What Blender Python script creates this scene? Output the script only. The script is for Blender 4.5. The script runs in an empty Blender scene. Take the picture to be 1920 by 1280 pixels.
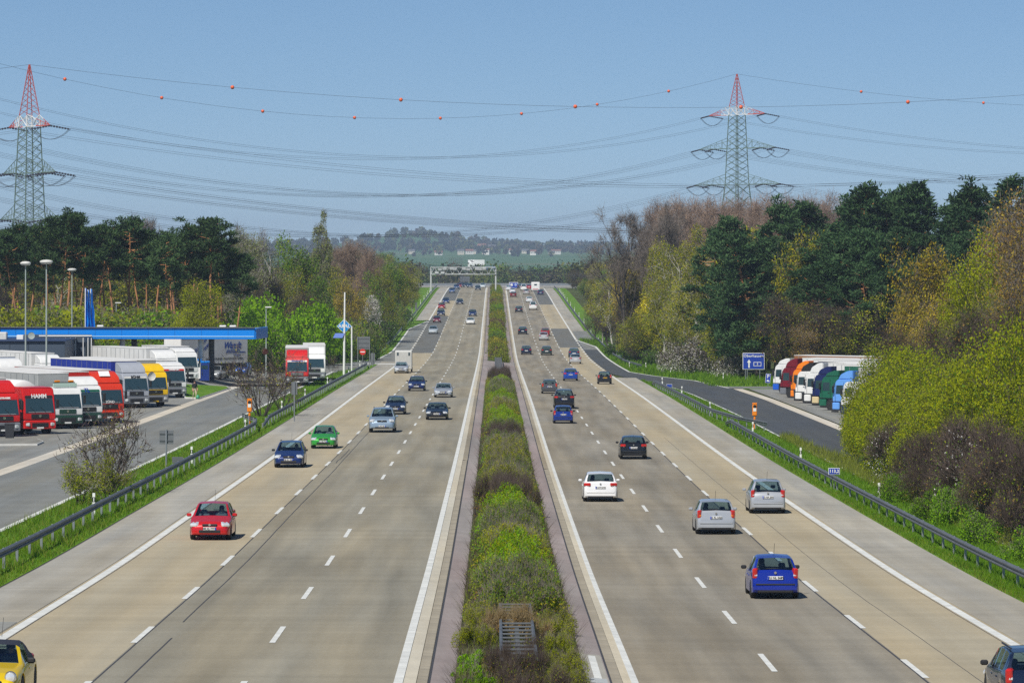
import bpy, bmesh, math, random
import numpy as np
from mathutils import Vector, Matrix

# ------------------------------------------------------------ camera, sky, sun
SC = bpy.context.scene
COL = SC.collection
FPX, XV, YV = 7640.0, 926.0, 480.0      # focal length and vanishing point in photo pixels (1920 wide)
ZC = 16.0                               # camera height
cam = bpy.data.cameras.new("camera")
cam.sensor_width = 36.0
cam.lens = 36.0 * FPX / 1920.0
cam.shift_x = (960 - XV) / 1920.0
cam.shift_y = -(640 - YV) / 1920.0
cam.clip_start, cam.clip_end = 1.0, 60000.0
camo = bpy.data.objects.new("camera", cam)
COL.objects.link(camo)
camo.location = (0, 0, ZC)
camo.rotation_euler = (math.radians(90), 0, 0)
SC.camera = camo

SUN_EL, SUN_H = math.radians(50), Vector((-0.48, -0.88)).normalized()
world = bpy.data.worlds.new("World")
SC.world = world
world.use_nodes = True
nt = world.node_tree
for n in list(nt.nodes):
    nt.nodes.remove(n)
sky = nt.nodes.new("ShaderNodeTexSky")
sky.sky_type = 'NISHITA'
sky.sun_disc = False
sky.sun_elevation = SUN_EL
sky.sun_rotation = math.atan2(SUN_H.x, SUN_H.y)
sky.air_density, sky.dust_density, sky.ozone_density, sky.altitude = 0.46, 0.0, 8.0, 0
hsv = nt.nodes.new("ShaderNodeHueSaturation")
hsv.inputs['Hue'].default_value = 0.497
hsv.inputs['Saturation'].default_value = 1.1
hsv.inputs['Value'].default_value = 1.0
bg = nt.nodes.new("ShaderNodeBackground")
bg.inputs[1].default_value = 0.142
wo = nt.nodes.new("ShaderNodeOutputWorld")
gam = nt.nodes.new("ShaderNodeGamma")
gam.inputs[1].default_value = 0.72
nt.links.new(sky.outputs[0], gam.inputs[0])
nt.links.new(gam.outputs[0], hsv.inputs['Color'])
nt.links.new(hsv.outputs[0], bg.inputs[0])
nt.links.new(bg.outputs[0], wo.inputs[0])

sl = bpy.data.lights.new("sun", 'SUN')
sl.energy, sl.angle, sl.color = 5.0, math.radians(0.53), (1.0, 0.955, 0.88)
so = bpy.data.objects.new("sun", sl)
COL.objects.link(so)
sdir = Vector((SUN_H.x * math.cos(SUN_EL), SUN_H.y * math.cos(SUN_EL), math.sin(SUN_EL)))
so.rotation_euler = (-sdir).to_track_quat('-Z', 'Y').to_euler()
so.location = (-60, -60, 120)

SC.view_settings.view_transform = 'Standard'
SC.view_settings.look = 'None'
SC.view_settings.exposure = 0.0
SC.view_settings.gamma = 1.0
SC.view_settings.use_curve_mapping = False
SC.render.engine = 'CYCLES'
cy = SC.cycles
cy.max_bounces, cy.diffuse_bounces, cy.glossy_bounces = 6, 2, 3
cy.transmission_bounces, cy.transparent_max_bounces, cy.volume_bounces = 3, 10, 0
cy.caustics_reflective = cy.caustics_refractive = False
cy.sample_clamp_indirect = 3.0
cy.sample_clamp_direct = 12.0
cy.use_denoising = False
try:
    cy.denoiser = 'OPENIMAGEDENOISE'
    cy.denoising_input_passes = 'RGB_ALBEDO_NORMAL'
    cy.denoising_prefilter = 'ACCURATE'
except Exception:
    pass

RNG = random.Random(7)
NP = np.random.default_rng(11)

# ------------------------------------------------------------ the lie of the land
def pchip(xs, ys):
    xs, ys = np.array(xs, float), np.array(ys, float)
    h = np.diff(xs); d = np.diff(ys) / h
    m = np.zeros_like(ys)
    m[0], m[-1] = d[0], d[-1]
    for i in range(1, len(xs) - 1):
        if d[i-1] * d[i] > 0:
            w1, w2 = 2*h[i] + h[i-1], h[i] + 2*h[i-1]
            m[i] = (w1 + w2) / (w1 / d[i-1] + w2 / d[i])
    def f(x):
        x = np.clip(np.asarray(x, float), xs[0], xs[-1])
        k = np.clip(np.searchsorted(xs, x) - 1, 0, len(xs) - 2)
        t = (x - xs[k]) / h[k]
        return ((2*t**3 - 3*t**2 + 1) * ys[k] + (t**3 - 2*t**2 + t) * h[k] * m[k]
                + (-2*t**3 + 3*t**2) * ys[k+1] + (t**3 - t**2) * h[k] * m[k+1])
    return f

# metres below the camera, against distance, for the left carriageway and how much lower the right one lies
HL = pchip([40, 113, 150, 180, 246, 352, 417, 538, 600, 645, 700, 845, 1000, 1165, 1230, 1400, 1700, 2300, 3200, 4600, 6000, 7200, 9600],
           [9.2, 10.5, 11.15, 11.5, 12.25, 13.2, 13.75, 14.85, 15.3, 15.45, 15.1, 13.45, 11.75, 9.95, 9.55, 11.5, 17, 19.5, 15, 6.5, -6, -14, -17])
DR = pchip([40, 113, 180, 250, 400, 566, 660, 815, 1154, 1400], [.5, .6, .7, .65, .5, .6, .65, .7, .3, 0])
MEDL, MEDR = -2.25, 3.75

def sstep(x, a, b):
    t = np.clip((np.asarray(x, float) - a) / (b - a), 0, 1)
    return t * t * (3 - 2 * t)

def hgt(x, y):
    x, y = np.asarray(x, float), np.asarray(y, float)
    t = np.clip((x - MEDL) / (MEDR - MEDL), 0, 1)
    z = ZC - HL(y) - DR(y) * t
    z = z + 5.0 * sstep(x, 38, 110) * sstep(y, 330, 560) * (1 - sstep(y, 1150, 1500))
    z = z + 1.6 * sstep(-x, 20, 34) * sstep(y, 610, 720) * (1 - sstep(y, 1100, 1300))
    z = z + 1.0 * sstep(-x, 27.5, 33) * sstep(y, 395, 425) * (1 - sstep(y, 520, 600))
    # far hills
    far = sstep(y, 5600, 7300)
    z = z + far * (24 * np.exp(-((x + 125) / 95.0)**2) + 7 * np.exp(-((x + 260) / 150.0)**2) + 3 * np.exp(-((x - 40) / 170.0)**2))
    return z

def H1(x, y):
    return float(hgt(x, y))

_GY = np.concatenate([np.arange(70, 700, 0.5), np.arange(700, 1240, 1.0)])
def G(px, py, dz=0.0):
    """where the ray through photo pixel (px, py) meets the ground"""
    xs = (px - XV) / FPX * _GY
    ray = ZC - (py - YV) / FPX * _GY
    g = hgt(xs, _GY) + dz
    idx = np.nonzero(ray <= g)[0]
    k = int(idx[0]) if len(idx) else len(_GY) - 1
    if k > 0:
        a, b = ray[k-1] - g[k-1], ray[k] - g[k]
        t = a / (a - b) if a != b else 0
        y = _GY[k-1] + t * (_GY[k] - _GY[k-1])
    else:
        y = _GY[0]
    x = (px - XV) / FPX * y
    return Vector((x, y, H1(x, y)))

def at(px, py, Y):
    """the point that photo pixel shows at distance Y"""
    return Vector(((px - XV) / FPX * Y, Y, ZC - (py - YV) / FPX * Y))

# ------------------------------------------------------------ object helpers
def new_obj(name, me, parent=None):
    o = bpy.data.objects.new(name, me)
    COL.objects.link(o)
    if parent is not None:
        o.parent = parent
    return o

def thing(name, label, cat, loc=(0, 0, 0), rz=0.0, group=None, rx=0.0):
    o = new_obj(name, None)
    o.empty_display_size = 0.3
    o.location = loc
    o.rotation_euler = (rx, 0, rz)
    tag(o, label, cat, group)
    return o

def tag(o, label=None, cat=None, group=None, kind=None):
    if label: o["label"] = label
    if cat: o["category"] = cat
    if group: o["group"] = group
    if kind: o["kind"] = kind
    return o

def np_mesh(name, V, F, mats, mi=None, smooth=False):
    """mesh from numpy arrays: F is (n,4) or (n,3) or a list of those"""
    me = bpy.data.meshes.new(name)
    V = np.asarray(V, np.float32)
    Fs = F if isinstance(F, list) else [F]
    loops = np.concatenate([np.asarray(f, np.int32).ravel() for f in Fs])
    tot = np.concatenate([np.full(len(f), np.asarray(f).shape[1], np.int32) for f in Fs])
    st = np.concatenate([[0], np.cumsum(tot)[:-1]]).astype(np.int32)
    me.vertices.add(len(V)); me.vertices.foreach_set("co", V.ravel())
    me.loops.add(len(loops)); me.loops.foreach_set("vertex_index", loops)
    me.polygons.add(len(tot)); me.polygons.foreach_set("loop_start", st); me.polygons.foreach_set("loop_total", tot)
    for m in (mats if isinstance(mats, (list, tuple)) else [mats]):
        me.materials.append(m)
    if mi is not None:
        me.polygons.foreach_set("material_index", np.asarray(mi, np.int32))
    if smooth:
        me.polygons.foreach_set("use_smooth", np.ones(len(tot), bool))
    me.update(calc_edges=True)
    return me

def sharp(me, ang=35):
    me.polygons.foreach_set("use_smooth", np.ones(len(me.polygons), bool))
    try:
        me.set_sharp_from_angle(angle=math.radians(ang))
    except Exception:
        pass

class MB:
    """collects simple solids and links them as ONE mesh object"""
    def __init__(s):
        s.v, s.f, s.n = [], [], 0
    def add(s, v, f):
        s.v.extend(v); s.f.extend([tuple(i + s.n for i in q) for q in f]); s.n += len(v)
        return s
    def box(s, c, d, M=None, bev=0.0):
        x, y, z = d[0] / 2, d[1] / 2, d[2] / 2
        if bev > 0:
            b = min(bev, x * .95, y * .95, z * .95)
            bm = bmesh.new()
            bmesh.ops.create_cube(bm, size=1.0)
            bmesh.ops.scale(bm, vec=(2*x, 2*y, 2*z), verts=bm.verts)
            bmesh.ops.bevel(bm, geom=bm.edges[:] , offset=b, segments=1, affect='EDGES')
            bm.verts.index_update()
            pts = [v.co.copy() for v in bm.verts]
            fs = [[v.index for v in f.verts] for f in bm.faces]
            bm.free()
        else:
            pts = [Vector(p) for p in ((-x,-y,-z),(x,-y,-z),(x,y,-z),(-x,y,-z),(-x,-y,z),(x,-y,z),(x,y,z),(-x,y,z))]
            fs = [(0,3,2,1),(4,5,6,7),(0,1,5,4),(1,2,6,5),(2,3,7,6),(3,0,4,7)]
        if M is not None:
            pts = [M @ p for p in pts]
        c = Vector(c)
        return s.add([tuple(p + c) for p in pts], fs)
    def bar(s, a, b, r, k=6, r2=None, cap=True):
        a, b = Vector(a), Vector(b)
        d = (b - a).normalized()
        u = d.orthogonal().normalized(); w = d.cross(u)
        r2 = r if r2 is None else r2
        v = []
        for p, rr in ((a, r), (b, r2)):
            for i in range(k):
                t = 2 * math.pi * i / k
                v.append(tuple(p + (u * math.cos(t) + w * math.sin(t)) * rr))
        f = [(i, (i+1) % k, k + (i+1) % k, k + i) for i in range(k)]
        if cap:
            f += [tuple(range(k-1, -1, -1)), tuple(range(k, 2*k))]
        return s.add(v, f)
    def lathe(s, c, prof, k=12, axis='Z'):
        c = Vector(c); v = []; f = []
        for (r, h) in prof:
            for i in range(k):
                t = 2 * math.pi * i / k
                p = (r*math.cos(t), r*math.sin(t), h)
                if axis == 'X': p = (p[2], p[0], p[1])
                elif axis == 'Y': p = (p[0], p[2], p[1])
                v.append(tuple(c + Vector(p)))
        n = len(prof)
        for j in range(n-1):
            for i in range(k):
                f.append((j*k+i, j*k+(i+1) % k, (j+1)*k+(i+1) % k, (j+1)*k+i))
        f += [tuple(range(k-1, -1, -1)), tuple(range((n-1)*k, n*k))]
        return s.add(v, f)
    def prism(s, poly, axis, a, b, bev=0):
        """polygon in the plane across axis, between a and b; 'X': (y,z) 'Y': (x,z) 'Z': (x,y)"""
        n = len(poly); v = []
        for h in (a, b):
            for (p, q) in poly:
                v.append({'X': (h, p, q), 'Y': (p, h, q), 'Z': (p, q, h)}[axis])
        f = [tuple(range(n-1, -1, -1)), tuple(range(n, 2*n))] + [(i, (i+1) % n, n+(i+1) % n, n+i) for i in range(n)]
        if bev:
            bm = bmesh.new()
            bv = [bm.verts.new(p) for p in v]
            for q in f: bm.faces.new([bv[i] for i in q])
            bmesh.ops.recalc_face_normals(bm, faces=bm.faces)
            bmesh.ops.bevel(bm, geom=bm.edges[:], offset=bev, segments=2, affect='EDGES', clamp_overlap=True)
            bm.verts.index_update()
            v = [tuple(x.co) for x in bm.verts]; f = [[x.index for x in q.verts] for q in bm.faces]
            bm.free()
        return s.add(v, f)
    def mesh(s, name, mats, smooth=True):
        me = bpy.data.meshes.new(name)
        me.from_pydata(s.v, [], s.f)
        for m in (mats if isinstance(mats, (list, tuple)) else [mats]):
            me.materials.append(m)
        bm = bmesh.new(); bm.from_mesh(me)
        bmesh.ops.recalc_face_normals(bm, faces=bm.faces)
        bm.to_mesh(me); bm.free()
        if smooth: sharp(me)
        return me
    def build(s, name, mats, parent=None, smooth=True):
        return new_obj(name, s.mesh(name, mats, smooth), parent)

def copy_tree(o, parent=None):
    c = o.copy()
    COL.objects.link(c)
    c.parent = parent
    for ch in list(o.children):
        copy_tree(ch, c)
    return c

def text_mesh(txt, size, mat, shear=0.0, bold=0.0, space=1.0):
    cu = bpy.data.curves.new("lettering", 'FONT')
    cu.body = txt; cu.size = size; cu.align_x = 'CENTER'; cu.align_y = 'CENTER'
    cu.shear = shear; cu.offset = bold; cu.space_character = space; cu.resolution_u = 2
    cu.extrude = 0.004
    o = bpy.data.objects.new("lettering_source", cu)
    COL.objects.link(o)
    dg = bpy.context.evaluated_depsgraph_get()
    me = bpy.data.meshes.new_from_object(o.evaluated_get(dg))
    bpy.data.objects.remove(o); bpy.data.curves.remove(cu)
    me.name = "lettering"
    me.materials.clear(); me.materials.append(mat)
    return me

def text(txt, size, mat, parent, loc, rot, name="lettering", **k):
    """upright lettering: rot about z; text faces -Y of its own frame turned by rot"""
    o = new_obj(name, text_mesh(txt, size, mat, **k), parent)
    o.location = loc
    o.rotation_euler = (math.radians(90), 0, rot)
    return o

# ------------------------------------------------------------ materials
def srgb(r, g, b):
    f = lambda c: (c/255)/12.92 if c/255 <= .04045 else (((c/255)+.055)/1.055)**2.4
    return (f(r), f(g), f(b))

def mat(name, rgb, rough=.6, metal=0.0, spec=.5, coat=0.0, var=0.0, scale=3.0, bump=0.0, bscale=40., objvar=0.0, emit=None):
    m = bpy.data.materials.new(name)
    m.use_nodes = True
    t = m.node_tree; b = t.nodes["Principled BSDF"]
    b.inputs["Base Color"].default_value = (*rgb, 1)
    b.inputs["Roughness"].default_value = rough
    b.inputs["Metallic"].default_value = metal
    b.inputs["Specular IOR Level"].default_value = spec
    if coat:
        b.inputs["Coat Weight"].default_value = coat
        b.inputs["Coat Roughness"].default_value = .06
    src = None
    if var or bump:
        tc = t.nodes.new("ShaderNodeTexCoord")
    if var:
        nz = t.nodes.new("ShaderNodeTexNoise")
        nz.inputs["Scale"].default_value = scale; nz.inputs["Detail"].default_value = 5
        t.links.new(tc.outputs["Object"], nz.inputs["Vector"])
        mr = t.nodes.new("ShaderNodeMapRange")
        mr.inputs[1].default_value, mr.inputs[2].default_value = .3, .7
        mr.inputs[3].default_value, mr.inputs[4].default_value = 1 - var, 1 + var
        t.links.new(nz.outputs[0], mr.inputs[0])
        mx = t.nodes.new("ShaderNodeVectorMath"); mx.operation = 'SCALE'
        mx.inputs[0].default_value = rgb
        t.links.new(mr.outputs[0], mx.inputs["Scale"])
        src = mx.outputs[0]
    if objvar:
        oi = t.nodes.new("ShaderNodeObjectInfo")
        mr = t.nodes.new("ShaderNodeMapRange")
        mr.inputs[3].default_value, mr.inputs[4].default_value = 1 - objvar, 1 + objvar
        t.links.new(oi.outputs["Random"], mr.inputs[0])
        mx = t.nodes.new("ShaderNodeVectorMath"); mx.operation = 'SCALE'
        if src: t.links.new(src, mx.inputs[0])
        else: mx.inputs[0].default_value = rgb
        t.links.new(mr.outputs[0], mx.inputs["Scale"])
        src = mx.outputs[0]
    if src: t.links.new(src, b.inputs["Base Color"])
    if bump:
        nb = t.nodes.new("ShaderNodeTexNoise"); nb.inputs["Scale"].default_value = bscale; nb.inputs["Detail"].default_value = 4
        t.links.new(tc.outputs["Object"], nb.inputs["Vector"])
        bp = t.nodes.new("ShaderNodeBump"); bp.inputs["Strength"].default_value = bump
        t.links.new(nb.outputs[0], bp.inputs["Height"]); t.links.new(bp.outputs[0], b.inputs["Normal"])
    return m

def paint(name, rgb, metal=0.0, rough=.28):
    return mat(name, rgb, rough=rough, metal=metal, coat=.7, var=.03, scale=2)

def glass_mat(name, tint=(.10, .14, .15), rough=.03):
    m = bpy.data.materials.new(name); m.use_nodes = True
    t = m.node_tree; t.nodes.remove(t.nodes["Principled BSDF"])
    o = t.nodes["Material Output"]
    tr = t.nodes.new("ShaderNodeBsdfTransparent"); tr.inputs[0].default_value = (*tint, 1)
    gl = t.nodes.new("ShaderNodeBsdfGlossy"); gl.inputs["Roughness"].default_value = rough
    gl.inputs["Color"].default_value = (.8, .9, 1, 1)
    lw = t.nodes.new("ShaderNodeLayerWeight"); lw.inputs[0].default_value = .5
    pw = t.nodes.new("ShaderNodeMath"); pw.operation = 'POWER'; pw.inputs[1].default_value = 3.0
    t.links.new(lw.outputs["Facing"], pw.inputs[0])
    fr = t.nodes.new("ShaderNodeMath"); fr.operation = 'MULTIPLY_ADD'; fr.inputs[1].default_value = .75; fr.inputs[2].default_value = .09
    t.links.new(pw.outputs[0], fr.inputs[0])
    mx = t.nodes.new("ShaderNodeMixShader")
    t.links.new(fr.outputs[0], mx.inputs[0]); t.links.new(tr.outputs[0], mx.inputs[1]); t.links.new(gl.outputs[0], mx.inputs[2])
    t.links.new(mx.outputs[0], o.inputs[0])
    return m

def leaf_mat(name, c1, c2, transl=.35, objvar=.18):
    """foliage whose colour changes from leaf to leaf and from plant to plant"""
    m = bpy.data.materials.new(name); m.use_nodes = True
    t = m.node_tree; t.nodes.remove(t.nodes["Principled BSDF"])
    o = t.nodes["Material Output"]
    ge = t.nodes.new("ShaderNodeNewGeometry")
    mx = t.nodes.new("ShaderNodeMix"); mx.data_type = 'RGBA'
    mx.inputs["A"].default_value = (*c1, 1); mx.inputs["B"].default_value = (*c2, 1)
    t.links.new(ge.outputs["Random Per Island"], mx.inputs["Factor"])
    oi = t.nodes.new("ShaderNodeObjectInfo")
    mr = t.nodes.new("ShaderNodeMapRange"); mr.inputs[3].default_value, mr.inputs[4].default_value = 1 - objvar, 1 + objvar
    t.links.new(oi.outputs["Random"], mr.inputs[0])
    hs = t.nodes.new("ShaderNodeHueSaturation")
    t.links.new(mr.outputs[0], hs.inputs["Value"]); t.links.new(mx.outputs["Result"], hs.inputs["Color"])
    df = t.nodes.new("ShaderNodeBsdfDiffuse"); tl = t.nodes.new("ShaderNodeBsdfTranslucent")
    t.links.new(hs.outputs[0], df.inputs[0]); t.links.new(hs.outputs[0], tl.inputs[0])
    ms = t.nodes.new("ShaderNodeMixShader"); ms.inputs[0].default_value = transl
    t.links.new(df.outputs[0], ms.inputs[1]); t.links.new(tl.outputs[0], ms.inputs[2])
    t.links.new(ms.outputs[0], o.inputs[0])
    return m

M = {}
M['white'] = mat('white_coat', (.78, .78, .76), .45, var=.05, scale=4)
M['dirtywhite'] = mat('weathered_white', (.62, .61, .57), .6, var=.12, scale=2)
M['linepaint'] = mat('line_paint', (.68, .68, .63), .55, var=.14, scale=1.3)
M['black'] = mat('black_plastic', (.018, .018, .02), .5)
M['rubber'] = mat('tyre_rubber', (.02, .02, .021), .8, var=.2, scale=6)
M['rim'] = mat('wheel_metal', (.45, .46, .48), .35, metal=.7)
M['steel'] = mat('galvanised_steel', (.33, .35, .37), .48, metal=.6, var=.12, scale=2)
M['steeldark'] = mat('weathered_shaded_rail_steel', (.13, .14, .15), .55, metal=.3, var=.2, scale=1.5)  # weathered steel, with the shade on the guard rails put into its dark colour
M['polegrey'] = mat('grey_green_pole_paint', (.33, .38, .36), .5)
M['red'] = mat('signal_red', (.62, .03, .02), .4)
M['orange'] = mat('phone_orange', (.85, .24, .005), .45)
M['signblue'] = mat('sign_blue', (.010, .045, .36), .45)
M['aralblue'] = mat('station_blue', (.0, .22, .74), .4)
M['glass'] = glass_mat('car_glass', (.54, .68, .72))
M['glasstruck'] = glass_mat('cab_glass', (.30, .40, .44))
M['seat'] = mat('seat_fabric', (.17, .175, .18), .85)
M['lamp'] = mat('headlight_lens', (.75, .78, .8), .08, metal=.35, coat=.8)
M['tail'] = mat('tail_light_lens', (.50, .012, .01), .15, coat=.8)
M['amber'] = mat('amber_lens', (.8, .25, .01), .2, coat=.6)
M['plate'] = mat('plate_white', (.74, .74, .72), .4)
M['plateyellow'] = mat('plate_yellow', (.75, .45, .01), .4)
M['euband'] = mat('plate_blue_band', (.01, .06, .5), .4)
M['ink'] = mat('black_ink', (.015, .015, .015), .5)
M['chrome'] = mat('chrome', (.7, .72, .74), .12, metal=1)
M['darkglass'] = mat('dark_glass', (.025, .055, .07), .05, coat=.5)
# ------------------------------------------------------------ ground and road surfaces
def nodes_mat(name):
    m = bpy.data.materials.new(name); m.use_nodes = True
    return m, m.node_tree, m.node_tree.nodes["Principled BSDF"]

def road_mat(name, rgb, dark=.82, track=None, grain=.10, stain=.16, warm=(1.06, 1.0, .9), rough=.85):
    """worn paving: fine grain, long stains along the road, polished wheel tracks at the given X positions"""
    m, t, b = nodes_mat(name)
    L = t.links.new
    geo = t.nodes.new("ShaderNodeNewGeometry")
    def noise(scale, vec, det=4):
        n = t.nodes.new("ShaderNodeTexNoise"); n.inputs["Scale"].default_value = scale; n.inputs["Detail"].default_value = det
        L(vec, n.inputs["Vector"]); return n.outputs[0]
    def rng(v, a, b2, c, d):
        r = t.nodes.new("ShaderNodeMapRange"); L(v, r.inputs[0])
        for i, q in enumerate((a, b2, c, d)): r.inputs[i+1].default_value = q
        return r.outputs[0]
    mp = t.nodes.new("ShaderNodeMapping"); mp.inputs["Scale"].default_value = (1.0, .045, 1.0); L(geo.outputs["Position"], mp.inputs[0])
    mp2 = t.nodes.new("ShaderNodeMapping"); mp2.inputs["Scale"].default_value = (.25, .05, .25); L(geo.outputs["Position"], mp2.inputs[0])
    mul = lambda a, c: (lambda n: (L(a, n.inputs[0]), L(c, n.inputs[1]), n.outputs[0])[2])(_math(t, 'MULTIPLY'))
    v = rng(noise(1.0, mp.outputs[0], 6), .3, .7, 1 - stain, 1 + stain)
    v = mul(v, rng(noise(1.0, mp2.outputs[0], 3), .3, .7, 1 - stain * .8, 1 + stain * .6))
    v = mul(v, rng(noise(9.0, geo.outputs["Position"], 6), .25, .75, 1 - grain, 1 + grain))
    # cross joints and mends every so often
    mp3 = t.nodes.new("ShaderNodeMapping"); mp3.inputs["Scale"].default_value = (.02, .6, .02); L(geo.outputs["Position"], mp3.inputs[0])
    v = mul(v, rng(noise(1.0, mp3.outputs[0], 5), .35, .7, 1.05, .92))
    if track:
        sx = t.nodes.new("ShaderNodeSeparateXYZ"); L(geo.outputs["Position"], sx.inputs[0])
        for x0, w, a in track:
            d = _math(t, 'SUBTRACT', b=x0); L(sx.outputs[0], d.inputs[0])
            ab = _math(t, 'ABSOLUTE'); L(d.outputs[0], ab.inputs[0])
            r = t.nodes.new("ShaderNodeMapRange"); r.interpolation_type = 'SMOOTHSTEP'
            L(ab.outputs[0], r.inputs[0])
            r.inputs[1].default_value, r.inputs[2].default_value, r.inputs[3].default_value, r.inputs[4].default_value = 0, w, a, 1.0
            v = mul(v, r.outputs[0])
    mx = t.nodes.new("ShaderNodeMix"); mx.data_type = 'RGBA'
    mx.inputs["A"].default_value = (*rgb, 1)
    mx.inputs["B"].default_value = (rgb[0]*warm[0], rgb[1]*warm[1], rgb[2]*warm[2], 1)
    mp4 = t.nodes.new("ShaderNodeMapping"); mp4.inputs["Scale"].default_value = (.5, .03, .5); mp4.inputs["Location"].default_value = (7, 3, 0)
    L(geo.outputs["Position"], mp4.inputs[0])
    L(rng(noise(1.0, mp4.outputs[0], 4), .35, .65, 0, 1), mx.inputs["Factor"])
    sc = t.nodes.new("ShaderNodeVectorMath"); sc.operation = 'SCALE'
    L(mx.outputs["Result"], sc.inputs[0]); L(v, sc.inputs["Scale"]); L(sc.outputs[0], b.inputs["Base Color"])
    b.inputs["Roughness"].default_value = rough
    b.inputs["Specular IOR Level"].default_value = .25
    return m

def _math(t, op, b=None):
    n = t.nodes.new("ShaderNodeMath"); n.operation = op
    if b is not None: n.inputs[1].default_value = b
    return n

def ground_mat(name, cols, sc1=.02, sc2=.9):
    m, t, b = nodes_mat(name)
    L = t.links.new
    geo = t.nodes.new("ShaderNodeNewGeometry")
    n1 = t.nodes.new("ShaderNodeTexNoise"); n1.inputs["Scale"].default_value = sc1; n1.inputs["Detail"].default_value = 6
    n2 = t.nodes.new("ShaderNodeTexNoise"); n2.inputs["Scale"].default_value = sc2; n2.inputs["Detail"].default_value = 6
    L(geo.outputs["Position"], n1.inputs[0]); L(geo.outputs["Position"], n2.inputs[0])
    cr = t.nodes.new("ShaderNodeValToRGB")
    el = cr.color_ramp.elements
    while len(el) < len(cols): el.new(.5)
    for i, c in enumerate(cols):
        el[i].position = .33 + .34 * i / (len(cols) - 1); el[i].color = (*c, 1)
    ad = _math(t, 'ADD'); L(n1.outputs[0], ad.inputs[0]); L(n2.outputs[0], ad.inputs[1])
    hf = _math(t, 'MULTIPLY', .5); L(ad.outputs[0], hf.inputs[0]); L(hf.outputs[0], cr.inputs[0])
    L(cr.outputs[0], b.inputs["Base Color"]); b.inputs["Roughness"].default_value = 1; b.inputs["Specular IOR Level"].default_value = .1
    return m

def ribbon(name, e0, e1, y0, y1, dz, m, step=6.0, nx=1, parent=None, kind='structure', wob=0):
    """surface between two edges x(y); e0, e1 are numbers or lists of (y, x)"""
    fx = lambda e: (lambda y: np.full_like(y, e)) if not isinstance(e, (list, tuple)) else (lambda y: np.interp(y, *zip(*sorted(e))))
    ys = list(np.arange(y0, y1, step)) + [y1]
    for e in (e0, e1):
        if isinstance(e, (list, tuple)): ys += [q[0] for q in e if y0 < q[0] < y1]
    ys = np.array(sorted(set(round(float(y), 3) for y in ys)))
    a, b = fx(e0)(ys), fx(e1)(ys)
    if wob:
        o = np.cumsum(NP.normal(0, wob, len(ys))); o -= np.linspace(o[0], o[-1], len(ys)); a = a + o; b = b + o
    V = []
    for i in range(nx + 1):
        x = a + (b - a) * i / nx
        V.append(np.stack([x, ys, hgt(x, ys) + dz], 1))
    n = len(ys)
    V = np.concatenate(V)
    F = [[i*n+j, (i+1)*n+j, (i+1)*n+j+1, i*n+j+1] for i in range(nx) for j in range(n-1)]
    o = new_obj(name, np_mesh(name, V, np.array(F), m), parent)
    if kind and parent is None: tag(o, kind=kind)
    return o

M['soil'] = ground_mat('woodland_floor', [(.035, .028, .016), (.055, .06, .02), (.075, .10, .026), (.10, .12, .04)], .05, .7)
M['field'] = ground_mat('spring_fields', [(.035, .085, .03), (.05, .12, .04), (.075, .14, .05), (.13, .13, .075)], .0022, .004)
M['turf'] = ground_mat('verge_turf', [(.06, .13, .012), (.085, .19, .014), (.12, .22, .02), (.17, .20, .05)], .25, 2.2)
M['mediansoil'] = ground_mat('median_soil', [(.05, .045, .025), (.075, .085, .03), (.05, .11, .02)], .4, 3)

# ---- the ground sheet, out to the horizon
gx = np.array(sorted(set([-6000, -4500, -3000, -2000, -1400, -1000] + list(range(-800, -150, 25)) + list(range(-150, 151, 5)) + list(range(175, 801, 25))
                         + [1000, 1400, 2000, 3000, 4500, 6000, MEDL, MEDR])), float)
gy = np.array(sorted(set([-500, -200, 0, 40] + list(range(60, 1300, 6)) + list(range(1300, 2000, 30)) + list(range(2000, 6200, 60)) + [6500, 6800, 7100, 7400, 7800, 8300, 9000, 9600])), float)
XX, YY = np.meshgrid(gx, gy, indexing='ij')
ZZ = hgt(XX, YY) - .06 - .3 * ((XX < -29.5) & (XX > -86) & (YY < 505) & (YY > 50)) 
ZZ = np.where(YY > 9000, -8.0, ZZ)
nyg = len(gy)
FF = np.array([[i*nyg+j, (i+1)*nyg+j, (i+1)*nyg+j+1, i*nyg+j+1] for i in range(len(gx)-1) for j in range(nyg-1)])
mi = (gy[(FF[:, 0] % nyg)] > 1900).astype(int)
tag(new_obj("ground", np_mesh("ground", np.stack([XX, YY, ZZ], -1).reshape(-1, 3), FF, [M['soil'], M['field']], mi, smooth=True)), kind='structure')

BEIGE, GREIGE = (.37, .328, .238), (.252, .235, .185)
tk = lambda c: [(c - .85, .55, .93), (c + .85, .55, .92)]
RL1 = road_mat('slow_lane_concrete_left', BEIGE, track=[(-11.6, 1.2, .93)], stain=.08, grain=.07)
RL2 = road_mat('lane_surface_left', GREIGE, track=tk(-7.9) + tk(-4.1), stain=.16)
RR1 = road_mat('slow_lane_concrete_right', BEIGE, track=[(13.2, 1.1, .91)], stain=.08, grain=.07)
RR2 = road_mat('lane_surface_right', (.242, .222, .18), track=tk(5.7) + tk(9.4), stain=.19)
DARK = road_mat('dark_asphalt_mend', (.135, .14, .135), stain=.08)
RAMPL = road_mat('grey_ramp_asphalt', (.185, .195, .19), stain=.12)
RAMPR = road_mat('new_dark_asphalt', (.068, .076, .085), stain=.10, grain=.06)
LOT = road_mat('parking_paving', (.22, .225, .215), stain=.15, grain=.14)
SHOULD = mat('joint_filler', (.10, .095, .085), .9)
SLABM = road_mat('shoulder_concrete', (.33, .32, .285), stain=.14, grain=.08)
PALE = road_mat('pale_concrete_strip', (.52, .49, .43), stain=.10, grain=.08)
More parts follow.
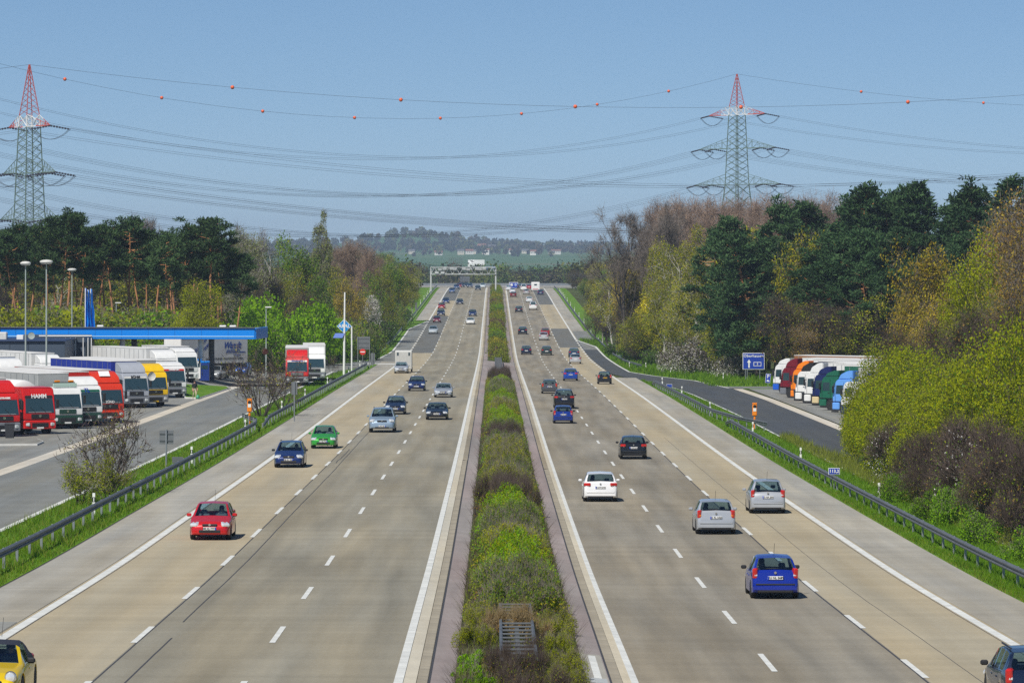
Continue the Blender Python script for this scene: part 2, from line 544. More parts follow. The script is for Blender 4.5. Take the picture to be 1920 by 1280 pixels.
REDS = road_mat('reddish_median_paving', (.275, .25, .235), stain=.16, grain=.08, warm=(1.08, .96, .96))
GUT = mat('gutter_stone', (.30, .265, .20), .9, var=.15, scale=3, objvar=.10)
GUTW = road_mat('pale_gutter_concrete', (.50, .47, .39), stain=.08)
TAR = mat('tar_seam', (.05, .048, .05), .7)

YF = 1238
ribbon('slow_lane', -13.75, -9.72, 60, YF, 0, RL1)
cl = ribbon('fast_lanes', -9.72, -2.1, 60, YF, 0, RL2, nx=2)
ribbon('slow_lane', 11.22, 15.25, 60, YF, 0, RR1)
cr_ = ribbon('fast_lanes', 3.62, 11.22, 60, YF, 0, RR2, nx=2)
# far side of the crest
for nm, a, b, mm in (('slow_lane', -13.75, -9.72, RL1), ('fast_lanes', -9.72, -2.1, RL2), ('slow_lane', 11.22, 15.25, RR1), ('fast_lanes', 3.62, 11.22, RR2)):
    ribbon(nm, a, b, YF, 1640, 0, mm, step=15)
# mends in the slow lanes
ribbon('asphalt_mend', -13.5, -9.8, 650, 885, .004, DARK)
ribbon('asphalt_mend', -13.5, -9.8, 1035, 1225, .004, DARK)
ribbon('asphalt_mend', 11.3, 15.0, 702, 815, .004, DARK)
ribbon('asphalt_mend', 11.3, 15.0, 1015, 1225, .004, DARK)
# tar seams in the lane joints
for x, a, b, w, wb in ((-9.66, 92, 420, .05, .004), (-9.0, 118, 330, .045, .006), (-8.85, 92, 112, .05, .01), (-9.3, 240, 262, .05, .03),
                   (11.16, 92, 640, .06, .004), (12.55, 92, 300, .022, .005), (-13.32, 92, 300, .03, .003), (14.8, 92, 240, .03, .003)):
    ribbon('tar_seam', x - w/2, x + w/2, a, b, .0025, TAR, step=2, parent=(cl if x < 0 else cr_), wob=wb)

# ---- ramps, parking areas, pale strips
LO = [(850, -13.55), (790, -16.6), (660, -16.6), (600, -17.6), (572, -22), (545, -26), (505, -27), (60, -27)]
LI = [(850, -13.5), (590, -13.7), (572, -16.3), (555, -17.6), (520, -19.8), (480, -20.3), (60, -20.3)]
ribbon('exit_ramp', LO, LI, 60, 850, .002, RAMPL, nx=2)
RO = [(745, 15.2), (707, 17.8), (545, 18.3), (520, 20.5), (490, 24.3), (450, 26.1), (400, 26.6), (60, 27.0)]
RI = [(745, 15.1), (535, 15.3), (512, 16.4), (495, 17.9), (450, 19.8), (421, 20.4), (350, 21.0), (60, 21.5)]
ribbon('entry_ramp', RI, RO, 60, 745, .003, RAMPR, nx=2)
ribbon('service_road', 22.0, 75.0, 449, 458, .001, RAMPL, nx=3)
ribbon('truck_park', -90, -28.0, 60, 490, 0, LOT, nx=31)
ribbon('truck_park', 27.9, 62.0, 318, 446, 0, LOT, nx=3)
ribbon('pale_strip', -28.0, -27.0, 60, 505, .004, PALE)
ribbon('pale_strip', [(446, 26.2), (400, 26.6), (60, 27.0)], [(446, 27.2), (400, 27.6), (60, 28.0)], 60, 446, .006, PALE)
ribbon('forecourt', -90, -27.2, 490, 512, .001, LOT, nx=31)
# hard shoulders beyond the ramps
ribbon('hard_shoulder', -16.3, -13.75, 850, YF, .001, SLABM)
ribbon('hard_shoulder', 15.25, 17.75, 745, YF, .001, SLABM)
ribbon('asphalt_mend', 15.3, 18.2, 690, 800, .005, RAMPL)

# ---- near hard shoulders, slab by slab
def slab_mesh(w, l):
    return MB().box((0, 0, -.1), (w, l - .035, .2), bev=.01).mesh('slab', SLABM, smooth=False)
for x0, x1, y1 in ((-16.2, -13.77, 590), (15.27, 17.7, 512)):
    base = ribbon('hard_shoulder', x0 - .12, x1, 60, y1, -.03, SHOULD)
    ms = slab_mesh(x1 - x0, 5.0)
    for k in range(int((y1 - 93) / 5)):
        y = 95.5 + 5 * k
        xc = (x0 + x1) / 2
        if x0 < 0 and y < 113: continue
        s = new_obj('slab', ms, base)
        za, zb = H1(xc, y - 2.5), H1(xc, y + 2.5)
        s.location = (xc, y, (za + zb) / 2 + .003 + RNG.uniform(0, .004))
        s.rotation_euler = (math.atan2(zb - za, 5.0), 0, 0)
ribbon('asphalt_mend', -16.3, -13.77, 60, 113, .0, road_mat('shoulder_asphalt', (.22, .215, .20)))
ribbon('asphalt_mend', -16.2, -13.8, 113.2, 118, .014, road_mat('bluish_mend', (.245, .26, .265), stain=.05))

# ---- lane markings
def marking(name, x, w, a, b, dz=.008, m=None):
    return ribbon(name, x - w/2, x + w/2, a, b, dz, m or M['linepaint'])
marking('edge_line', -13.5, .30, 60, 571)
marking('edge_line', -13.5, .30, 851, YF)
marking('edge_line', -2.3, .22, 60, YF, .009)
marking('edge_line', 15.0, .30, 60, 527)
marking('edge_line', 15.0, .30, 746, YF)
marking('edge_line', 3.63, .22, 60, YF, .009)
ribbon('edge_line', [(y, x + .02) for y, x in LO if y > 560], [(y, x + .3) for y, x in LO if y > 560], 572, 850, .008, M['linepaint'])
ribbon('edge_line', [(y, x - .3) for y, x in RO if y > 440], [(y, x - .02) for y, x in RO if y > 440], 450, 745, .008, M['linepaint'])
ribbon('edge_line', -20.62, -20.32, 60, 520, .008, M['linepaint'])
ribbon('edge_line', [(y, x + .03) for y, x in RI if y < 500], [(y, x + .2) for y, x in RI if y < 500], 60, 495, .008, M['linepaint'])
ribbon('edge_line', [(574, -20.0), (571, -16.4), (568, -13.6)], [(579, -20.0), (576, -16.4), (573, -13.6)], 568, 579, .009, M['linepaint'], step=1)

def dash_mesh(w, l):
    return np_mesh('lane_dash', [(-w/2, -l/2, 0), (w/2, -l/2, 0), (w/2, l/2, 0), (-w/2, l/2, 0)], np.array([[0, 1, 2, 3]]), M['linepaint'])
def dashes(x, y0, y1, per, parent, me, l):
    y = y0
    while y < y1:
        d = new_obj('lane_dash', me, parent)
        za, zb = H1(x, y - l/2), H1(x, y + l/2)
        d.location = (x, y, (za + zb) / 2 + .0085); d.rotation_euler = (math.atan2(zb - za, l), 0, 0)
        y += per
dm = dash_mesh(.17, 6.0); dm2 = dash_mesh(.32, 5.0); dm3 = dash_mesh(.16, 6.0)
dashes(-9.75, 95.2, 1180, 18, cl, dm, 6); dashes(-6.0, 95.2, 1180, 18, cl, dm3, 6)
dashes(7.45, 93.0, 1180, 18, cr_, dm3, 6); dashes(11.25, 91.0, 1180, 18, cr_, dm, 6)
dashes(-13.5, 596, 846, 12, cl, dm2, 5); dashes(15.0, 535, 742, 12, cr_, dm2, 5)
ribbon('edge_line', -16.3, -13.7, 111.2, 112.0, .012, M['linepaint'])

# ---- edges of the median
for sgn, xl in ((1, -2.1), (-1, 3.52)):
    e = lambda a, b: (xl + a, xl + b) if sgn > 0 else (xl - b, xl - a)
    ribbon('pale_gutter', *e(-.08, .22), 60, YF, .004, GUTW)
    bs = ribbon('gutter', *e(.22, .50), 60, 246, -.02, SHOULD)
    gm = MB().box((0, 0, -.05), (.27, .95, .1), bev=.012).mesh('gutter_stone', GUT, smooth=False)
    for k in range(150):
        y = 96 + k
        s = new_obj('gutter_stone', gm, bs)
        xm = sum(e(.22, .50)) / 2
        s.location = (xm, y, H1(xm, y) + .003 + RNG.uniform(0, .005)); s.rotation_euler = (math.atan2(H1(xm, y+.5) - H1(xm, y-.5), 1), 0, 0)
    ribbon('gutter', *e(.22, .50), 246, YF, .0, road_mat('gutter_far', (.30, .265, .2)))
    ribbon('tar_joint', *e(.50, .56), 60, 700, -.004, TAR, step=3)
    ribbon('median_paving', *e(.56, 1.3), 60, YF, -.001, REDS)
ribbon('median_soil', -.95, 2.35, 60, 478, .02, M['mediansoil'], nx=2)
ribbon('median_soil', -.95, 2.35, 602, YF, .02, M['mediansoil'], nx=2)
ribbon('median_paving', -.95, 2.35, 478, 602, .001, REDS, nx=2)
ribbon('concrete_inset', 2.0, 2.93, 60, 112.5, .003, SLABM)
ribbon('concrete_inset', 2.58, 2.78, 60, 112, .007, M['linepaint'])
ribbon('concrete_inset', 2.05, 2.9, 103.2, 104.6, .011, mat('mortar_mend', (.40, .42, .42), .8, var=.1))

# ---- verges
ribbon('grass_verge', [(y, x) for y, x in LI if y <= 572], -16.32, 60, 571, -.015, M['turf'], nx=3)
ribbon('grass_verge', 17.72, [(y, x - .02) for y, x in RI if y <= 500], 60, 497, -.015, M['turf'], nx=3)
ribbon('grass_verge', [(y, x - 9) for y, x in LO if y >= 560], [(y, x - .05) for y, x in LO if y >= 560], 572, 850, -.01, M['turf'], nx=4)
ribbon('grass_verge', -22, -16.35, 850, YF, -.01, M['turf'], nx=2)
ribbon('grass_verge', [(y, x + .05) for y, x in RO if y >= 450], [(745, 19.5), (600, 23), (545, 26), (520, 31), (490, 38), (459, 44)], 459, 745, -.01, M['turf'], nx=4)
ribbon('grass_verge', 17.8, 21.5, 745, YF, -.01, M['turf'], nx=2)
ribbon('grass_verge', 27.4, 62, 446.2, 448.8, -.01, M['turf'], nx=3)
ribbon('grass_verge', 28.1, 62, 60, 318, -.02, M['turf'], nx=3)
# ------------------------------------------------------------ guard rails
WPROF = [(0, .0), (.03, .02), (.075, .06), (.075, .10), (.02, .135), (.02, .175), (.075, .21), (.075, .25), (.03, .29), (0, .31)]
def guard_rail(label, path, side, group=None, post=4.0, double=False, mat_=None, down0=0, down1=0, hz=.44):
    """steel rail along path of (x, y); side = direction (+1 / -1 in x) of the traffic face"""
    x0, y0 = path[0]
    root = thing('guard_rail', label, 'guard rail', (x0, y0, H1(x0, y0)), 0, group)
    org = Vector(root.location)
    # densify
    pts = []
    for (a, b) in zip(path[:-1], path[1:]):
        L = math.hypot(b[0]-a[0], b[1]-a[1]); n = max(1, int(L / 8))
        for i in range(n): pts.append((a[0] + (b[0]-a[0])*i/n, a[1] + (b[1]-a[1])*i/n))
    pts.append(path[-1])
    n = len(pts)
    dist = [0]
    for i in range(1, n): dist.append(dist[-1] + math.hypot(pts[i][0]-pts[i-1][0], pts[i][1]-pts[i-1][1]))
    tot = dist[-1]
    def drop(d):
        k = 0
        if down0 and d < down0: k = 1 - d / down0
        if down1 and tot - d < down1: k = 1 - (tot - d) / down1
        return k * (hz - .02)
    mb = MB(); V = []; F = []
    for i, (x, y) in enumerate(pts):
        a = pts[max(0, i-1)]; b = pts[min(n-1, i+1)]
        t = Vector((b[0]-a[0], b[1]-a[1])).normalized()
        nr = Vector((t.y, -t.x)) * side
        z = H1(x, y) + hz - drop(dist[i])
        for off in ((.03,) if not double else (.10,)):
            for (u, h) in WPROF:
                V.append(tuple(Vector((x + nr.x*(u+off), y + nr.y*(u+off), z + h)) - org))
            for (u, h) in reversed(WPROF):
                V.append(tuple(Vector((x + nr.x*(u+off-.012), y + nr.y*(u+off-.012), z + h)) - org))
    k = 2 * len(WPROF)
    for i in range(n-1):
        for j in range(k):
            F.append((i*k+j, i*k+(j+1) % k, (i+1)*k+(j+1) % k, (i+1)*k+j))
    F += [tuple(range(k)), tuple((n-1)*k + j for j in range(k))]
    mb.add(V, F); mb.build('rail_beam', mat_ or M['steeldark'], root)
    pm = MB().box((0, 0, .3), (.10, .055, .86), bev=.008).mesh('post', M['steel'], smooth=False)
    d = .6
    while d < tot:
        i = max(0, np.searchsorted(dist, d) - 1); t = (d - dist[i]) / (dist[i+1] - dist[i])
        x = pts[i][0] + (pts[i+1][0]-pts[i][0])*t; y = pts[i][1] + (pts[i+1][1]-pts[i][1])*t
        p = new_obj('post', pm, root)
        p.location = Vector((x - side*.04, y, H1(x, y) - drop(d))) - org
        d += post
    return root

guard_rail('long steel guard rail on the left grass strip, ending at an orange phone', [(-17.35, 88), (-17.35, 296), (-17.7, 303), (-18.6, 309), (-19.6, 316)], 1)
guard_rail('steel guard rail with its lowered end in the grass, running up to the no-entry sign', [(-17.2, 303), (-17.0, 420), (-16.9, 540), (-17.3, 553), (-18.2, 560)], 1, down0=6)
guard_rail('dark guard rail below the wooded bank past the exit ramp towards the gantry', [(-19.6, 592), (-18.2, 640), (-17.7, 700), (-17.6, 790), (-17.3, 860), (-17.3, 1235)], 1, post=8)
guard_rail('long steel guard rail on the right verge passing the kilometre plate', [(18.55, 88), (18.55, 318), (18.6, 326)], -1, down1=5)
guard_rail('steel guard rail bending away behind the orange phone beside the dark entry ramp', [(18.0, 462), (18.3, 400), (18.55, 345), (19.6, 325), (21.0, 312)], 1, down0=6)
guard_rail('steel guard rail along the outside of the entry ramp up to the crest', [(20.3, 560), (19.2, 600), (18.9, 660), (18.8, 720), (18.3, 760), (18.3, 1235)], -1, post=8)

# median safety barrier: two rails tied by rungs, like a ladder lying on posts
def median_barrier(label, x, w, y0, y1, rung, hz=.72):
    root = thing('median_barrier', label, 'barrier', (x, y0, H1(x, y0)))
    org = Vector(root.location)
    ys = list(np.arange(y0, y1, 8)) + [y1]
    for sx in (-w/2, w/2):
        mb = MB()
        for a, b in zip(ys[:-1], ys[1:]):
            pa, pb = Vector((x+sx, a, H1(x, a)+hz)) - org, Vector((x+sx, b, H1(x, b)+hz)) - org
            mb.bar(pa, pb, .045, 6)
            mb.bar(pa - Vector((0, 0, .22)), pb - Vector((0, 0, .22)), .045, 6)
        mb.build('rail_beam', M['steeldark'], root)
    rm = MB().box((0, 0, 0), (w, .09, .05), bev=.01).mesh('rung', M['steeldark'], smooth=False)
    pm = MB().box((0, 0, -.36), (.12, .08, .78), bev=.008).mesh('post', M['steeldark'], smooth=False)
    y = y0 + .5; k = 0
    while y < y1:
        r = new_obj('rung', rm, root); r.location = Vector((x, y, H1(x, y) + hz)) - org
        if k % 2 == 0:
            p = new_obj('post', pm, root); p.location = Vector((x, y, H1(x, y) + hz - .05)) - org
        y += rung; k += 1
    return root
median_barrier('ladder-like steel barrier half buried in dry stalks at the near end of the hedge', .62, .86, 99, 119, 1.3, hz=.74)
median_barrier('bare ladder-like steel barrier in the paved gap between two median hedges', .62, .9, 480, 600, 3.0)

# ------------------------------------------------------------ delineator posts
def delin_proto():
    root = new_obj('delineator_post', None)
    b = MB(); b.prism([(-.06, -.05), (.06, -.05), (.03, .06), (-.03, .06)], 'Z', 0, .93)
    b.prism([(-.06, -.05), (.06, -.05), (.03, .06), (-.03, .06)], 'Z', .93, 1.0)
    b.build('post', M['white'], root, smooth=False)
    c = MB(); c.prism([(-.064, -.054), (.064, -.054), (.034, .064), (-.034, .064)], 'Z', .60, .82)
    bd = c.build('black_band', M['ink'], root, smooth=False)
    MB().box((0, -.058, .71), (.04, .01, .16)).build('reflector', M['white'], bd, smooth=False)
    return root
dp = delin_proto(); dp_used = False
GL, GR = 'white marker posts along the left edge', 'white marker posts along the right edge'
LBL = {'l1': ('white marker post with black band in the grass strip beside the truck park ramp', GL),
       'l2': ('small white marker post below the wooded bank past the exit ramp', 'marker posts below the wooded bank'),
       'r1': ('white marker post with black band on the grassy right verge before the entry ramp', GR),
       'r2': ('white marker post on the grass bank above the dark entry ramp', 'marker posts above the entry ramp'),
       'r3': ('small white marker post by the guard rail climbing to the crest', 'marker posts climbing to the crest')}
def delin(key, x, y, lean=0.0):
    global dp_used
    o = dp if not dp_used else copy_tree(dp)
    dp_used = True
    o.location = (x, y, H1(x, y) - .02); o.rotation_euler = (0, lean, math.pi if x < 0 and key[0] == 'x' else 0)
    tag(o, LBL[key][0], 'marker post', LBL[key][1])
for px, py in ((176, 965), (364, 868), (460, 812), (529, 773), (580, 748), (622, 724), (655, 702), (682, 690)):
    p = G(px, py); delin('l1', min(-17.8, p.x), p.y)
for px, py in ((721, 656), (733, 640), (746, 624)):
    p = G(px, py); delin('l2', p.x - .6, p.y)
for y in (900, 950, 1000, 1050, 1085, 1110, 1140, 1165): delin('l2', -18.0, y)
for px, py in ((1648, 941), (1501, 868), (1411, 815), (1332, 774), (1278, 742), (1242, 724)):
    p = G(px, py); delin('r1', p.x, p.y, RNG.uniform(-.06, .06))
for px, py in ((1180, 692), (1256, 703), (1356, 714)):
    p = G(px, py); delin('r2', p.x, p.y, .18 if px == 1256 else 0)
for y in (560, 610, 650, 690, 740, 790, 850, 900, 950, 1000, 1045, 1080, 1105, 1125, 1145, 1165): delin('r3', float(np.interp(y, [560, 650, 740, 800], [20.9, 19.6, 19.0, 18.8])), y, RNG.uniform(-.04, .04))

# ------------------------------------------------------------ signs
def panel(mb_c, w, h, t, m, parent, name, rz=0):
    return MB().box(mb_c, (w, t, h), bev=.01).build(name, m, parent, smooth=False)

def arrow(parent, c, w, h, m):
    y = c[1]
    mb = MB()
    mb.prism([(c[0]-w*.18, c[2]-h/2), (c[0]+w*.18, c[2]-h/2), (c[0]+w*.18, c[2]+h*.12), (c[0]+w/2, c[2]+h*.12), (c[0], c[2]+h/2), (c[0]-w/2, c[2]+h*.12), (c[0]-w*.18, c[2]+h*.12)], 'Y', y-.004, y+.004)
    return mb.build('arrow', m, parent, smooth=False)

def oberhausen():
    p = G(1413, 716); p.y = 486; p.x = (1413-XV)/FPX*p.y; p.z = H1(p.x, p.y)
    s = FPX / p.y
    W, Hh = 41/s, 31/s
    zc = (ZC - (677-YV)/s) - p.z
    root = thing('motorway_sign', 'large blue Oberhausen motorway sign on posts on the grass bank', 'road sign', p)
    panel((0, 0, zc), W, Hh, .05, M['white'], root, 'sign_border')
    bp = panel((0, -.03, zc), W-.12, Hh-.12, .03, M['signblue'], root, 'sign_panel')
    text('Oberhausen', .46, M['white'], bp, (0, -.052, zc + Hh*.32), 0, space=1.05, bold=.006)
    arrow(bp, (-.55, -.052, zc - Hh*.14), .46, 1.0, M['white'])
    MB().box((.45, -.050, zc - Hh*.17), (.92, .006, .50), bev=.002).build('route_shield', M['white'], bp, smooth=False)
    sh = MB().box((.45, -.056, zc - Hh*.17), (.80, .006, .38)).build('shield_field', M['signblue'], bp, smooth=False)
    text('3', .34, M['white'], bp, (.45, -.064, zc - Hh*.17), 0, bold=.008)
    for x in (-.95, -.75, .75):
        MB().bar((x, .06, -.2), (x, .06, zc + Hh*.3), .045, 8).build('post', M['steel'], root)
oberhausen()

def p_sign():
    y = 452; x = (1440-XV)/FPX*y
    root = thing('parking_sign', 'small tilted blue P sign on a post before the lorries', 'road sign', (x, y, H1(x, y)), .05)
    zc = ZC - (709-YV)*y/FPX - H1(x, y)
    MB().bar((0, .05, -.1), (0, .05, zc + .4), .03, 8).build('post', M['steel'], root)
    b = MB().box((0, 0, zc), (.56, .03, 1.02), M=Matrix.Rotation(.10, 3, 'Y')).build('sign_border', M['white'], root, smooth=False)
    bb = MB().box((0, -.022, zc), (.50, .02, .96), M=Matrix.Rotation(.10, 3, 'Y')).build('sign_panel', M['signblue'], root, smooth=False)
    text('P', .55, M['white'], bb, (.02, -.036, zc + .2), 0, bold=.012)
    mb = MB(); mb.prism([(-.16, zc-.34), (.16, zc-.37), (.15, zc-.27), (.07, zc-.25), (.03, zc-.16), (-.09, zc-.16), (-.15, zc-.25)], 'Y', -.042, -.034)
    mb.build('car_symbol', M['white'], bb, smooth=False)
p_sign()

def km_plate(px, py, Y, label, txt=None, back=False, w=.62, h=.36):
    x = (px-XV)/FPX*Y; z0 = H1(x, Y); zc = ZC - (py-YV)*Y/FPX - z0
    root = thing('kilometre_plate', label, 'road sign', (x, Y, z0))
    MB().bar((0, .03, -.15), (0, .03, zc), .025, 6).build('post', M['steel'], root)
    if back:
        MB().box((0, 0, zc), (w, .02, h), bev=.004).build('plate_back', M['steeldark'], root, smooth=False)
    else:
        MB().box((0, 0, zc), (w, .02, h), bev=.004).build('plate_border', M['white'], root, smooth=False)
        q = MB().box((0, -.014, zc), (w-.05, .01, h-.05)).build('plate', M['signblue'], root, smooth=False)
        if txt: text(txt, .24, M['white'], q, (0, -.026, zc), 0, bold=.006)
km_plate(1564, 883, 222, 'small blue kilometre plate reading 113,2 behind the right guard rail', '113,2')
km_plate(1255, 723, 450, 'small plain blue plate in the verge at the tip of the entry ramp')
km_plate(333, 862, 232, 'dark back of a small plate low in the grass by the guard rail', back=True)
km_plate(1129, 589, 900, 'tiny blue plate beside the climbing guard rail')
km_plate(1163, 668, 640, 'blue plate beside the guard rail where the hedge trees begin')

SIGNBACK = mat('sign_back_grey', (.14, .15, .16), .55, var=.08)
def back_sign(px, y_top, y_bot, wpx, Y, base_py, label, posts=1, slats=0):
    x = (px-XV)/FPX*Y; z0 = H1(x, Y); s = FPX/Y
    zt, zb, w = ZC-(y_top-YV)/s-z0, ZC-(y_bot-YV)/s-z0, wpx/s
    root = thing('road_sign_back', label, 'road sign', (x, Y, z0))
    MB().box((0, 0, (zt+zb)/2), (w, .04, zt-zb), bev=.01).build('sign_back', SIGNBACK, root, smooth=False)
    for k in range(slats):
        MB().box((0, -.04, zb + (zt-zb)*(k+.5)/slats), (w*.98, .04, .06)).build('stiffener', M['steeldark'], root, smooth=False)
    for k in range(posts):
        xx = 0 if posts == 1 else (-w*.46 + k*w*.92/(posts-1))
        MB().bar((xx, -.09, -.2), (xx, -.09, zt+.05), .05, 8).build('post', M['steel'], root)
back_sign(312, 806, 832, 26, 234, 886, 'grey back of a road sign on a single pole in the left verge', 1, 2)
back_sign(552, 716, 740, 11, 318, 757, 'narrow grey sign back on a thin pole between the verge bushes')
back_sign(682, 631, 655, 24, 545, 690, 'large grey back of a direction sign on two posts behind the no-entry sign', 2, 3)
back_sign(396+303, 662, 682, 8, 556, 690, 'low grey box sign beside the end of the guard rail', 1, 0)
back_sign(780, 567, 580, 4, 860, 590, 'small grey sign back beside the wooded bank', 1, 0)
back_sign(620, 711, 722, 6, 440, 724, 'tiny grey sign back near the pole of the young tree', 1, 0)

def no_entry():
    Y = 535; x = (680-XV)/FPX*Y; z0 = H1(x, Y); zc = ZC-(659.5-YV)*Y/FPX - z0
    root = thing('no_entry_sign', 'round red no-entry sign with white bar on a thin pole', 'road sign', (x, Y, z0))
    MB().bar((0, .05, -.1), (0, .05, zc), .035, 8).build('post', M['steel'], root)
    b = MB().lathe((0, 0, zc), [(.40, -.01), (.40, .01)], 24, 'Y').build('sign_disc', M['red'], root)
    MB().box((0, -.02, zc), (.58, .012, .13)).build('white_bar', M['white'], b, smooth=False)
no_entry()

def round_sign():
    Y = 435; x = (497-XV)/FPX*Y; z0 = H1(x, Y); zc = ZC-(659-YV)*Y/FPX - z0
    root = thing('round_sign', 'weathered round red sign on a pole among the green bushes', 'road sign', (x, Y, z0))
    MB().bar((0, .05, -.1), (0, .05, zc), .03, 8).build('post', M['steel'], root)
    MB().lathe((0, 0, zc), [(.33, -.01), (.33, .01)], 20, 'Y').build('sign_disc', mat('faded_red', (.40, .10, .06), .6, var=.3, scale=5), root)
round_sign()

def phone(px, py, Y, label):
    x = (px-XV)/FPX*Y; z0 = H1(x, Y)
    root = thing('emergency_phone', label, 'emergency phone', (x, Y, z0))
    MB().bar((0, 0, -.1), (0, 0, 1.05), .085, 10).build('stem', M['orange'], root)
    h = MB().box((0, 0, 1.5), (.36, .30, .95), bev=.05).build('housing', M['orange'], root)
    MB().lathe((0, -.155, 1.76), [(.13, -.01), (.13, .01)], 14, 'Y').build('speaker_opening', M['ink'], h)
    MB().box((0, -.157, 1.5), (.24, .02, .26), bev=.01).build('instruction_plate', M['white'], h, smooth=False)
    MB().box((0, 0, 2.0), (.38, .32, .07), bev=.02).build('cap', M['orange'], h)
phone(468, 790, 309, 'orange emergency phone by the curled end of the left guard rail')
phone(1415, 806, 318, 'orange emergency phone beside the dark entry ramp')

# ------------------------------------------------------------ lamp posts, poles, station signs
def lamp_post(px, top_py, Y, label, disc=True, group=None, rad=.62):
    x = (px-XV)/FPX*Y; z0 = H1(x, Y); zt = ZC-(top_py-YV)*Y/FPX - z0
    root = thing('street_lamp', label, 'street lamp', (x, Y, z0), 0, group)
    MB().bar((0, 0, -.2), (0, 0, zt-.25), .085, 10, r2=.05).build('pole', M['polegrey'], root)
    if disc:
        MB().lathe((0, 0, zt-.35), [(.08, 0), (rad*.75, .02), (rad, .16), (rad*.98, .24), (rad*.6, .33), (.05, .36)], 20).build('lamp_head', M['dirtywhite'], root)
    else:
        MB().box((.25, 0, zt-.12), (.75, .28, .16), bev=.04).build('lamp_head', M['dirtywhite'], root)
    return root
lamp_post(48, 490, 345, 'disc-topped street lamp behind the red lorries, shorter of the nearer pair', rad=.46)
lamp_post(87, 487, 330, 'tall street lamp with the widest disc head above the lorry park', rad=.54)
lamp_post(135, 503, 470, 'disc-topped street lamp standing beyond the blue canopy', rad=.53)
lamp_post(218, 566, 500, 'thin lamp post with a flat head behind the fuel canopy', False)
lamp_post(499, 574, 470, 'thin flat-headed lamp post in front of the bright round bushes', False)

def flags():
    for px, top, w in ((160, 540, 7), (165, 543, 6), (170, 541, 8)):
        Y = 452 + px*.05; x = (px-XV)/FPX*Y; z0 = H1(x, Y); zt = ZC-(top-YV)*Y/FPX - z0
        root = thing('flagpole', 'blue banner hanging limp on a pole above the fuel canopy', 'flag', (x, Y, z0), 0, 'blue banners above the canopy')
        MB().bar((0, 0, 0), (0, 0, zt), .06, 8).build('pole', M['white'], root)
        V, F = [], []
        n, k = 14, 8
        ww = w*Y/FPX
        for i in range(n):
            z = zt - .05 - 5.6*i/(n-1)
            wd = ww*(.25 + .75*min(1, i/9)) * (1 + .1*math.sin(i*1.3 + px))
            for j in range(k):
                t = j/(k-1)
                V.append((wd*t + .04, .16*math.sin(t*9 + i*.25 + px), z))
        for i in range(n-1):
            for j in range(k-1): F.append((i*k+j, i*k+j+1, (i+1)*k+j+1, (i+1)*k+j))
        o = MB().add(V, F).build('banner', M['aralblue'], root)
        o.modifiers.new('cloth', 'SOLIDIFY').thickness = .02
flags()

def aral():
    Y = 497; s = FPX/Y
    x = (645-XV)/s; z0 = H1(x, Y); zt = ZC-(548-YV)/s - z0
    root = thing('sign_mast', 'tall white mast standing in front of the blue diamond sign', 'mast', (x, Y, z0), .0)
    MB().bar((0, 0, -.2), (0.10, 0, zt), .16, 12, r2=.09).build('pole', M['white'], root)
    # tilted blue board on the mast
    b = MB().box((-.62, -.25, ZC-(629-YV)/s - z0), (1.15, .05, .62), M=Matrix.Rotation(-.42, 3, 'X') @ Matrix(((1, 0, .45), (0, 1, 0), (0, 0, 1)))).build('blue_board', mat('blue_board', (.02, .10, .42), .35), root, smooth=False)
    Y2 = 505; s = FPX/Y2
    x2 = (659.5-XV)/s; z2 = H1(x2, Y2); zc = ZC-(611.5-YV)/s - z2
    r2 = thing('fuel_brand_sign', 'blue diamond sign with white letters on a white post beside the mast', 'sign', (x2, Y2, z2))
    MB().bar((0, 0, -.2), (0, 0, zc+.02), .095, 10).build('post', M['white'], r2)
    hw, hh = 14.0/s, 13.6/s
    c = -hw
    MB().prism([(c-hw, zc), (c, zc-hh), (c+hw, zc), (c, zc+hh)], 'Y', -.10, .10).build('sign_border', M['white'], r2, smooth=False)
    pn = MB().prism([(c-hw*.93, zc), (c, zc-hh*.93), (c+hw*.93, zc), (c, zc+hh*.93)], 'Y', -.13, -.09).build('sign_panel', mat('sign_cyan_blue', (.0, .24, .62), .4), r2, smooth=False)
    text('ARAL', .60, M['white'], pn, (c, -.145, zc), 0, bold=.014)
aral()

# ------------------------------------------------------------ overhead gantry at the crest and the bridge behind it
def lattice(mb, a, b, h, n, r, w=0):
    """flat lattice girder between a and b (x only), height h"""
    for k in range(n):
        xa, xb = a[0] + (b[0]-a[0])*k/n, a[0] + (b[0]-a[0])*(k+1)/n
        xm = (xa+xb)/2
        mb.bar((xa, a[1], a[2]), (xm, a[1], a[2]+h), r, 4); mb.bar((xm, a[1], a[2]+h), (xb, a[1], a[2]), r, 4)
    mb.bar(a, b, r*1.8, 4); mb.bar((a[0], a[1], a[2]+h), (b[0], b[1], b[2]+h), r*1.8, 4)

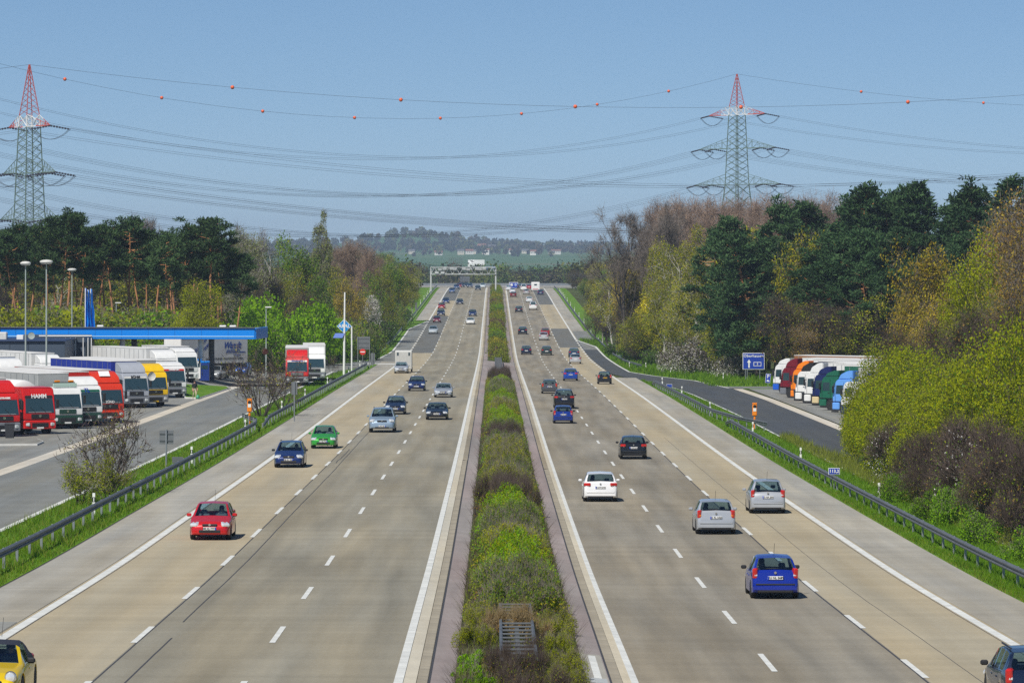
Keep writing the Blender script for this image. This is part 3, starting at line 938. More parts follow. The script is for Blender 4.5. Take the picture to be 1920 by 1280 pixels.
GANT = mat('gantry_grey_white', (.50, .52, .51), .5)
def gantry():
    Y = 1120; s = FPX/Y
    X = lambda p: (p-XV)/s
    Z = lambda p: ZC-(p-YV)/s
    x0, x1 = X(808), X(929.5)
    root = thing('sign_gantry', 'white lattice gantry carrying signal boxes over the oncoming lanes', 'gantry', (x0, Y, H1(x0, Y)))
    o = Vector(root.location)
    zb, zt = Z(514)-o.z, Z(501)-o.z
    xr = x1 - x0
    for yy in (-.6, .6):
        mb = MB(); lattice(mb, (0, yy, zb), (xr, yy, zb), zt-zb, 9, .09); mb.build('lattice_girder', GANT, root, smooth=False)
    for xx, yb in ((0, 0), (xr, H1(x1, Y)-o.z)):
        MB().box((xx, 0, (zt+yb)/2), (.42, .9, zt-yb), bev=.05).build('leg', GANT, root, smooth=False)
    sm = MB().box((0, 0, 0), (1.25, .35, .85), bev=.05).mesh('signal_box', GANT, smooth=False)
    sm2 = MB().box((0, -.19, 0), (.95, .03, .5)).mesh('signal_face', M['black'], smooth=False)
    for p, q in ((825, 505), (834, 504), (847, 504), (853, 504.5), (870, 504), (878, 505), (894, 504), (900, 504.5), (908, 504), (819, 511), (830, 511)):
        b = new_obj('signal_box', sm, root); b.location = (X(p)-o.x, -.9, Z(q)-o.z); b.scale = (.85, 1, .75)
    # dark grid board rising above
    mb = MB()
    za, zb2 = Z(499)-o.z, Z(484)-o.z
    for p in range(842, 869, 4): mb.bar((X(p)-o.x, .9, za), (X(p)-o.x, .9, zb2), .07, 4)
    for q in (484, 488, 492, 496): mb.bar((X(841)-o.x, .9, Z(q)-o.z), (X(869)-o.x, .9, Z(q)-o.z), .06, 4)
    mb.build('grid_frame', M['steeldark'], root, smooth=False)
gantry()

def overpass():
    Y = 1560; s = FPX/Y
    X = lambda p: (p-XV)/s
    x0, x1 = X(660), X(1130)
    zt = ZC-(534-YV)/s
    gz = H1(0, Y)
    root = thing('overpass_bridge', 'thin grey overpass crossing beyond the crest of the motorway', 'bridge', (0, Y, gz))
    MB().box(((x0+x1)/2, 0, zt-gz-.9), (x1-x0, 9, 1.1), bev=.1).build('deck', mat('bridge_concrete', (.30, .29, .27), .8, var=.15), root, smooth=False)
    for yy in (-4.3, 4.3):
        MB().box(((x0+x1)/2, yy, zt-gz+.15), (x1-x0, .12, .9)).build('parapet', M['steel'], root, smooth=False)
    for xx in (x0+6, -18.5, .5, 19, x1-6):
        MB().box((xx, 0, (zt-gz-1.4)/2-1), (1.0, 6, zt-gz-1.4+2), bev=.1).build('pier', M['dirtywhite'], root, smooth=False)
overpass()

def far_board(px, py, wpx, hpx, Y, label, m, base=True, grid=False, syms=False):
    s = FPX/Y; x = (px-XV)/s; z0 = H1(x, Y); zc = ZC-(py-YV)/s - z0
    root = thing('motorway_sign', label, 'road sign', (x, Y, z0))
    w, h = wpx/s, hpx/s
    if grid:
        mb = MB()
        for k in range(6): mb.bar((-w/2 + w*k/5, 0, zc-h/2), (-w/2 + w*k/5, 0, zc+h/2), .07, 4)
        for k in range(4): mb.bar((-w/2, 0, zc-h/2+h*k/3), (w/2, 0, zc-h/2+h*k/3), .07, 4)
        mb.build('sign_frame', m, root, smooth=False)
        MB().box((0, .2, zc), (w, .05, h)).build('sign_back', M['steel'], root, smooth=False)
    else:
        MB().box((0, 0, zc), (w, .08, h)).build('sign_border', M['white'], root, smooth=False)
        b = MB().box((0, -.06, zc), (w-.3, .05, h-.3)).build('sign_panel', m, root, smooth=False)
        if syms:
            MB().box((-w*.22, -.10, zc+.1*h), (w*.26, .03, h*.32), M=Matrix.Rotation(.5, 3, 'Y')).build('route_symbol', M['white'], b, smooth=False)
            MB().box((-w*.22, -.105, zc+.1*h), (w*.26, .03, h*.12), M=Matrix.Rotation(-.5, 3, 'Y')).build('route_symbol', M['white'], b, smooth=False)
            MB().lathe((w*.22, -.10, zc+.1*h), [(h*.2, -.015), (h*.2, .015)], 12, 'Y').build('route_symbol', mat('sign_pale_blue', (.35, .45, .75), .5), b)
    for xx in (-w*.36, w*.36):
        MB().bar((xx, .12, -.3), (xx, .12, zc), .12, 6).build('post', M['steel'], root)
far_board(963, 535, 17, 12, 1270, 'blue motorway sign showing above the cars at the crest', M['signblue'], syms=True)
far_board(871.5, 523, 18, 10, 1390, 'distant gridded sign back seen under the gantry', M['steeldark'], grid=True)
# ------------------------------------------------------------ pylons and power lines
PG = mat('pylon_green_steel', (.17, .24, .20), .55, metal=.2)
PR = mat('pylon_red_paint', (.52, .075, .04), .5)
PW = mat('pylon_white_paint', (.75, .75, .74), .5)
INS = mat('insulator_porcelain', (.035, .03, .04), .3)
WIRE = mat('conductor_cable', (.055, .06, .07), .6, metal=.3)
BALL = mat('marker_orange', (.80, .12, .02), .4)

def pylon(label, X, Y, zarm, peak, gaps, arms, rz, wires_dirs):
    """lattice tower; zarm = height of the top cross-arm above the camera"""
    g = H1(X, Y)
    root = thing('electricity_pylon', label, 'pylon', (X, Y, g), rz)
    z1 = ZC + zarm - g
    z2, z3 = z1 - gaps[0], z1 - gaps[0] - gaps[1]
    def wid(z):
        return float(np.interp(z, [0, z3 - 6, z3, z1, z1 + 2.4], [9.5, 6.0, 4.9, 3.4, 3.0]))
    def body(za, zb, n, mm, name, r):
        mb = MB()
        for k in range(n):
            a, b = za + (zb-za)*k/n, za + (zb-za)*(k+1)/n
            wa, wb = wid(a)/2, wid(b)/2
            ca = [Vector((sx*wa, sy*wa, a)) for sx, sy in ((-1,-1),(1,-1),(1,1),(-1,1))]
            cb = [Vector((sx*wb, sy*wb, b)) for sx, sy in ((-1,-1),(1,-1),(1,1),(-1,1))]
            for i in range(4):
                j = (i+1) % 4
                mb.bar(ca[i], cb[i], r*1.5, 4, cap=False)
                mb.bar(ca[i], cb[j], r*.75, 4, cap=False); mb.bar(ca[j], cb[i], r*.75, 4, cap=False)
        mb.build(name, mm, root, smooth=False)
    body(0, z3, 9, PG, 'tower_base', .115)
    body(z3, z1, 11, PG, 'tower_shaft', .09)
    body(z1, z1 + 2.4, 1, PW, 'white_collar', .10)
    mb = MB(); n = 9; zt = z1 + peak
    for k in range(n):
        a, b = z1 + 2.4 + (peak-2.4)*k/n, z1 + 2.4 + (peak-2.4)*(k+1)/n
        wa, wb = 1.5*(1-k/n)+.08, 1.5*(1-(k+1)/n)+.08
        ca = [Vector((sx*wa, sy*wa, a)) for sx, sy in ((-1,-1),(1,-1),(1,1),(-1,1))]
        cb = [Vector((sx*wb, sy*wb, b)) for sx, sy in ((-1,-1),(1,-1),(1,1),(-1,1))]
        for i in range(4):
            j = (i+1) % 4
            mb.bar(ca[i], cb[i], .095, 4, cap=False); mb.bar(ca[i], cb[j], .055, 4, cap=False)
    mb.build('peak', PR, root, smooth=False)
    tips = {}
    for lvl, (z, hl) in enumerate(zip((z1, z2, z3), arms)):
        for sx in (-1, 1):
            w = wid(z)/2
            tip = Vector((sx*hl, 0, z + .1))
            top = z + (2.6 if lvl == 0 else 3.1)
            nseg = 5
            parts = [('cross_arm', PG)] if lvl else [('cross_arm', PR)]
            mb = MB(); mw = MB()
            for sy in (-1, 1):
                r0 = Vector((sx*w, sy*w, z)); t0 = Vector((sx*wid(top)/2, sy*wid(top)/2, top))
                for k in range(nseg):
                    q = mw if (lvl == 0 and k < 2) else mb
                    a0, a1 = r0.lerp(tip, k/nseg), r0.lerp(tip, (k+1)/nseg)
                    b0, b1 = t0.lerp(tip, k/nseg), t0.lerp(tip, (k+1)/nseg)
                    q.bar(a0, a1, .13, 4, cap=False); q.bar(b0, b1, .075, 4, cap=False)
                    q.bar(a0, b1, .05, 4, cap=False); q.bar(a1, b1, .05, 4, cap=False)
            mb.build('cross_arm', parts[0][1], root, smooth=False)
            if mw.n: mw.build('white_arm_root', PW, root, smooth=False)
            for fr in ((1.0,) if lvl == 0 else (1.0, .62)):
                tips[(lvl, sx, fr)] = Vector((sx*hl*fr, 0, z))
    top_pt = Vector((0, 0, zt))
    # tension insulators and jumper loops
    Rz = Matrix.Rotation(rz, 3, 'Z')
    out = {}
    for key, t in tips.items():
        ends = []
        for d in wires_dirs:
            dl = Rz.inverted() @ Vector((d[0], d[1], 0)).normalized()
            e = t + dl*4.2 + Vector((0, 0, -.75))
            mb = MB()
            for k in range(7):
                a, b = t.lerp(e, (k+.1)/7), t.lerp(e, (k+.75)/7)
                mb.bar(a, b, .20, 6)
            mb.bar(t, e, .09, 4)
            mb.build('insulator', INS, root, smooth=False)
            ends.append(e)
        mb = MB()
        for off in (-.2, .2):
            pr = None
            for i in range(9):
                u = i/8
                p = ends[0].lerp(ends[1], u) + Vector((0, off, -2.3*4*u*(1-u)*.95))
                if pr is not None: mb.bar(pr, p, .05, 4, cap=False)
                pr = p
        mb.build('jumper_loop', WIRE, root, smooth=False)
        out[key] = [Rz @ e + Vector((X, Y, g)) for e in ends]
    out['top'] = Vector((X, Y, g)) + top_pt
    return out

def cable(label, group, a, b, sag, twin=.42, r=.024, name='power_cable', n=26):
    a, b = Vector(a), Vector(b)
    V = []; F = []; k = 4
    side = (b - a).cross(Vector((0, 0, 1))).normalized()
    for off in ((-twin/2, twin/2) if twin else (0,)):
        base = len(V)
        for i in range(n+1):
            u = i/n
            p = a.lerp(b, u) + Vector((0, 0, -4*sag*u*(1-u))) + Vector((0, 0, off)) + side*off*.6
            for j in range(k):
                t = 2*math.pi*j/k
                V.append(tuple(p + side*math.cos(t)*r + Vector((0, 0, math.sin(t)*r)) - a))
        for i in range(n):
            for j in range(k):
                F.append((base+i*k+j, base+i*k+(j+1) % k, base+(i+1)*k+(j+1) % k, base+(i+1)*k+j))
    o = MB().add(V, F).build(name, WIRE, None, smooth=False)
    o.location = a
    tag(o, label, 'power line', group)
    return lambda u: a.lerp(b, u) + Vector((0, 0, -4*sag*u*(1-u)))

d1r = Vector((290, 15)).normalized(); d1l = Vector((-280, -10)).normalized()
A = pylon('tall lattice pylon with red peak standing above the pines behind the fuel canopy', -100.3, 880, 27.9, 13.4, (10.0, 10.0), (8.7, 11.0, 12.3), math.atan2(-.80, .60), [d1l, d1r])
d2l = Vector((-225.7, -283)).normalized(); d2r = Vector((229, 45)).normalized()
B = pylon('lattice pylon with red and white top rising out of the bare treetops', 70.7, 1185, 41.0, 11.9, (9.8, 10.5), (12.6, 17.0, 19.0), math.atan2(-.80, .60), [d2l, d2r])

ballm = MB().lathe((0, 0, 0), [(.03, -.43), (.2, -.38), (.36, -.24), (.43, 0), (.36, .24), (.2, .38), (.03, .43)], 14)
ballm = ballm.mesh('marker_ball', BALL)
def balls(f, us, label, group):
    for u in us:
        o = new_obj('marker_ball', ballm); o.location = f(u); tag(o, label, 'marker ball', group)

P1R, P1L = Vector((190, 895, 0)), Vector((-390, 868, 0))
P2L, P2R = Vector((-155, 902, 0)), Vector((300, 1232, 0))
g1, g2 = 'cables of the nearer power line', 'cables of the farther power line'
la, lb = 'thin twin cable running level from the pylon above the pines', 'thin twin cable climbing to the pylon above the bare treetops'
for key, ends in A.items():
    if key == 'top': continue
    e0, e1 = ends
    lateral = (Vector(e1) - Vector((-100.3, 880, e1.z)))
    cable(la, g1, e1, Vector((P1R.x + lateral.x, P1R.y + lateral.y, e1.z)), 12)
    cable(la, g1, e0, Vector((P1L.x + lateral.x, P1L.y + lateral.y, e0.z + 3)), 12)
f1 = cable('thin earth wire with orange balls from the peak above the pines', 'earth wires', A['top'], Vector((190, 895, A['top'].z + 2)), 10, twin=0, r=.028)
cable('thin earth wire with orange balls from the peak above the pines', 'earth wires', A['top'], Vector((-390, 868, A['top'].z)), 10, twin=0, r=.028)
for key, ends in B.items():
    if key == 'top': continue
    e0, e1 = ends
    lateral = (Vector(e0) - Vector((70.7, 1185, e0.z)))
    cable(lb, g2, e0, Vector((P2L.x + lateral.x*.8, P2L.y + lateral.y*.8, e0.z + 7)), 18.2)
    cable(lb, g2, e1, Vector((P2R.x + lateral.x, P2R.y + lateral.y, e1.z)), 10)
f2 = cable('thin earth wire with small orange balls climbing to the red peak', 'earth wires to the far pylon', B['top'], Vector((-155, 902, B['top'].z + 3.6)), 19, twin=0, r=.028)
f3 = cable('thin earth wire with small orange balls climbing to the red peak', 'earth wires to the far pylon', B['top'], Vector((300, 1232, B['top'].z)), 9, twin=0, r=.028)
def u_at(f, px):
    us = np.linspace(0, 1, 2001); best = min(us, key=lambda u: abs((lambda p: XV + FPX*p.x/p.y)(f(float(u))) - px)); return float(best)
balls(f1, [u_at(f1, p) for p in (436, 752, 1079, 1389, 1702)], 'larger orange marker ball on the earth wire from the pylon above the pines', 'balls on the nearer earth wire')
balls(f2, [u_at(f2, p) for p in (122, 303, 493, 665, 826, 978, 1120, 1254)], 'smaller orange marker ball on the earth wire climbing to the far pylon', 'balls on the farther earth wire')
balls(f3, [u_at(f3, p) for p in (1615, 1844)], 'small orange marker ball on the wire leading away over the dark pines', 'balls over the dark pines')
# ------------------------------------------------------------ cars
CARS = {
 'hatch': dict(L=3.95, W=1.66, H=1.44, top=[(0,.50),(.012,.62),(.05,.72),(.14,.80),(.27,.93),(.44,1.385),(.58,1.44),(.74,1.42),(.86,1.36),(.955,.98),(.985,.90),(1,.58)],
               belt=[(0,.48),(.05,.68),(.27,.88),(.6,.92),(.95,.96),(1,.56)], ws=(.27,.44), rw=(.86,.955), axles=(.19,.83), wr=.30, side=((.36,.56),(.59,.80))),
 'golf': dict(L=4.2, W=1.78, H=1.48, top=[(0,.50),(.012,.64),(.05,.76),(.14,.84),(.27,.97),(.43,1.42),(.57,1.48),(.75,1.46),(.87,1.40),(.955,1.04),(.985,.96),(1,.60)],
               belt=[(0,.48),(.05,.72),(.27,.92),(.6,.97),(.95,1.02),(1,.58)], ws=(.27,.43), rw=(.87,.955), axles=(.20,.83), wr=.32, side=((.35,.56),(.59,.80))),
 'wagon': dict(L=4.5, W=1.72, H=1.47, top=[(0,.50),(.012,.62),(.05,.74),(.14,.82),(.25,.95),(.40,1.40),(.55,1.46),(.75,1.46),(.90,1.41),(.965,1.02),(.988,.94),(1,.60)],
               belt=[(0,.48),(.05,.70),(.25,.90),(.6,.94),(.96,.99),(1,.58)], ws=(.25,.40), rw=(.90,.965), axles=(.185,.79), wr=.31, side=((.33,.50),(.525,.68),(.705,.86)), rails=True),
 'sedan': dict(L=4.6, W=1.76, H=1.43, top=[(0,.50),(.012,.62),(.05,.73),(.14,.82),(.27,.94),(.42,1.37),(.54,1.43),(.64,1.41),(.70,1.37),(.83,1.02),(.95,1.00),(.985,.94),(1,.60)],
               belt=[(0,.48),(.05,.69),(.27,.89),(.6,.93),(.83,.96),(.95,.95),(1,.58)], ws=(.27,.42), rw=(.70,.83), axles=(.19,.80), wr=.315, side=((.345,.51),(.53,.69))),
 'coupe': dict(L=4.6, W=1.80, H=1.32, top=[(0,.48),(.012,.57),(.05,.66),(.14,.74),(.31,.87),(.46,1.27),(.56,1.32),(.64,1.30),(.70,1.26),(.85,.97),(.96,.94),(.985,.88),(1,.58)],
               belt=[(0,.46),(.05,.62),(.31,.82),(.6,.87),(.85,.91),(.96,.90),(1,.56)], ws=(.31,.46), rw=(.70,.85), axles=(.20,.79), wr=.32, side=((.385,.56),(.58,.70))),
 'suv': dict(L=4.75, W=1.92, H=1.74, top=[(0,.62),(.012,.80),(.045,.95),(.13,1.02),(.24,1.13),(.38,1.66),(.55,1.74),(.75,1.73),(.89,1.67),(.965,1.22),(.988,1.12),(1,.72)],
               belt=[(0,.60),(.045,.90),(.24,1.08),(.6,1.13),(.96,1.18),(1,.70)], ws=(.24,.38), rw=(.89,.965), axles=(.19,.80), wr=.375, side=((.31,.50),(.525,.68),(.705,.86)), rails=True),
 'mpv': dict(L=4.0, W=1.76, H=1.60, top=[(0,.52),(.012,.68),(.05,.82),(.12,.90),(.20,1.00),(.40,1.52),(.56,1.60),(.76,1.59),(.88,1.53),(.96,1.04),(.985,.96),(1,.62)],
               belt=[(0,.50),(.05,.78),(.20,.96),(.6,1.03),(.96,1.00),(1,.60)], ws=(.20,.40), rw=(.88,.96), axles=(.19,.82), wr=.31, side=((.30,.53),(.56,.82))),
 'van': dict(L=4.9, W=1.90, H=1.95, top=[(0,.56),(.012,.80),(.05,1.0),(.12,1.10),(.18,1.2),(.32,1.85),(.5,1.95),(.75,1.95),(.95,1.90),(.985,1.2),(.995,1.1),(1,.62)],
               belt=[(0,.54),(.05,.95),(.18,1.15),(.6,1.2),(.98,1.15),(1,.60)], ws=(.18,.32), rw=(.95,.985), axles=(.18,.80), wr=.33, side=((.25,.42),(.45,.66),(.69,.90))),
 'classic': dict(L=4.14, W=1.60, H=1.30, top=[(0,.40),(.02,.56),(.07,.70),(.16,.78),(.30,.86),(.40,1.24),(.50,1.32),(.60,1.29),(.68,1.18),(.80,.86),(.93,.76),(.985,.62),(1,.46)],
               belt=[(0,.38),(.07,.66),(.30,.82),(.55,.84),(.80,.80),(.93,.72),(1,.44)], ws=(.30,.40), rw=(.66,.74), axles=(.20,.80), wr=.31, side=((.355,.56),), soft=True),
}
def lin(pts, t):
    return float(np.interp(t, [p[0] for p in pts], [p[1] for p in pts]))

_wheels = {}
def wheel_meshes(r, w=.20):
    k = (round(r, 3), w)
    if k not in _wheels:
        ty = MB().lathe((0, 0, 0), [(r*.62, -w/2), (r*.9, -w/2), (r, -w*.32), (r, w*.32), (r*.9, w/2), (r*.62, w/2)], 20, 'X').mesh('tyre', M['rubber'])
        ri = MB().lathe((0, 0, 0), [(r*.15, -w*.46), (r*.5, -w*.40), (r*.64, -w*.5), (r*.64, w*.5), (r*.5, w*.40), (r*.15, w*.46)], 14, 'X').mesh('rim', M['rim'])
        _wheels[k] = (ty, ri)
    return _wheels[k]

def put_wheel(root, x, y, r, w=.20):
    ty, ri = wheel_meshes(r, w)
    o = new_obj('wheel', None, root); o.location = (x, y, r); o.empty_display_size = .1
    new_obj('tyre', ty, o); new_obj('rim', ri, o)

def car_shell(sp):
    L, W = sp['L'], sp['W']; wr = sp['wr']; Ra = wr * 1.16; sill = .21 if sp['H'] < 1.7 else .30
    ya = [L/2 - a*L for a in sp['axles']]
    ts = set(p[0] for p in sp['top']) | set(p[0] for p in sp['belt']) | {.03, .08, .11, .92, .94, .97, .995}
    for s in sp['side']: ts |= set(s)
    for a in sp['axles']:
        for q in (-1.001, -.9, -.7, -.4, 0, .4, .7, .9, 1.001): ts.add(a + q*Ra/L)
    ts = sorted(t for t in ts if 0 <= t <= 1)
    out = [ts[0]]
    for t in ts[1:]:
        if t - out[-1] > .004: out.append(t)
    ts = out
    if ts[-1] < 1: ts[-1] = 1.0
    ws, rw = sp['ws'], sp['rw']
    def taper(t):
        return float(np.interp(t, [0, .012, .04, .10, .18, .5, .86, .95, .985, 1], [.74, .82, .89, .955, .99, 1.0, .985, .95, .92, .86]))
    rings = []
    for t in ts:
        y = L/2 - t*L; w = W/2*taper(t)
        zt = lin(sp['top'], t); zb = min(lin(sp['belt'], t), zt - .02)
        zl = sill + (.10 if t < .01 or t > .99 else .03 if t < .04 or t > .96 else 0)
        zw = zl
        for q in ya:
            if abs(y - q) < Ra: zw = max(zw, wr + math.sqrt(Ra*Ra - (y-q)**2))
        zw = min(zw, zb - .06)
        mid = max(.62*zb, zw + .02)
        cab = min(1, max(0, (zt - zb - .04)/.2)) if ws[0] <= t <= rw[1] else 0
        xr = .945*w - .36*(zt - zb)
        x7 = cab*xr + (1-cab)*.90*w; z7 = zt - .03 - .03*cab
        z7 = max(z7, zb + .004)
        x8 = cab*(xr - .085) + (1-cab)*.80*w; z8 = max(zt - .010, z7 + .003)
        yy = y - 0
        rings.append([(0, yy, zl), (w-.26, yy, zl), (w-.26, yy, zw + .001), (w*.992, yy, zw + .002), (w, yy, mid), (.985*w, yy, zb - .05), (.945*w, yy, zb), (x7, yy, z7), (x8, yy, z8), (0, yy, zt + .015)])
    return ts, rings

def make_car(kind, name, label, colour, px, py, rear_view, near=False, plate=None, group=None, X=None, roof=None, plate_y=False, trim=None, antenna=False, tall=False, detail=True, heading=None, cat='car', Y=None):
    sp = CARS[kind]; L, W = sp['L'], sp['W']
    if Y is None:
        p = G(px, py); y = p.y + L/2; x = p.x if X is None else X
        if X is None: x = (px - XV)/FPX*p.y
    else:
        x, y = X, Y
    slope = math.atan2(H1(x, y+2) - H1(x, y-2), 4)
    rz = (0 if rear_view else math.pi) if heading is None else heading
    root = thing(name, label, cat, (x, y, H1(x, y) + .006), rz, group, rx=slope if rear_view else -slope)
    if heading is not None: root.rotation_euler = (0, 0, rz)
    ts, rings = car_shell(sp)
    n = len(ts); K = 10
    pm = paint('car_paint_' + name, colour, metal=.0 if max(colour) > .6 and min(colour) > .5 else .25)
    V = []; idx = []
    for r in rings:
        row = []
        for s in (1, -1):
            base = len(V)
            for q in r: V.append((q[0]*s, q[1], q[2]))
            row.append(base)
        idx.append(row)
    body, wsf, rwf = [], [], []
    sides = {}
    ws, rw = sp['ws'], sp['rw']
    soft = []
    for i in range(n-1):
        tm = (ts[i] + ts[i+1])/2
        for si in (0, 1):
            a, b = idx[i][si], idx[i+1][si]
            for j in range(K-1):
                q = (a+j, a+j+1, b+j+1, b+j) if si == 0 else (a+j+1, a+j, b+j, b+j+1)
                if j == 8 and ws[0] < tm < ws[1]: wsf.append(q)
                elif j == 8 and rw[0] < tm < rw[1]: rwf.append(q)
                elif j == 6 and any(s0 < tm < s1 for s0, s1 in sp['side']):
                    k = [m for m, (s0, s1) in enumerate(sp['side']) if s0 < tm < s1][0]
                    sides.setdefault((si, k), []).append(q)
                elif sp.get('soft') and ((j >= 7 and ws[1] < tm < .80) or (j == 6 and .56 < tm < .80)): soft.append(q)
                else: body.append(q)
    for e, flip in ((0, False), (n-1, True)):
        a, b = idx[e]
        for j in range(K-1):
            q = (a+j, b+j, b+j+1, a+j+1); body.append(q if flip else q[::-1])
    def part(nm, faces, m, parent=root, off=0):
        used = sorted(set(i for f in faces for i in f)); mp = {v: k for k, v in enumerate(used)}
        me = bpy.data.meshes.new(nm)
        me.from_pydata([V[i] for i in used], [], [tuple(mp[i] for i in f) for f in faces])
        bm = bmesh.new(); bm.from_mesh(me)
        bmesh.ops.remove_doubles(bm, verts=bm.verts, dist=.0008)
        bmesh.ops.recalc_face_normals(bm, faces=bm.faces)
        bm.to_mesh(me); bm.free()
        me.materials.append(m); sharp(me, 42)
        return new_obj(nm, me, parent)
    bo = part('body', body, pm)
    if soft: part('soft_top', soft, mat('soft_top_fabric', (.02, .024, .04), .8))
    part('windscreen', wsf, M['glass']); part('rear_window', rwf, M['glass'])
    for (si, k), f in sides.items(): part('side_window', f, M['glass'])
    for a in sp['axles']:
        for s in (1, -1): put_wheel(root, s*(W/2 - .115), L/2 - a*L, sp['wr'])
    H = sp['H']; hz = lin(sp['top'], .05) - .10
    fw = W/2*.84
    if not detail:
        z = hz if not rear_view else H*.58
        for s in (1, -1):
            MB().box((s*W*.37, (L/2 - .12) if not rear_view else (-L/2 + .08), z), (.30, .16, .15), M=Matrix.Rotation(-s*.4 if not rear_view else s*.3, 3, 'Z'), bev=.03).build('headlight' if not rear_view else 'tail_light', M['lamp'] if not rear_view else M['tail'], root)
        MB().box((0, (L/2 + .005) if not rear_view else -L/2 - .005, .45 if not rear_view else .66), (.52, .03, .12), bev=.005).build('number_plate', M['plate'], root, smooth=False)
        return root
    # interior
    it = MB()
    it.box((0, -.15, .42), (W*.78, L*.52, .12))
    it.box((0, L*.5 - (ws[0]+.03)*L - .12, lin(sp['belt'], ws[0]) - .06), (W*.76, .42, .16), bev=.05)
    it.build('dashboard', M['seat'], root)
    for s in (1, -1):
        yb = L/2 - .50*L
        st = MB().box((s*W*.21, yb, .70), (.46, .14, .54), M=Matrix.Rotation(.2, 3, 'X'), bev=.05)
        st.box((s*W*.21, yb - .08, 1.05 if H < 1.6 else 1.22), (.24, .09, .16), bev=.04)
        st.box((s*W*.21, yb + .28, .55), (.46, .5, .16), bev=.04)
        st.build('seat', M['seat'], root)
    MB().box((0, L/2 - .70*L, .66), (W*.74, .16, .44), M=Matrix.Rotation(.25, 3, 'X'), bev=.05).build('rear_bench', M['seat'], root)
    # lights
    cl_ = sp.get('soft')
    for s in (1, -1):
        if cl_:
            MB().lathe((s*W*.36, L/2 - .20, .62), [(.02, -.1), (.12, -.08), (.125, .06), (.10, .10), (.02, .12)], 16, 'Y').build('headlight', M['lamp'], root)
            MB().lathe((s*W*.36, L/2 - .17, .62), [(.128, -.02), (.14, .0), (.128, .055)], 16, 'Y').build('headlight_ring', M['chrome'], root)
            MB().box((s*W*.30, L/2 - .03, .40), (.22, .10, .07), bev=.02).build('indicator', M['amber'], root)
        else:
            MB().box((s*W*.355, L/2 - .20, hz), (.36, .34, .17 if kind != 'suv' else .2), M=Matrix.Rotation(-s*.45, 3, 'Z') @ Matrix.Rotation(-.25, 3, 'X'), bev=.06).build('headlight', M['lamp'], root)
        zt_ = H*.60 if kind != 'sedan' and kind != 'coupe' else H*.56
        big = tall or kind in ('hatch', 'mpv', 'wagon', 'van')
        tl = MB().box((s*W*(.405 if big else .30 if cl_ else .37), -L/2 + .12, zt_), (.17 if big else .36, .22, .36 if big else .17), M=Matrix.Rotation(s*.35, 3, 'Z') @ Matrix.Rotation(.12, 3, 'X'), bev=.04).build('tail_light', M['tail'], root)
        MB().box((s*W*(.395 if big else .34), -L/2 + .035, zt_ - .06), (.10, .05, .07), bev=.015).build('lamp_segment', M['amber'] if (px % 2) else M['lamp'], tl)
        MB().box((s*(W/2 + .085), L/2 - (ws[0]+.075)*L, lin(sp['belt'], ws[0]+.08) + .06), (.19, .10, .13), bev=.035).build('mirror', M['black'] if trim != 'body' else pm, root)
    # front: grille, air intake ; rear: bumper strip, plate recess
    if not cl_:
        MB().box((0, L/2 - .035, hz - .015), (W*.36, .09, .10), bev=.02).build('grille', M['black'], root)
        MB().lathe((0, L/2 + .012, hz + .0), [(.05, -.01), (.05, .01)], 12, 'Y').build('emblem', M['chrome'], root)
        MB().box((0, L/2 - .012, .36), (W*.52, .06, .12), bev=.02).build('air_intake', M['black'], root)
    else:
        for s in (1, -1):
            MB().box((s*.24, L/2 - .06, .50), (.30, .10, .09), bev=.02).build('grille', M['black'], root)
        MB().bar((-W*.44, L/2 - .02, .33), (W*.44, L/2 - .02, .33), .05, 8).build('bumper', M['chrome'], root)
    for s, yy, zz in ((1, L/2 + .012, .47), (-1, -L/2 - .012, .66 if kind not in ('golf', 'hatch', 'wagon', 'suv', 'mpv') else H*.50)):
        if cl_ and s == 1: zz = .26
        pl = MB().box((0, yy - s*.01, zz), (.52, .035, .115), bev=.006).build('number_plate', M['plateyellow'] if plate_y else M['plate'], root, smooth=False)
        MB().box((-.236*(-s if False else 1), yy + s*.010, zz), (.045, .006, .108)).build('country_band', M['euband'], pl, smooth=False)
        if plate and ((s == -1) == rear_view):
            text(plate, .105, M['ink'], pl, (.02, yy + s*.012, zz), 0 if s == -1 else math.pi, bold=.002)
    MB().box((0, -L/2 + .005, .50), (W*.80, .06, .05), bev=.015).build('bumper_strip', M['black'] if trim != 'body' else pm, root)
    MB().box((0, -L/2 + .06, .27), (W*.72, .12, .12), bev=.03).build('rear_valance', M['black'], root)
    MB().lathe((0, -L/2 + .02, H*.62), [(.045, -.01), (.045, .01)], 12, 'Y').build('emblem', M['chrome'], root)
    MB().box((-.1, -L/2 + (1-rw[1])*L*.86 + .03, lin(sp['top'], rw[1]) + .05), (.42, .03, .025)).build('wiper', M['black'], root, smooth=False)
    for s in (1, -1):
        mb = MB(); zz = lin(sp['belt'], .5) - .16
        for tt in ((.47, .66) if len(sp['side']) > 1 else (.5,)):
            mb.box((s*(W/2 - .004), L/2 - tt*L, zz), (.03, .16, .035), bev=.008)
        mb.build('door_handle', pm, root)
    if sp.get('rails'):
        for s in (1, -1):
            MB().bar((s*W*.34, L/2 - .46*L, H + .02), (s*W*.34, L/2 - .84*L, H + .01), .022, 6).build('roof_rail', M['black'], root)
    if antenna:
        MB().bar((.0, L/2 - .80*L, H), (.0, L/2 - .88*L, H + .42), .008, 4).build('antenna', M['black'], root)
    return root

def rgb(r, g, b): return srgb(r, g, b)
BLUE, NAVY, BLACK, SILV = (.008, .028, .32), (.012, .022, .075), (.010, .011, .013), (.42, .44, .47)
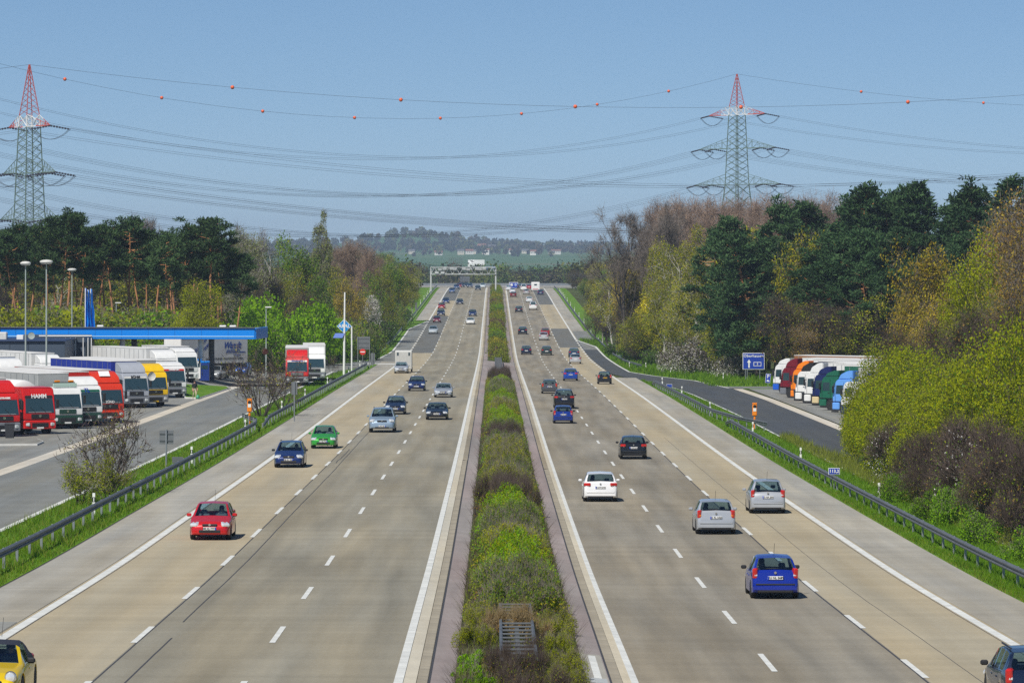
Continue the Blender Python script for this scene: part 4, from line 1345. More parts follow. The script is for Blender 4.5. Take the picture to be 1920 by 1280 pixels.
# oncoming lanes (fronts)
make_car('classic', 'convertible', 'yellow classic coupe with a dark fabric top and round headlights', (.80, .55, .005), -30, 1322, False, plate='HH KG 67H', antenna=True)
make_car('hatch', 'car', 'bright red small hatchback alone in the slow lane', (.62, .010, .012), 393, 1013, False, plate='ME JQ 7777', trim='body', antenna=True)
make_car('wagon', 'car', 'dark blue estate with black roof rails following the green hatchback', (.010, .028, .13), 541, 877, False, plate='GE MV 550', antenna=True)
make_car('hatch', 'car', 'vivid green small hatchback in the slow lane', (.035, .34, .035), 606, 841, False, plate='D XM 702', trim='body')
make_car('suv', 'car', 'pale silver blue off-road wagon in the middle lane', (.27, .36, .46), 716, 811, False, plate='K WT 301', trim='body')
make_car('wagon', 'car', 'navy estate right behind the pale silver off-road wagon', (.012, .022, .06), 741, 777, False, plate='SG KA 88')
make_car('coupe', 'car', 'black low coupe in the passing lane ahead of the silver coupe', (.010, .014, .022), 819, 787, False, plate='D RR 928')
make_car('coupe', 'car', 'silver low coupe with a long bonnet in the passing lane', (.40, .43, .46), 831, 745, False, plate='W BC 850', trim='body')
make_car('golf', 'car', 'dark blue hatchback in the middle lane behind the navy estate', (.010, .022, .11), 781, 733, False, plate='ME TA 21')
make_car('sedan', 'car', 'silver saloon towing a pale horse trailer in the slow lane', (.44, .47, .50), 752, 700, False, plate='E CK 240', trim='body')
for k, px, py, c, lb in (('golf', 812, 626, (.42, .47, .50), 'pale silver hatchback on the dark mended slow lane'),
                     ('hatch', 819, 605, (.16, .012, .03), 'dark red small car on the mended slow lane'),
                     ('golf', 826.5, 592, (.012, .022, .07), 'navy car close behind the dark red one'),
                     ('golf', 828, 579, (.30, .015, .02), 'red car tucked in behind the navy one'),
                     ('sedan', 836, 569, (.012, .03, .13), 'dark blue saloon higher up the slow lane'),
                     ('sedan', 862, 571, (.012, .02, .05), 'black saloon coming down the middle lane'),
                     ('golf', 886, 593, (.012, .03, .12), 'dark blue hatchback behind the white car in the passing lane'),
                     ('coupe', 882, 608, (.75, .75, .73), 'white low car on the left lane line')):
    make_car(k, 'car', lb, c, px, py, False, detail=False)
make_car('sedan', 'car', 'mid blue saloon cresting the hill in the slow lane', (.05, .10, .24), 847.5, 549, False, detail=False)
make_car('sedan', 'car', 'black and silver saloon in the passing lane at the crest', (.02, .035, .06), 896, 544, False, detail=False)
for k, (px, Y, c, lb) in enumerate(((856, 1200, (.03, .07, .18), 'dark blue car half hidden at the crest beside the mid blue saloon'), (861, 1235, (.30, .03, .04), 'red car just showing over the crest'),
                                (866, 1260, (.02, .03, .07), 'navy car over the crest next to the red one'), (873, 1275, (.012, .02, .04), 'black car in the row over the crest'),
                                (881, 1235, (.02, .045, .10), 'blue car over the crest in the middle lane'), (905, 1225, (.55, .60, .62), 'pale car over the crest in the passing lane'))):
    make_car('sedan', 'car', lb, c, px, 0, False, detail=False, X=(px-XV)/FPX*Y, Y=Y)
# lanes leading away (rears)
make_car('wagon', 'car', 'dark blue estate with a lit red tail lamp beside the edge line', (.008, .016, .045), 1950, 1338, True, plate='D AV 604')
make_car('hatch', 'car', 'bright royal blue small hatchback with white number plate', BLUE, 1454, 1123, True, plate='SU NL 5689', antenna=True)
make_car('golf', 'car', 'silver hatchback with tall orange-red tail lamps in the middle lane', SILV, 1343, 1002, True, plate='D RL 2425', antenna=True, tall=True, trim='body')
make_car('mpv', 'car', 'silver tall compact car with slanted tail lamps on the slow lane', (.40, .42, .45), 1440, 963, True, plate='D NA 200', antenna=True, trim='body')
make_car('golf', 'car', 'white hatchback in the passing lane beside the hedge', (.78, .78, .78), 1126, 941, True, plate='K AT 2141', trim='body')
make_car('golf', 'car', 'black hatchback straddling the middle lane, white plate', BLACK, 1188, 861, True, plate='D VW 616', antenna=False)
make_car('hatch', 'car', 'deep blue small hatchback close behind the black off-road wagon', (.010, .035, .26), 1056, 794, True, plate='BM PG 206', trim=None)
make_car('suv', 'car', 'black off-road wagon with roof rails in the passing lane', (.012, .010, .012), 1058, 766, True, plate='D XS 500')
make_car('wagon', 'car', 'dark grey estate just ahead of the black off-road wagon', (.09, .09, .095), 1030.5, 738, True, plate='LEV BM 3', trim='body')
make_car('golf', 'car', 'bright blue hatchback in the middle lane', (.012, .06, .36), 1070, 714, True, plate='GL OA 12', trim='body')
make_car('hatch', 'car', 'black small car with a yellow number plate near the ramp nose', (.012, .012, .012), 1134, 720, True, plate='50 XS TV', plate_y=True)
for k, px, py, c, lb in (('sedan', 1079, 682, (.45, .46, .48), 'silver saloon with wide red tail lamps beside the ramp dashes'),
                     ('golf', 1076.5, 670, (.03, .06, .12), 'blue grey car directly ahead of the silver saloon'),
                     ('golf', 1025, 666, (.03, .045, .045), 'dark green grey hatchback in the middle lane'),
                     ('sedan', 987, 665, (.012, .02, .05), 'navy saloon in the passing lane before the paved gap'),
                     ('golf', 1019.5, 638, (.48, .49, .50), 'silver grey hatchback behind the red car with yellow plate'),
                     ('golf', 980, 627, (.012, .018, .035), 'black hatchback in the passing lane beside the paved gap'),
                     ('golf', 973, 586, (.02, .02, .035), 'black car in the passing lane up the slope'),
                     ('van', 999.5, 581, (.74, .74, .72), 'white van climbing the slope in the middle lane'),
                     ('golf', 992.5, 567, (.62, .66, .68), 'white hatchback ahead of the white van'),
                     ('golf', 962.5, 557, (.20, .02, .02), 'dark red car in the passing lane near the crest'),
                     ('golf', 961, 550, (.66, .70, .74), 'white car just ahead of the dark red one near the crest'),
                     ('sedan', 987, 552, (.42, .42, .42), 'silver saloon at the crest in the middle lane'),
                     ('sedan', 1013.5, 553, (.015, .03, .10), 'dark blue saloon behind the white caravan')):
    make_car(k, 'car', lb, c, px, py, True, detail=False)
make_car('golf', 'car', 'red car with a yellow plate ahead of the silver grey hatchback', (.33, .02, .02), 1022.5, 630, True, detail=False)
make_car('van', 'car', 'white van at the crest beside the blue sign', (.74, .74, .72), 982, 545, True, detail=False)
for px, Y, c, lb in ((991.5, 1215, (.45, .02, .03), 'red car over the crest between van and caravan'), (975, 1225, (.02, .03, .06), 'dark car over the crest behind the blue sign'), (953.5, 1190, (.6, .64, .68), 'pale car over the crest in the passing lane by the sign')):
    make_car('sedan', 'car', lb, c, px, 0, True, detail=False, X=(px-XV)/FPX*Y, Y=Y)

def towed(label, name, X, Y, w, h, l, z0, colm, win=False, rear_view=True):
    root = thing(name, label, 'trailer', (X, Y, H1(X, Y)))
    prof = [(-l/2, z0), (l/2, z0), (l/2, h-.35), (l/2-.3, h), (-l/2+.12, h), (-l/2, h-.15)]
    b = MB().prism(prof, 'X', -w/2, w/2, bev=.05).build('body', colm, root)
    for s in (1, -1): put_wheel(root, s*(w/2 - .05), 0, .32)
    if win:
        MB().box((0, -l/2 - .005, h-.75), (w*.34, .03, .42), bev=.01).build('window', M['darkglass'], b, smooth=False)
        MB().box((0, -l/2 - .005, .62), (w*.7, .03, .18), bev=.01).build('light_strip', M['tail'], b, smooth=False)
    else:
        for s in (-1, 1):
            MB().box((s*w*.34, -l/2 - .004, h-.42), (.22, .03, .42), bev=.01).build('window', M['darkglass'], b, smooth=False)
    MB().bar((0, l/2 if rear_view else l/2, .45), (0, l/2 + 1.0, .42), .05, 6).build('drawbar', M['black'], root)
    return root
p = G(752, 700)
towed('tall pale grey horse trailer pulled by the silver saloon', 'horse_trailer', p.x + .15, p.y + 8.6, 2.1, 2.75, 3.6, .42, mat('horse_trailer_skin', (.50, .50, .47), .5, var=.05))
towed('white caravan with a dark window climbing over the crest', 'caravan', (1004-XV)/FPX*1175, 1175, 2.35, 2.65, 5.0, .35, M['white'], win=True)
# ------------------------------------------------------------ lorries
def cmat(name, c, rough=.4): return mat('lorry_' + name, c, rough, coat=.3, var=.06, scale=1.5)
GRYP = mat('dashboard_grey', (.16, .17, .18), .7)
CURT = lambda n, c: mat('curtain_' + n, c, .65, var=.08, scale=.8, bump=.05, bscale=3)
def lorry(name, label, X, Y, rz, cab, trail=None, roofc=None, lower=None, spoiler=3.9, length=13.5, rigid=False, visor=False, sign=None, band=None, beacons=False, plate=True,
          trim=None, hgt_=4.0, door_open=False, bump=None, group=None, front_text=None, side_text=None, tank=False, cabH=3.05, dish=False, wedge=None):
    z0 = H1(X, Y)
    root = thing(name, label, 'lorry', (X, Y, z0 + .01), rz, group)
    dk = M['black']
    lower = lower or cab
    prof = [(0, 1.0), (.02, 1.5), (-.26, 2.72), (-.50, cabH - .03), (-2.1, cabH + .02), (-2.1, 1.0)]
    cb = MB().prism(prof, 'X', -1.22, 1.22, bev=.07).build('cab', cab, root)
    MB().box((0, -.33, .68), (2.46, .76, .62), bev=.07).build('bumper', bump or lower, root)
    def slope(t): return Vector((0, .02 - .28*t, 1.5 + 1.22*t))
    nrm = Vector((0, .975, .22))
    def slab(t0, t1, hw, m, nm, off=.012, th=.02, par=root):
        a, b = slope(t0), slope(t1)
        mb = MB(); v = []
        for o in (off - th, off):
            for p, w in ((a, hw), (b, hw*.95)):
                q = p + nrm*o
                v += [(-w, q.y, q.z), (w, q.y, q.z)]
        mb.add(v, [(0, 1, 3, 2), (4, 6, 7, 5), (0, 4, 5, 1), (2, 3, 7, 6), (0, 2, 6, 4), (1, 5, 7, 3)])
        return mb.build(nm, m, par, smooth=False)
    wsn = slab(.02, .86, 1.09, M['darkglass'], 'windscreen')
    for sx in (-.45, .35):
        a_, b_ = slope(.04) + nrm*.03, slope(.34) + nrm*.03
        MB().bar((sx, a_.y, a_.z), (sx + .38, b_.y, b_.z), .014, 4).build('wiper', dk, wsn)
    slab(.03, .09, .9, GRYP, 'dashboard_edge', .016, par=wsn)
    for sx in (-1.232, 1.232):
        for yy, z_a, z_b in ((-.30, 1.05, 2.6), (-1.20, 1.05, 2.75)):
            MB().box((sx, yy, (z_a+z_b)/2), (.012, .025, z_b-z_a)).build('door_seam', dk, root, smooth=False)
        MB().box((sx, -1.0, 1.10), (.014, 1.9, .03)).build('sill_line', dk, root, smooth=False)
        MB().box((sx, -1.72, 2.2), (.014, .34, .5)).build('sleeper_window', M['darkglass'], root, smooth=False)
    MB().box((0, .028, 1.28), (1.35, .05, .34), bev=.02).build('grille', trim or dk, root, smooth=False)
    MB().box((0, .065, .66), (1.25, .03, .30), bev=.02).build('lower_grille', dk, root, smooth=False)
    MB().lathe((0, .062, 1.30), [(.10, -.01), (.10, .01)], 14, 'Y').build('emblem', M['chrome'], root)
    for s in (1, -1):
        MB().box((s*.98, .0, .70), (.40, .16, .24), M=Matrix.Rotation(-s*.3, 3, 'Z'), bev=.04).build('headlight', M['lamp'], root)
        mr = MB().box((s*1.42, -.18, 2.15), (.20, .14, .62), bev=.04)
        mr.bar((s*1.2, -.25, 2.4), (s*1.42, -.2, 2.4), .03, 5)
        mr.build('mirror', dk if cab is not M['white'] else dk, root)
        MB().prism([(-.36, 1.75), (-.42, 2.5), (-1.12, 2.52), (-1.12, 1.75)], 'X', s*1.222 - .012, s*1.222 + .012).build('side_window', M['darkglass'], root, smooth=False)
        MB().box((s*1.235, -1.02, 1.55), (.03, .18, .05)).build('door_handle', dk, root, smooth=False)
        MB().box((s*1.10, -2.02, .70), (.30, .22, .55), bev=.04).build('step_box', lower, root)
        put_wheel(root, s*1.05, -1.32, .50, .30)
        MB().lathe((s*1.02, -1.32, .5), [(.56, -.16), (.60, -.17), (.60, .17), (.56, .16)], 20, 'X').build('wheel_arch', dk, root)
    if plate:
        MB().box((0, .075, .46), (.52, .02, .115)).build('number_plate', M['plate'] if 'yellow' not in label else M['plateyellow'], root, smooth=False)
    if visor:
        MB().prism([(-.18, 2.62), (.10, 2.55), (.10, 2.60), (-.25, 2.78)], 'X', -1.15, 1.15).build('sun_visor', dk, root, smooth=False)
    if band is not None:
        slab(.88, 1.02, 1.08, band, 'name_band', .015)
    if sign is not None:
        txt, sz, mm = sign
        p = slope(.95)
        o = new_obj('lettering', text_mesh(txt, sz, mm, bold=.012), root)
        o.location = (0, p.y + .035, p.z + .03); o.rotation_euler = (math.radians(90) - .22, 0, math.pi)
    if front_text is not None:
        txt, sz, mm, zz = front_text
        text(txt, sz, mm, root, (0, .062, zz), math.pi, bold=.008)
    if spoiler:
        rc = roofc or cab
        MB().prism([(-.52, cabH-.02), (-.80, cabH + (spoiler-cabH)*.55), (-1.55, spoiler-.03), (-2.08, spoiler), (-2.08, cabH)], 'X', -1.12, 1.12, bev=.06).build('roof_spoiler', rc, root)
        if wedge is not None:
            d = Vector((0, -.75, (spoiler-cabH)*.45))
            MB().add([(-.35, -.80+.06, cabH+(spoiler-cabH)*.55+.05), (.55, -.80+.06, cabH+(spoiler-cabH)*.55+.05), (.35, -1.55+.03, spoiler+.02), (-.55, -1.55+.03, spoiler+.02)], [(0, 1, 2, 3)]).build('white_panel', wedge, root, smooth=False)
    if beacons:
        for s in (-1, 1):
            MB().box((s*.55, -.7, cabH + .45), (.42, .16, .14), bev=.03).build('beacon', M['amber'], root)
        MB().box((0, -.7, cabH + .34), (1.7, .14, .08)).build('light_bar', dk, root, smooth=False)
        MB().box((0, -.55, cabH + .16), (1.9, .08, .30), bev=.03).build('lit_panel', mat('pale_green_panel', (.45, .60, .52), .4), root)
    if dish:
        MB().lathe((-1.35, .12, 2.75), [(.02, -.05), (.36, .06), (.38, .09), (.30, .02), (.02, -.02)], 18, 'Y').build('satellite_dish', M['dirtywhite'], root)
    # chassis and drive axle
    MB().box((0, -4.0, .92), (.9, 4.2, .24)).build('chassis', dk, root, smooth=False)
    rearY = -4.9 if not rigid else -2.3 - length*.72
    for s in (1, -1):
        put_wheel(root, s*.98, rearY if rigid else -4.55, .50, .42)
        MB().lathe((s*1.0, -3.0, .75), [(.02, -.0), (.30, .0), (.30, .01), (.02, .012)], 12, 'X').build('tank_cap', M['steel'], root)
        MB().bar((s*1.0, -2.5, .78), (s*1.0, -3.6, .78), .33, 14).build('fuel_tank', M['steel'], root)
    if trail is not None:
        ya = -2.75 if not rigid else -2.35
        yb = ya - length
        tr = new_obj('trailer', None, root); tr.empty_display_size = .2
        zb = 1.2
        if tank:
            MB().lathe((0, ya, 2.55), [(.9, 0), (1.15, -.15), (1.22, -.5), (1.22, -length+.5), (1.15, -length+.15), (.9, -length)], 22, 'Y').build('tank', trail, tr)
        else:
            MB().box((0, (ya+yb)/2, (zb + hgt_)/2), (2.5, length, hgt_ - zb), bev=.04).build('cargo_box', trail, tr, smooth=False)
            MB().box((0, (ya+yb)/2, hgt_ + .012), (2.54, length + .04, .06), bev=.015).build('roof_cap', roofcap(name, label), tr, smooth=False)
            for s in (1, -1):
                mb = MB()
                for k in range(int(length/1.15)):
                    mb.box((s*1.262, ya - .6 - k*1.15, (zb+hgt_)/2), (.012, .05, hgt_ - zb - .15))
                mb.build('curtain_straps', M['steel'], tr, smooth=False)
                MB().box((s*1.255, (ya+yb)/2, zb - .06), (.05, length, .16)).build('side_rail', M['steeldark'], tr, smooth=False)
        MB().box((0, (ya+yb)/2, zb - .16), (1.0, length - .4, .22)).build('frame', dk, tr, smooth=False)
        if not rigid:
            for k in range(3):
                for s in (1, -1): put_wheel_in(tr, s*1.02, yb + 2.2 + k*1.32, .50, .38)
            for s in (1, -1): MB().box((s*.8, ya - 2.6, .6), (.14, .14, 1.0)).build('landing_leg', M['steel'], tr, smooth=False)
        MB().box((0, yb + .1, .55), (2.4, .1, .14)).build('rear_bar', M['steel'], tr, smooth=False)
        if side_text:
            pass
    return root
_rc = {}
def roofcap(name, label):
    if 'rc' not in _rc: _rc['rc'] = mat('trailer_roof_tarp', (.66, .65, .62), .6, var=.1, scale=.7)
    return _rc['rc']
def put_wheel_in(par, x, y, r, w):
    ty, ri = wheel_meshes(r, w)
    o = new_obj('tyre', ty, par); o.location = (x, y, r)
    o = new_obj('rim', ri, par); o.location = (x, y, r)

RED = cmat('red', (.58, .012, .010)); REDO = cmat('orange_red', (.62, .035, .008)); WHT = cmat('white', (.74, .74, .72)); SIL = cmat('silver', (.36, .38, .42), .3)
YEL = cmat('yellow', (.80, .50, .004)); GRN = cmat('green', (.01, .115, .065)); DGRN = cmat('dark_green', (.012, .05, .035)); NAV = cmat('navy', (.010, .018, .10)); LBL_ = cmat('light_blue', (.13, .34, .78)); MAR = cmat('maroon', (.16, .006, .016))
ORG = cmat('orange', (.85, .22, .006)); BLU = cmat('blue', (.012, .10, .55)); CRM = cmat('cream', (.62, .50, .28)); GRY = cmat('grey', (.16, .17, .19))
cg, cw, cr2, cb2 = CURT('grey', (.36, .37, .36)), CURT('white', (.68, .68, .66)), CURT('red', (.55, .02, .012)), CURT('blue', (.012, .03, .28))
TH = math.radians(29)
RZL = math.pi + TH
def lpos(px, py): p = G(px, py); return p.x, p.y
def L_(px, py, **k):
    x, y = lpos(px, py); return dict(X=x, Y=y, rz=RZL, **k)
lorry('lorry', 'red lorry with rounded cab and white lettering beside the wheelie bin', cab=RED, trail=CURT('pale', (.6, .6, .58)), band=RED, sign=('EUROTRANSK', .17, M['white']), bump=GRY, **L_(8, 819))
lorry('lorry', 'tall red lorry with bold white letters on its forehead, towing a tank', cab=RED, trail=cw, tank=True, band=M['black'], sign=('HAMM', .40, M['white']), bump=RED, spoiler=3.35, cabH=3.3, **L_(75, 814))
lorry('lorry', 'white and dark green lorry with amber roof beacons and striped bumper', cab=WHT, lower=DGRN, bump=DGRN, trail=cg, beacons=True, spoiler=0, trim=DGRN, **L_(127, 804))
lorry('lorry', 'white and green lorry with blue letters above its windscreen, squeezed between two others', cab=WHT, lower=DGRN, bump=DGRN, trail=cr2, sign=('TL', .42, M['signblue']), band=GRN, spoiler=3.7, **L_(165, 799))
lorry('lorry', 'orange red lorry with a white panel on its roof spoiler behind twiggy shrubs', cab=REDO, trail=cr2, wedge=M['white'], front_text=('ZÜND', .26, M['white'], 1.62), bump=REDO, spoiler=3.95, **L_(206, 793))
lorry('lorry', 'silver lorry with dark letters on its pale forehead and a white dish', cab=SIL, trail=cb2, band=M['dirtywhite'], sign=('BÖHM', .30, M['ink']), bump=GRY, spoiler=3.95, dish=True, **L_(256, 765))
lorry('lorry', 'yellow lorry with yellow spoiler parked next to the silver one', cab=YEL, trail=cg, bump=GRY, lower=YEL, spoiler=3.75, visor=False, **L_(292, 762))
lorry('lorry', 'white small lorry with a red name board on its roof by the grass island', cab=WHT, trail=cw, rigid=True, length=7.0, hgt_=3.5, spoiler=3.4, bump=GRY, band=M['red'], sign=('TRANSPORT', .20, M['white']), **L_(328, 746))
lorry('lorry', 'white lorry whose pale roof shows behind the small white lorry', cab=WHT, trail=cw, spoiler=3.9, **L_(316, 730))
lorry('lorry', 'white box lorry at the pumps beside the person in orange', cab=WHT, trail=cw, rigid=True, length=6.5, hgt_=3.6, spoiler=3.5, **L_(352, 716))
# long trailers deeper in the park whose roofs show over the cabs
lorry('lorry', 'white lorry with long white trailer farther back in the park', cab=WHT, trail=cw, X=-46, Y=352, rz=RZL, spoiler=3.9)
lorry('lorry', 'lorry with a grey curtain trailer showing as a long roof behind the red cabs', cab=GRY, trail=cg, X=-46.5, Y=338, rz=RZL, spoiler=3.9)
lorry('lorry', 'lorry with a blue striped white trailer before the dark station building', cab=WHT, trail=CURT('white_blue', (.5, .55, .66)), X=-44.5, Y=378, rz=RZL, spoiler=3.9)
lorry('lorry', 'white lorry with the farthest pale roof under the canopy', cab=WHT, trail=cw, X=-43, Y=398, rz=RZL, spoiler=3.9)
# on the ramp
lorry('lorry', 'red lorry with grey trailer rolling down the ramp towards the verge bush', cab=RED, trail=CURT('greybrown', (.33, .31, .29)), X=-21.1, Y=437, rz=math.pi + .05, band=M['white'], sign=('Sicherheits Transporte', .13, M['signblue']), bump=GRY, spoiler=3.85, trim=GRY)
lorry('lorry', 'white lorry following the red one on the ramp', cab=WHT, trail=cw, X=-20.2, Y=459, rz=math.pi + .05, bump=GRY, spoiler=3.9)

# right-hand truck park, noses to the left
TR = math.radians(50)
def R_(px, py, **k):
    p = G(px, py); return dict(X=p.x, Y=p.y, rz=TR, **k)
lorry('lorry', 'white lorry with blue lower half and a brown curtain trailer, by the P sign', cab=WHT, lower=BLU, bump=BLU, trail=CURT('brown', (.26, .11, .04)), spoiler=3.7, **R_(1462, 737))
lorry('lorry', 'maroon lorry parked next to the white and blue one', cab=MAR, bump=GRY, lower=GRY, trail=cw, spoiler=3.95, **R_(1476, 745))
lorry('lorry', 'orange lorry with an orange spoiler behind the wheelie bin', cab=ORG, bump=ORG, trail=cw, spoiler=3.9, **R_(1496, 750))
lorry('lorry', 'white lorry with a black roof fairing in the right truck park', cab=WHT, bump=WHT, trail=CURT('navy', (.012, .02, .07)), roofc=M['black'], spoiler=3.9, **R_(1505, 755))
lorry('lorry', 'plain white lorry with tall white spoiler in the right truck park', cab=WHT, bump=WHT, trail=cw, spoiler=4.0, **R_(1522, 759))
lorry('lorry', 'navy lorry with cream stripes in the right truck park', cab=NAV, bump=CRM, lower=NAV, roofc=NAV, trail=cw, spoiler=3.8, band=CRM, **R_(1537, 763))
lorry('lorry', 'green lorry with dark green trailer beside a wheelie bin', cab=GRN, bump=GRN, trail=CURT('green', (.01, .11, .065)), spoiler=3.6, **R_(1551, 768))
lorry('lorry', 'light blue lorry nearest the lime bush', cab=LBL_, bump=LBL_, trail=CURT('pale_grey', (.4, .4, .38)), spoiler=3.8, **R_(1576, 775))
lorry('lorry', 'white and dark blue lorry half hidden by the lime bush', cab=WHT, bump=NAV, lower=NAV, trail=cb2, spoiler=3.0, **R_(1592, 782))

def bin_(px, py, label):
    p = G(px, py)
    root = thing('wheelie_bin', label, 'bin', p, RNG.uniform(-.2, .2))
    m = mat('bin_plastic', (.035, .037, .042), .5)
    MB().add([(-.26, -.30, .06), (.26, -.30, .06), (.26, .30, .06), (-.26, .30, .06), (-.33, -.38, 1.0), (.33, -.38, 1.0), (.33, .38, 1.0), (-.33, .38, 1.0)],
             [(0, 3, 2, 1), (4, 5, 6, 7), (0, 1, 5, 4), (1, 2, 6, 5), (2, 3, 7, 6), (3, 0, 4, 7)]).build('bin_body', m, root, smooth=False)
    MB().box((0, 0, 1.05), (.72, .82, .09), bev=.035).build('lid', m, root)
    for s in (1, -1): MB().lathe((s*.26, .34, .1), [(.02, -.03), (.1, -.03), (.1, .03), (.02, .03)], 10, 'X').build('wheel', M['rubber'], root)
bin_(18, 823, 'dark wheelie bin on the kerb in front of the red lorries')
bin_(1494, 751, 'dark wheelie bin between the maroon and the orange lorry')
bin_(1566, 773, 'dark wheelie bin in front of the green lorry')

# kerbed islands
def island(name, pix, label_struct, grass=True):
    pts = [G(*q) for q in pix]
    c = sum((Vector(p) for p in pts), Vector()) / len(pts)
    def poly(k, dz): return [(c + (p - c)*k + Vector((0, 0, dz))) for p in pts]
    for nm, k, d0, d1, m in ((name + '_kerb', 1.0, -.2, .13, M['dirtywhite']), (name + '_turf', .955, .0, .15, M['turf'] if grass else LOT)):
        a, b = poly(k, d0), poly(k, d1); n = len(pts)
        o = MB().add([tuple(p) for p in a + b], [tuple(range(n-1, -1, -1)), tuple(range(n, 2*n))] + [(i, (i+1) % n, n+(i+1) % n, n+i) for i in range(n)]).build(nm, m, None, smooth=False)
        tag(o, kind='structure')
island('grass_island', [(346, 722), (425, 726), (431, 729), (373, 748), (346, 747)], '')
island('paved_island', [(-40, 836), (-40, 825), (70, 825), (82, 830), (70, 835)], '', False)
island('pump_island', [(330, 711), (425, 711), (440, 714), (330, 716)], '', False)
island('pump_island', [(450, 712), (500, 712), (500, 716), (448, 717)], '', False)

# ------------------------------------------------------------ filling station
def station():
    ya, yb = 433.0, 430.0                      # left end lies a little deeper
    xr = (478-XV)/FPX*yb; xl = -62.0
    ang = math.atan2(yb-ya, xr-xl)
    g = H1(xr, yb)
    root = thing('fuel_canopy', 'long flat blue canopy of the filling station on columns', 'canopy', (xr, yb, g), ang)
    Lc = math.hypot(xr-xl, ya-yb)
    zt, zb = ZC-(615-YV)*yb/FPX - g, ZC-(636-YV)*yb/FPX - g
    MB().box((-Lc/2, 4.5, (zt+zb)/2 + .05), (Lc - .3, 8.8, (zt-zb)*.8)).build('roof_slab', mat('canopy_roof', (.22, .22, .21), .8, var=.15), root, smooth=False)
    fb = MB().box((-Lc/2, 0, (zt+zb)/2), (Lc, .25, zt-zb), bev=.03).build('fascia', M['aralblue'], root, smooth=False)
    MB().box((-Lc/2, -.14, zb + (zt-zb)*.26), (Lc*.995, .04, .09)).build('pale_stripe', mat('pale_blue_stripe', (.35, .62, .85), .4), fb, smooth=False)
    for k in range(1, 13):
        MB().box((-Lc*k/13, -.128, (zt+zb)/2), (.035, .02, (zt-zb)*.96)).build('fascia_seam', mat('seam_blue', (.0, .12, .42), .5), fb, smooth=False)
    MB().box((-Lc/2, -.10, zt + .04), (Lc, .4, .07)).build('roof_edge', M['steeldark'], root, smooth=False)
    fe = MB().box((.02, 4.5, (zt+zb)/2), (.22, 9, zt-zb), bev=.03).build('fascia', M['aralblue'], root, smooth=False)
    for px, m, yy, r in ((225, M['white'], 2.0, .30), (238, M['steeldark'], 8.5, .32), (373, M['white'], 2.0, .30), (384, M['steeldark'], 8.5, .32)):
        Yp = yb + yy; xx = (px-XV)/FPX*Yp - xr
        MB().bar((xx/math.cos(ang), yy, -.1), (xx/math.cos(ang), yy, zb), r, 14).build('column', m, root)
    for px in (182, 415, 434):
        MB().box(((px-XV)/FPX*yb - xr, .9, zt + .18), (.7, .25, .2), bev=.05).build('roof_light', M['white'], root)
    # building
    gb = H1(-50, 420)
    x0, x1 = -68.0, (122-XV)/FPX*415
    b = thing('station_shop', 'low dark blue-grey clad station building behind the parked trailers', 'building', (x1, 415, gb))
    zt = ZC-(640-YV)*415/FPX - gb
    clad = mat('dark_metal_cladding', (.055, .075, .105), .45, var=.06, scale=.6)
    wl = MB().box(((x0-x1)/2, 6, zt/2), (x1-x0, 12, zt)).build('wall', clad, b, smooth=False)
    for k in range(13):
        MB().box(((x0-x1)*(k+.5)/13, -.03, zt/2), ((x1-x0)/13 - .03, .06, zt - .1), bev=.012).build('cladding_panel', clad, wl, smooth=False)
    MB().box(((x0-x1)/2, 5.9, zt + .08), (x1-x0 + .3, 12.4, .18), bev=.03).build('roof_edge', mat('roof_edge_blue', (.02, .04, .10), .5), b, smooth=False)
    MB().lathe((-3.4, -.3, zt + .6), [(.02, .08), (.30, .03), (.36, -.03), (.34, .0), (.02, .06)], 18, 'Y').build('satellite_dish', M['polegrey'], b)
    MB().box((-6.8, 3, zt + .5), (1.1, 1, .8), bev=.08).build('roof_unit', M['dirtywhite'], b)
    MB().box((-4.9, 3, zt + .35), (.7, .8, .5), bev=.05).build('roof_unit', M['white'], b)
    bk = mat('grey_block_wall', (.16, .16, .16), .8, var=.15, scale=3)
    MB().box((-8.8, 5, zt + .75), (3.0, 2, 1.5)).build('block_wall', bk, b, smooth=False)
    # second wing under the canopy
    gb2 = H1(-45, 425); x2, x3 = (122-XV)/FPX*425, (160-XV)/FPX*425
    zt2 = ZC-(629-YV)*425/FPX - gb2
    w2 = thing('station_wing', 'grey station wing under the canopy with pale posts and notice boards', 'building', (x3, 425, gb2))
    MB().box(((x2-x3)/2 - 2.5, 5, zt2/2), (x3-x2+5, 10, zt2)).build('wall', clad, w2, smooth=False)
    for xx in (-2.0, -1.5, -.95, -.15, .35, .7):
        MB().bar((xx, -.7, 0), (xx, -.7, zt2-.2), .05, 8).build('pale_post', M['white'], w2)
    MB().box((-1.35, -.8, zt2 - 1.15), (.95, .06, .7)).build('notice_board', M['dirtywhite'], w2, smooth=False)
    MB().box((-2.15, -.8, zt2 - 1.9), (.35, .06, .6)).build('orange_notice', M['orange'], w2, smooth=False)
    MB().box((-2.0, -.7, zt2), (5.5, .3, .12)).build('pale_beam', M['white'], w2, smooth=False)
station()

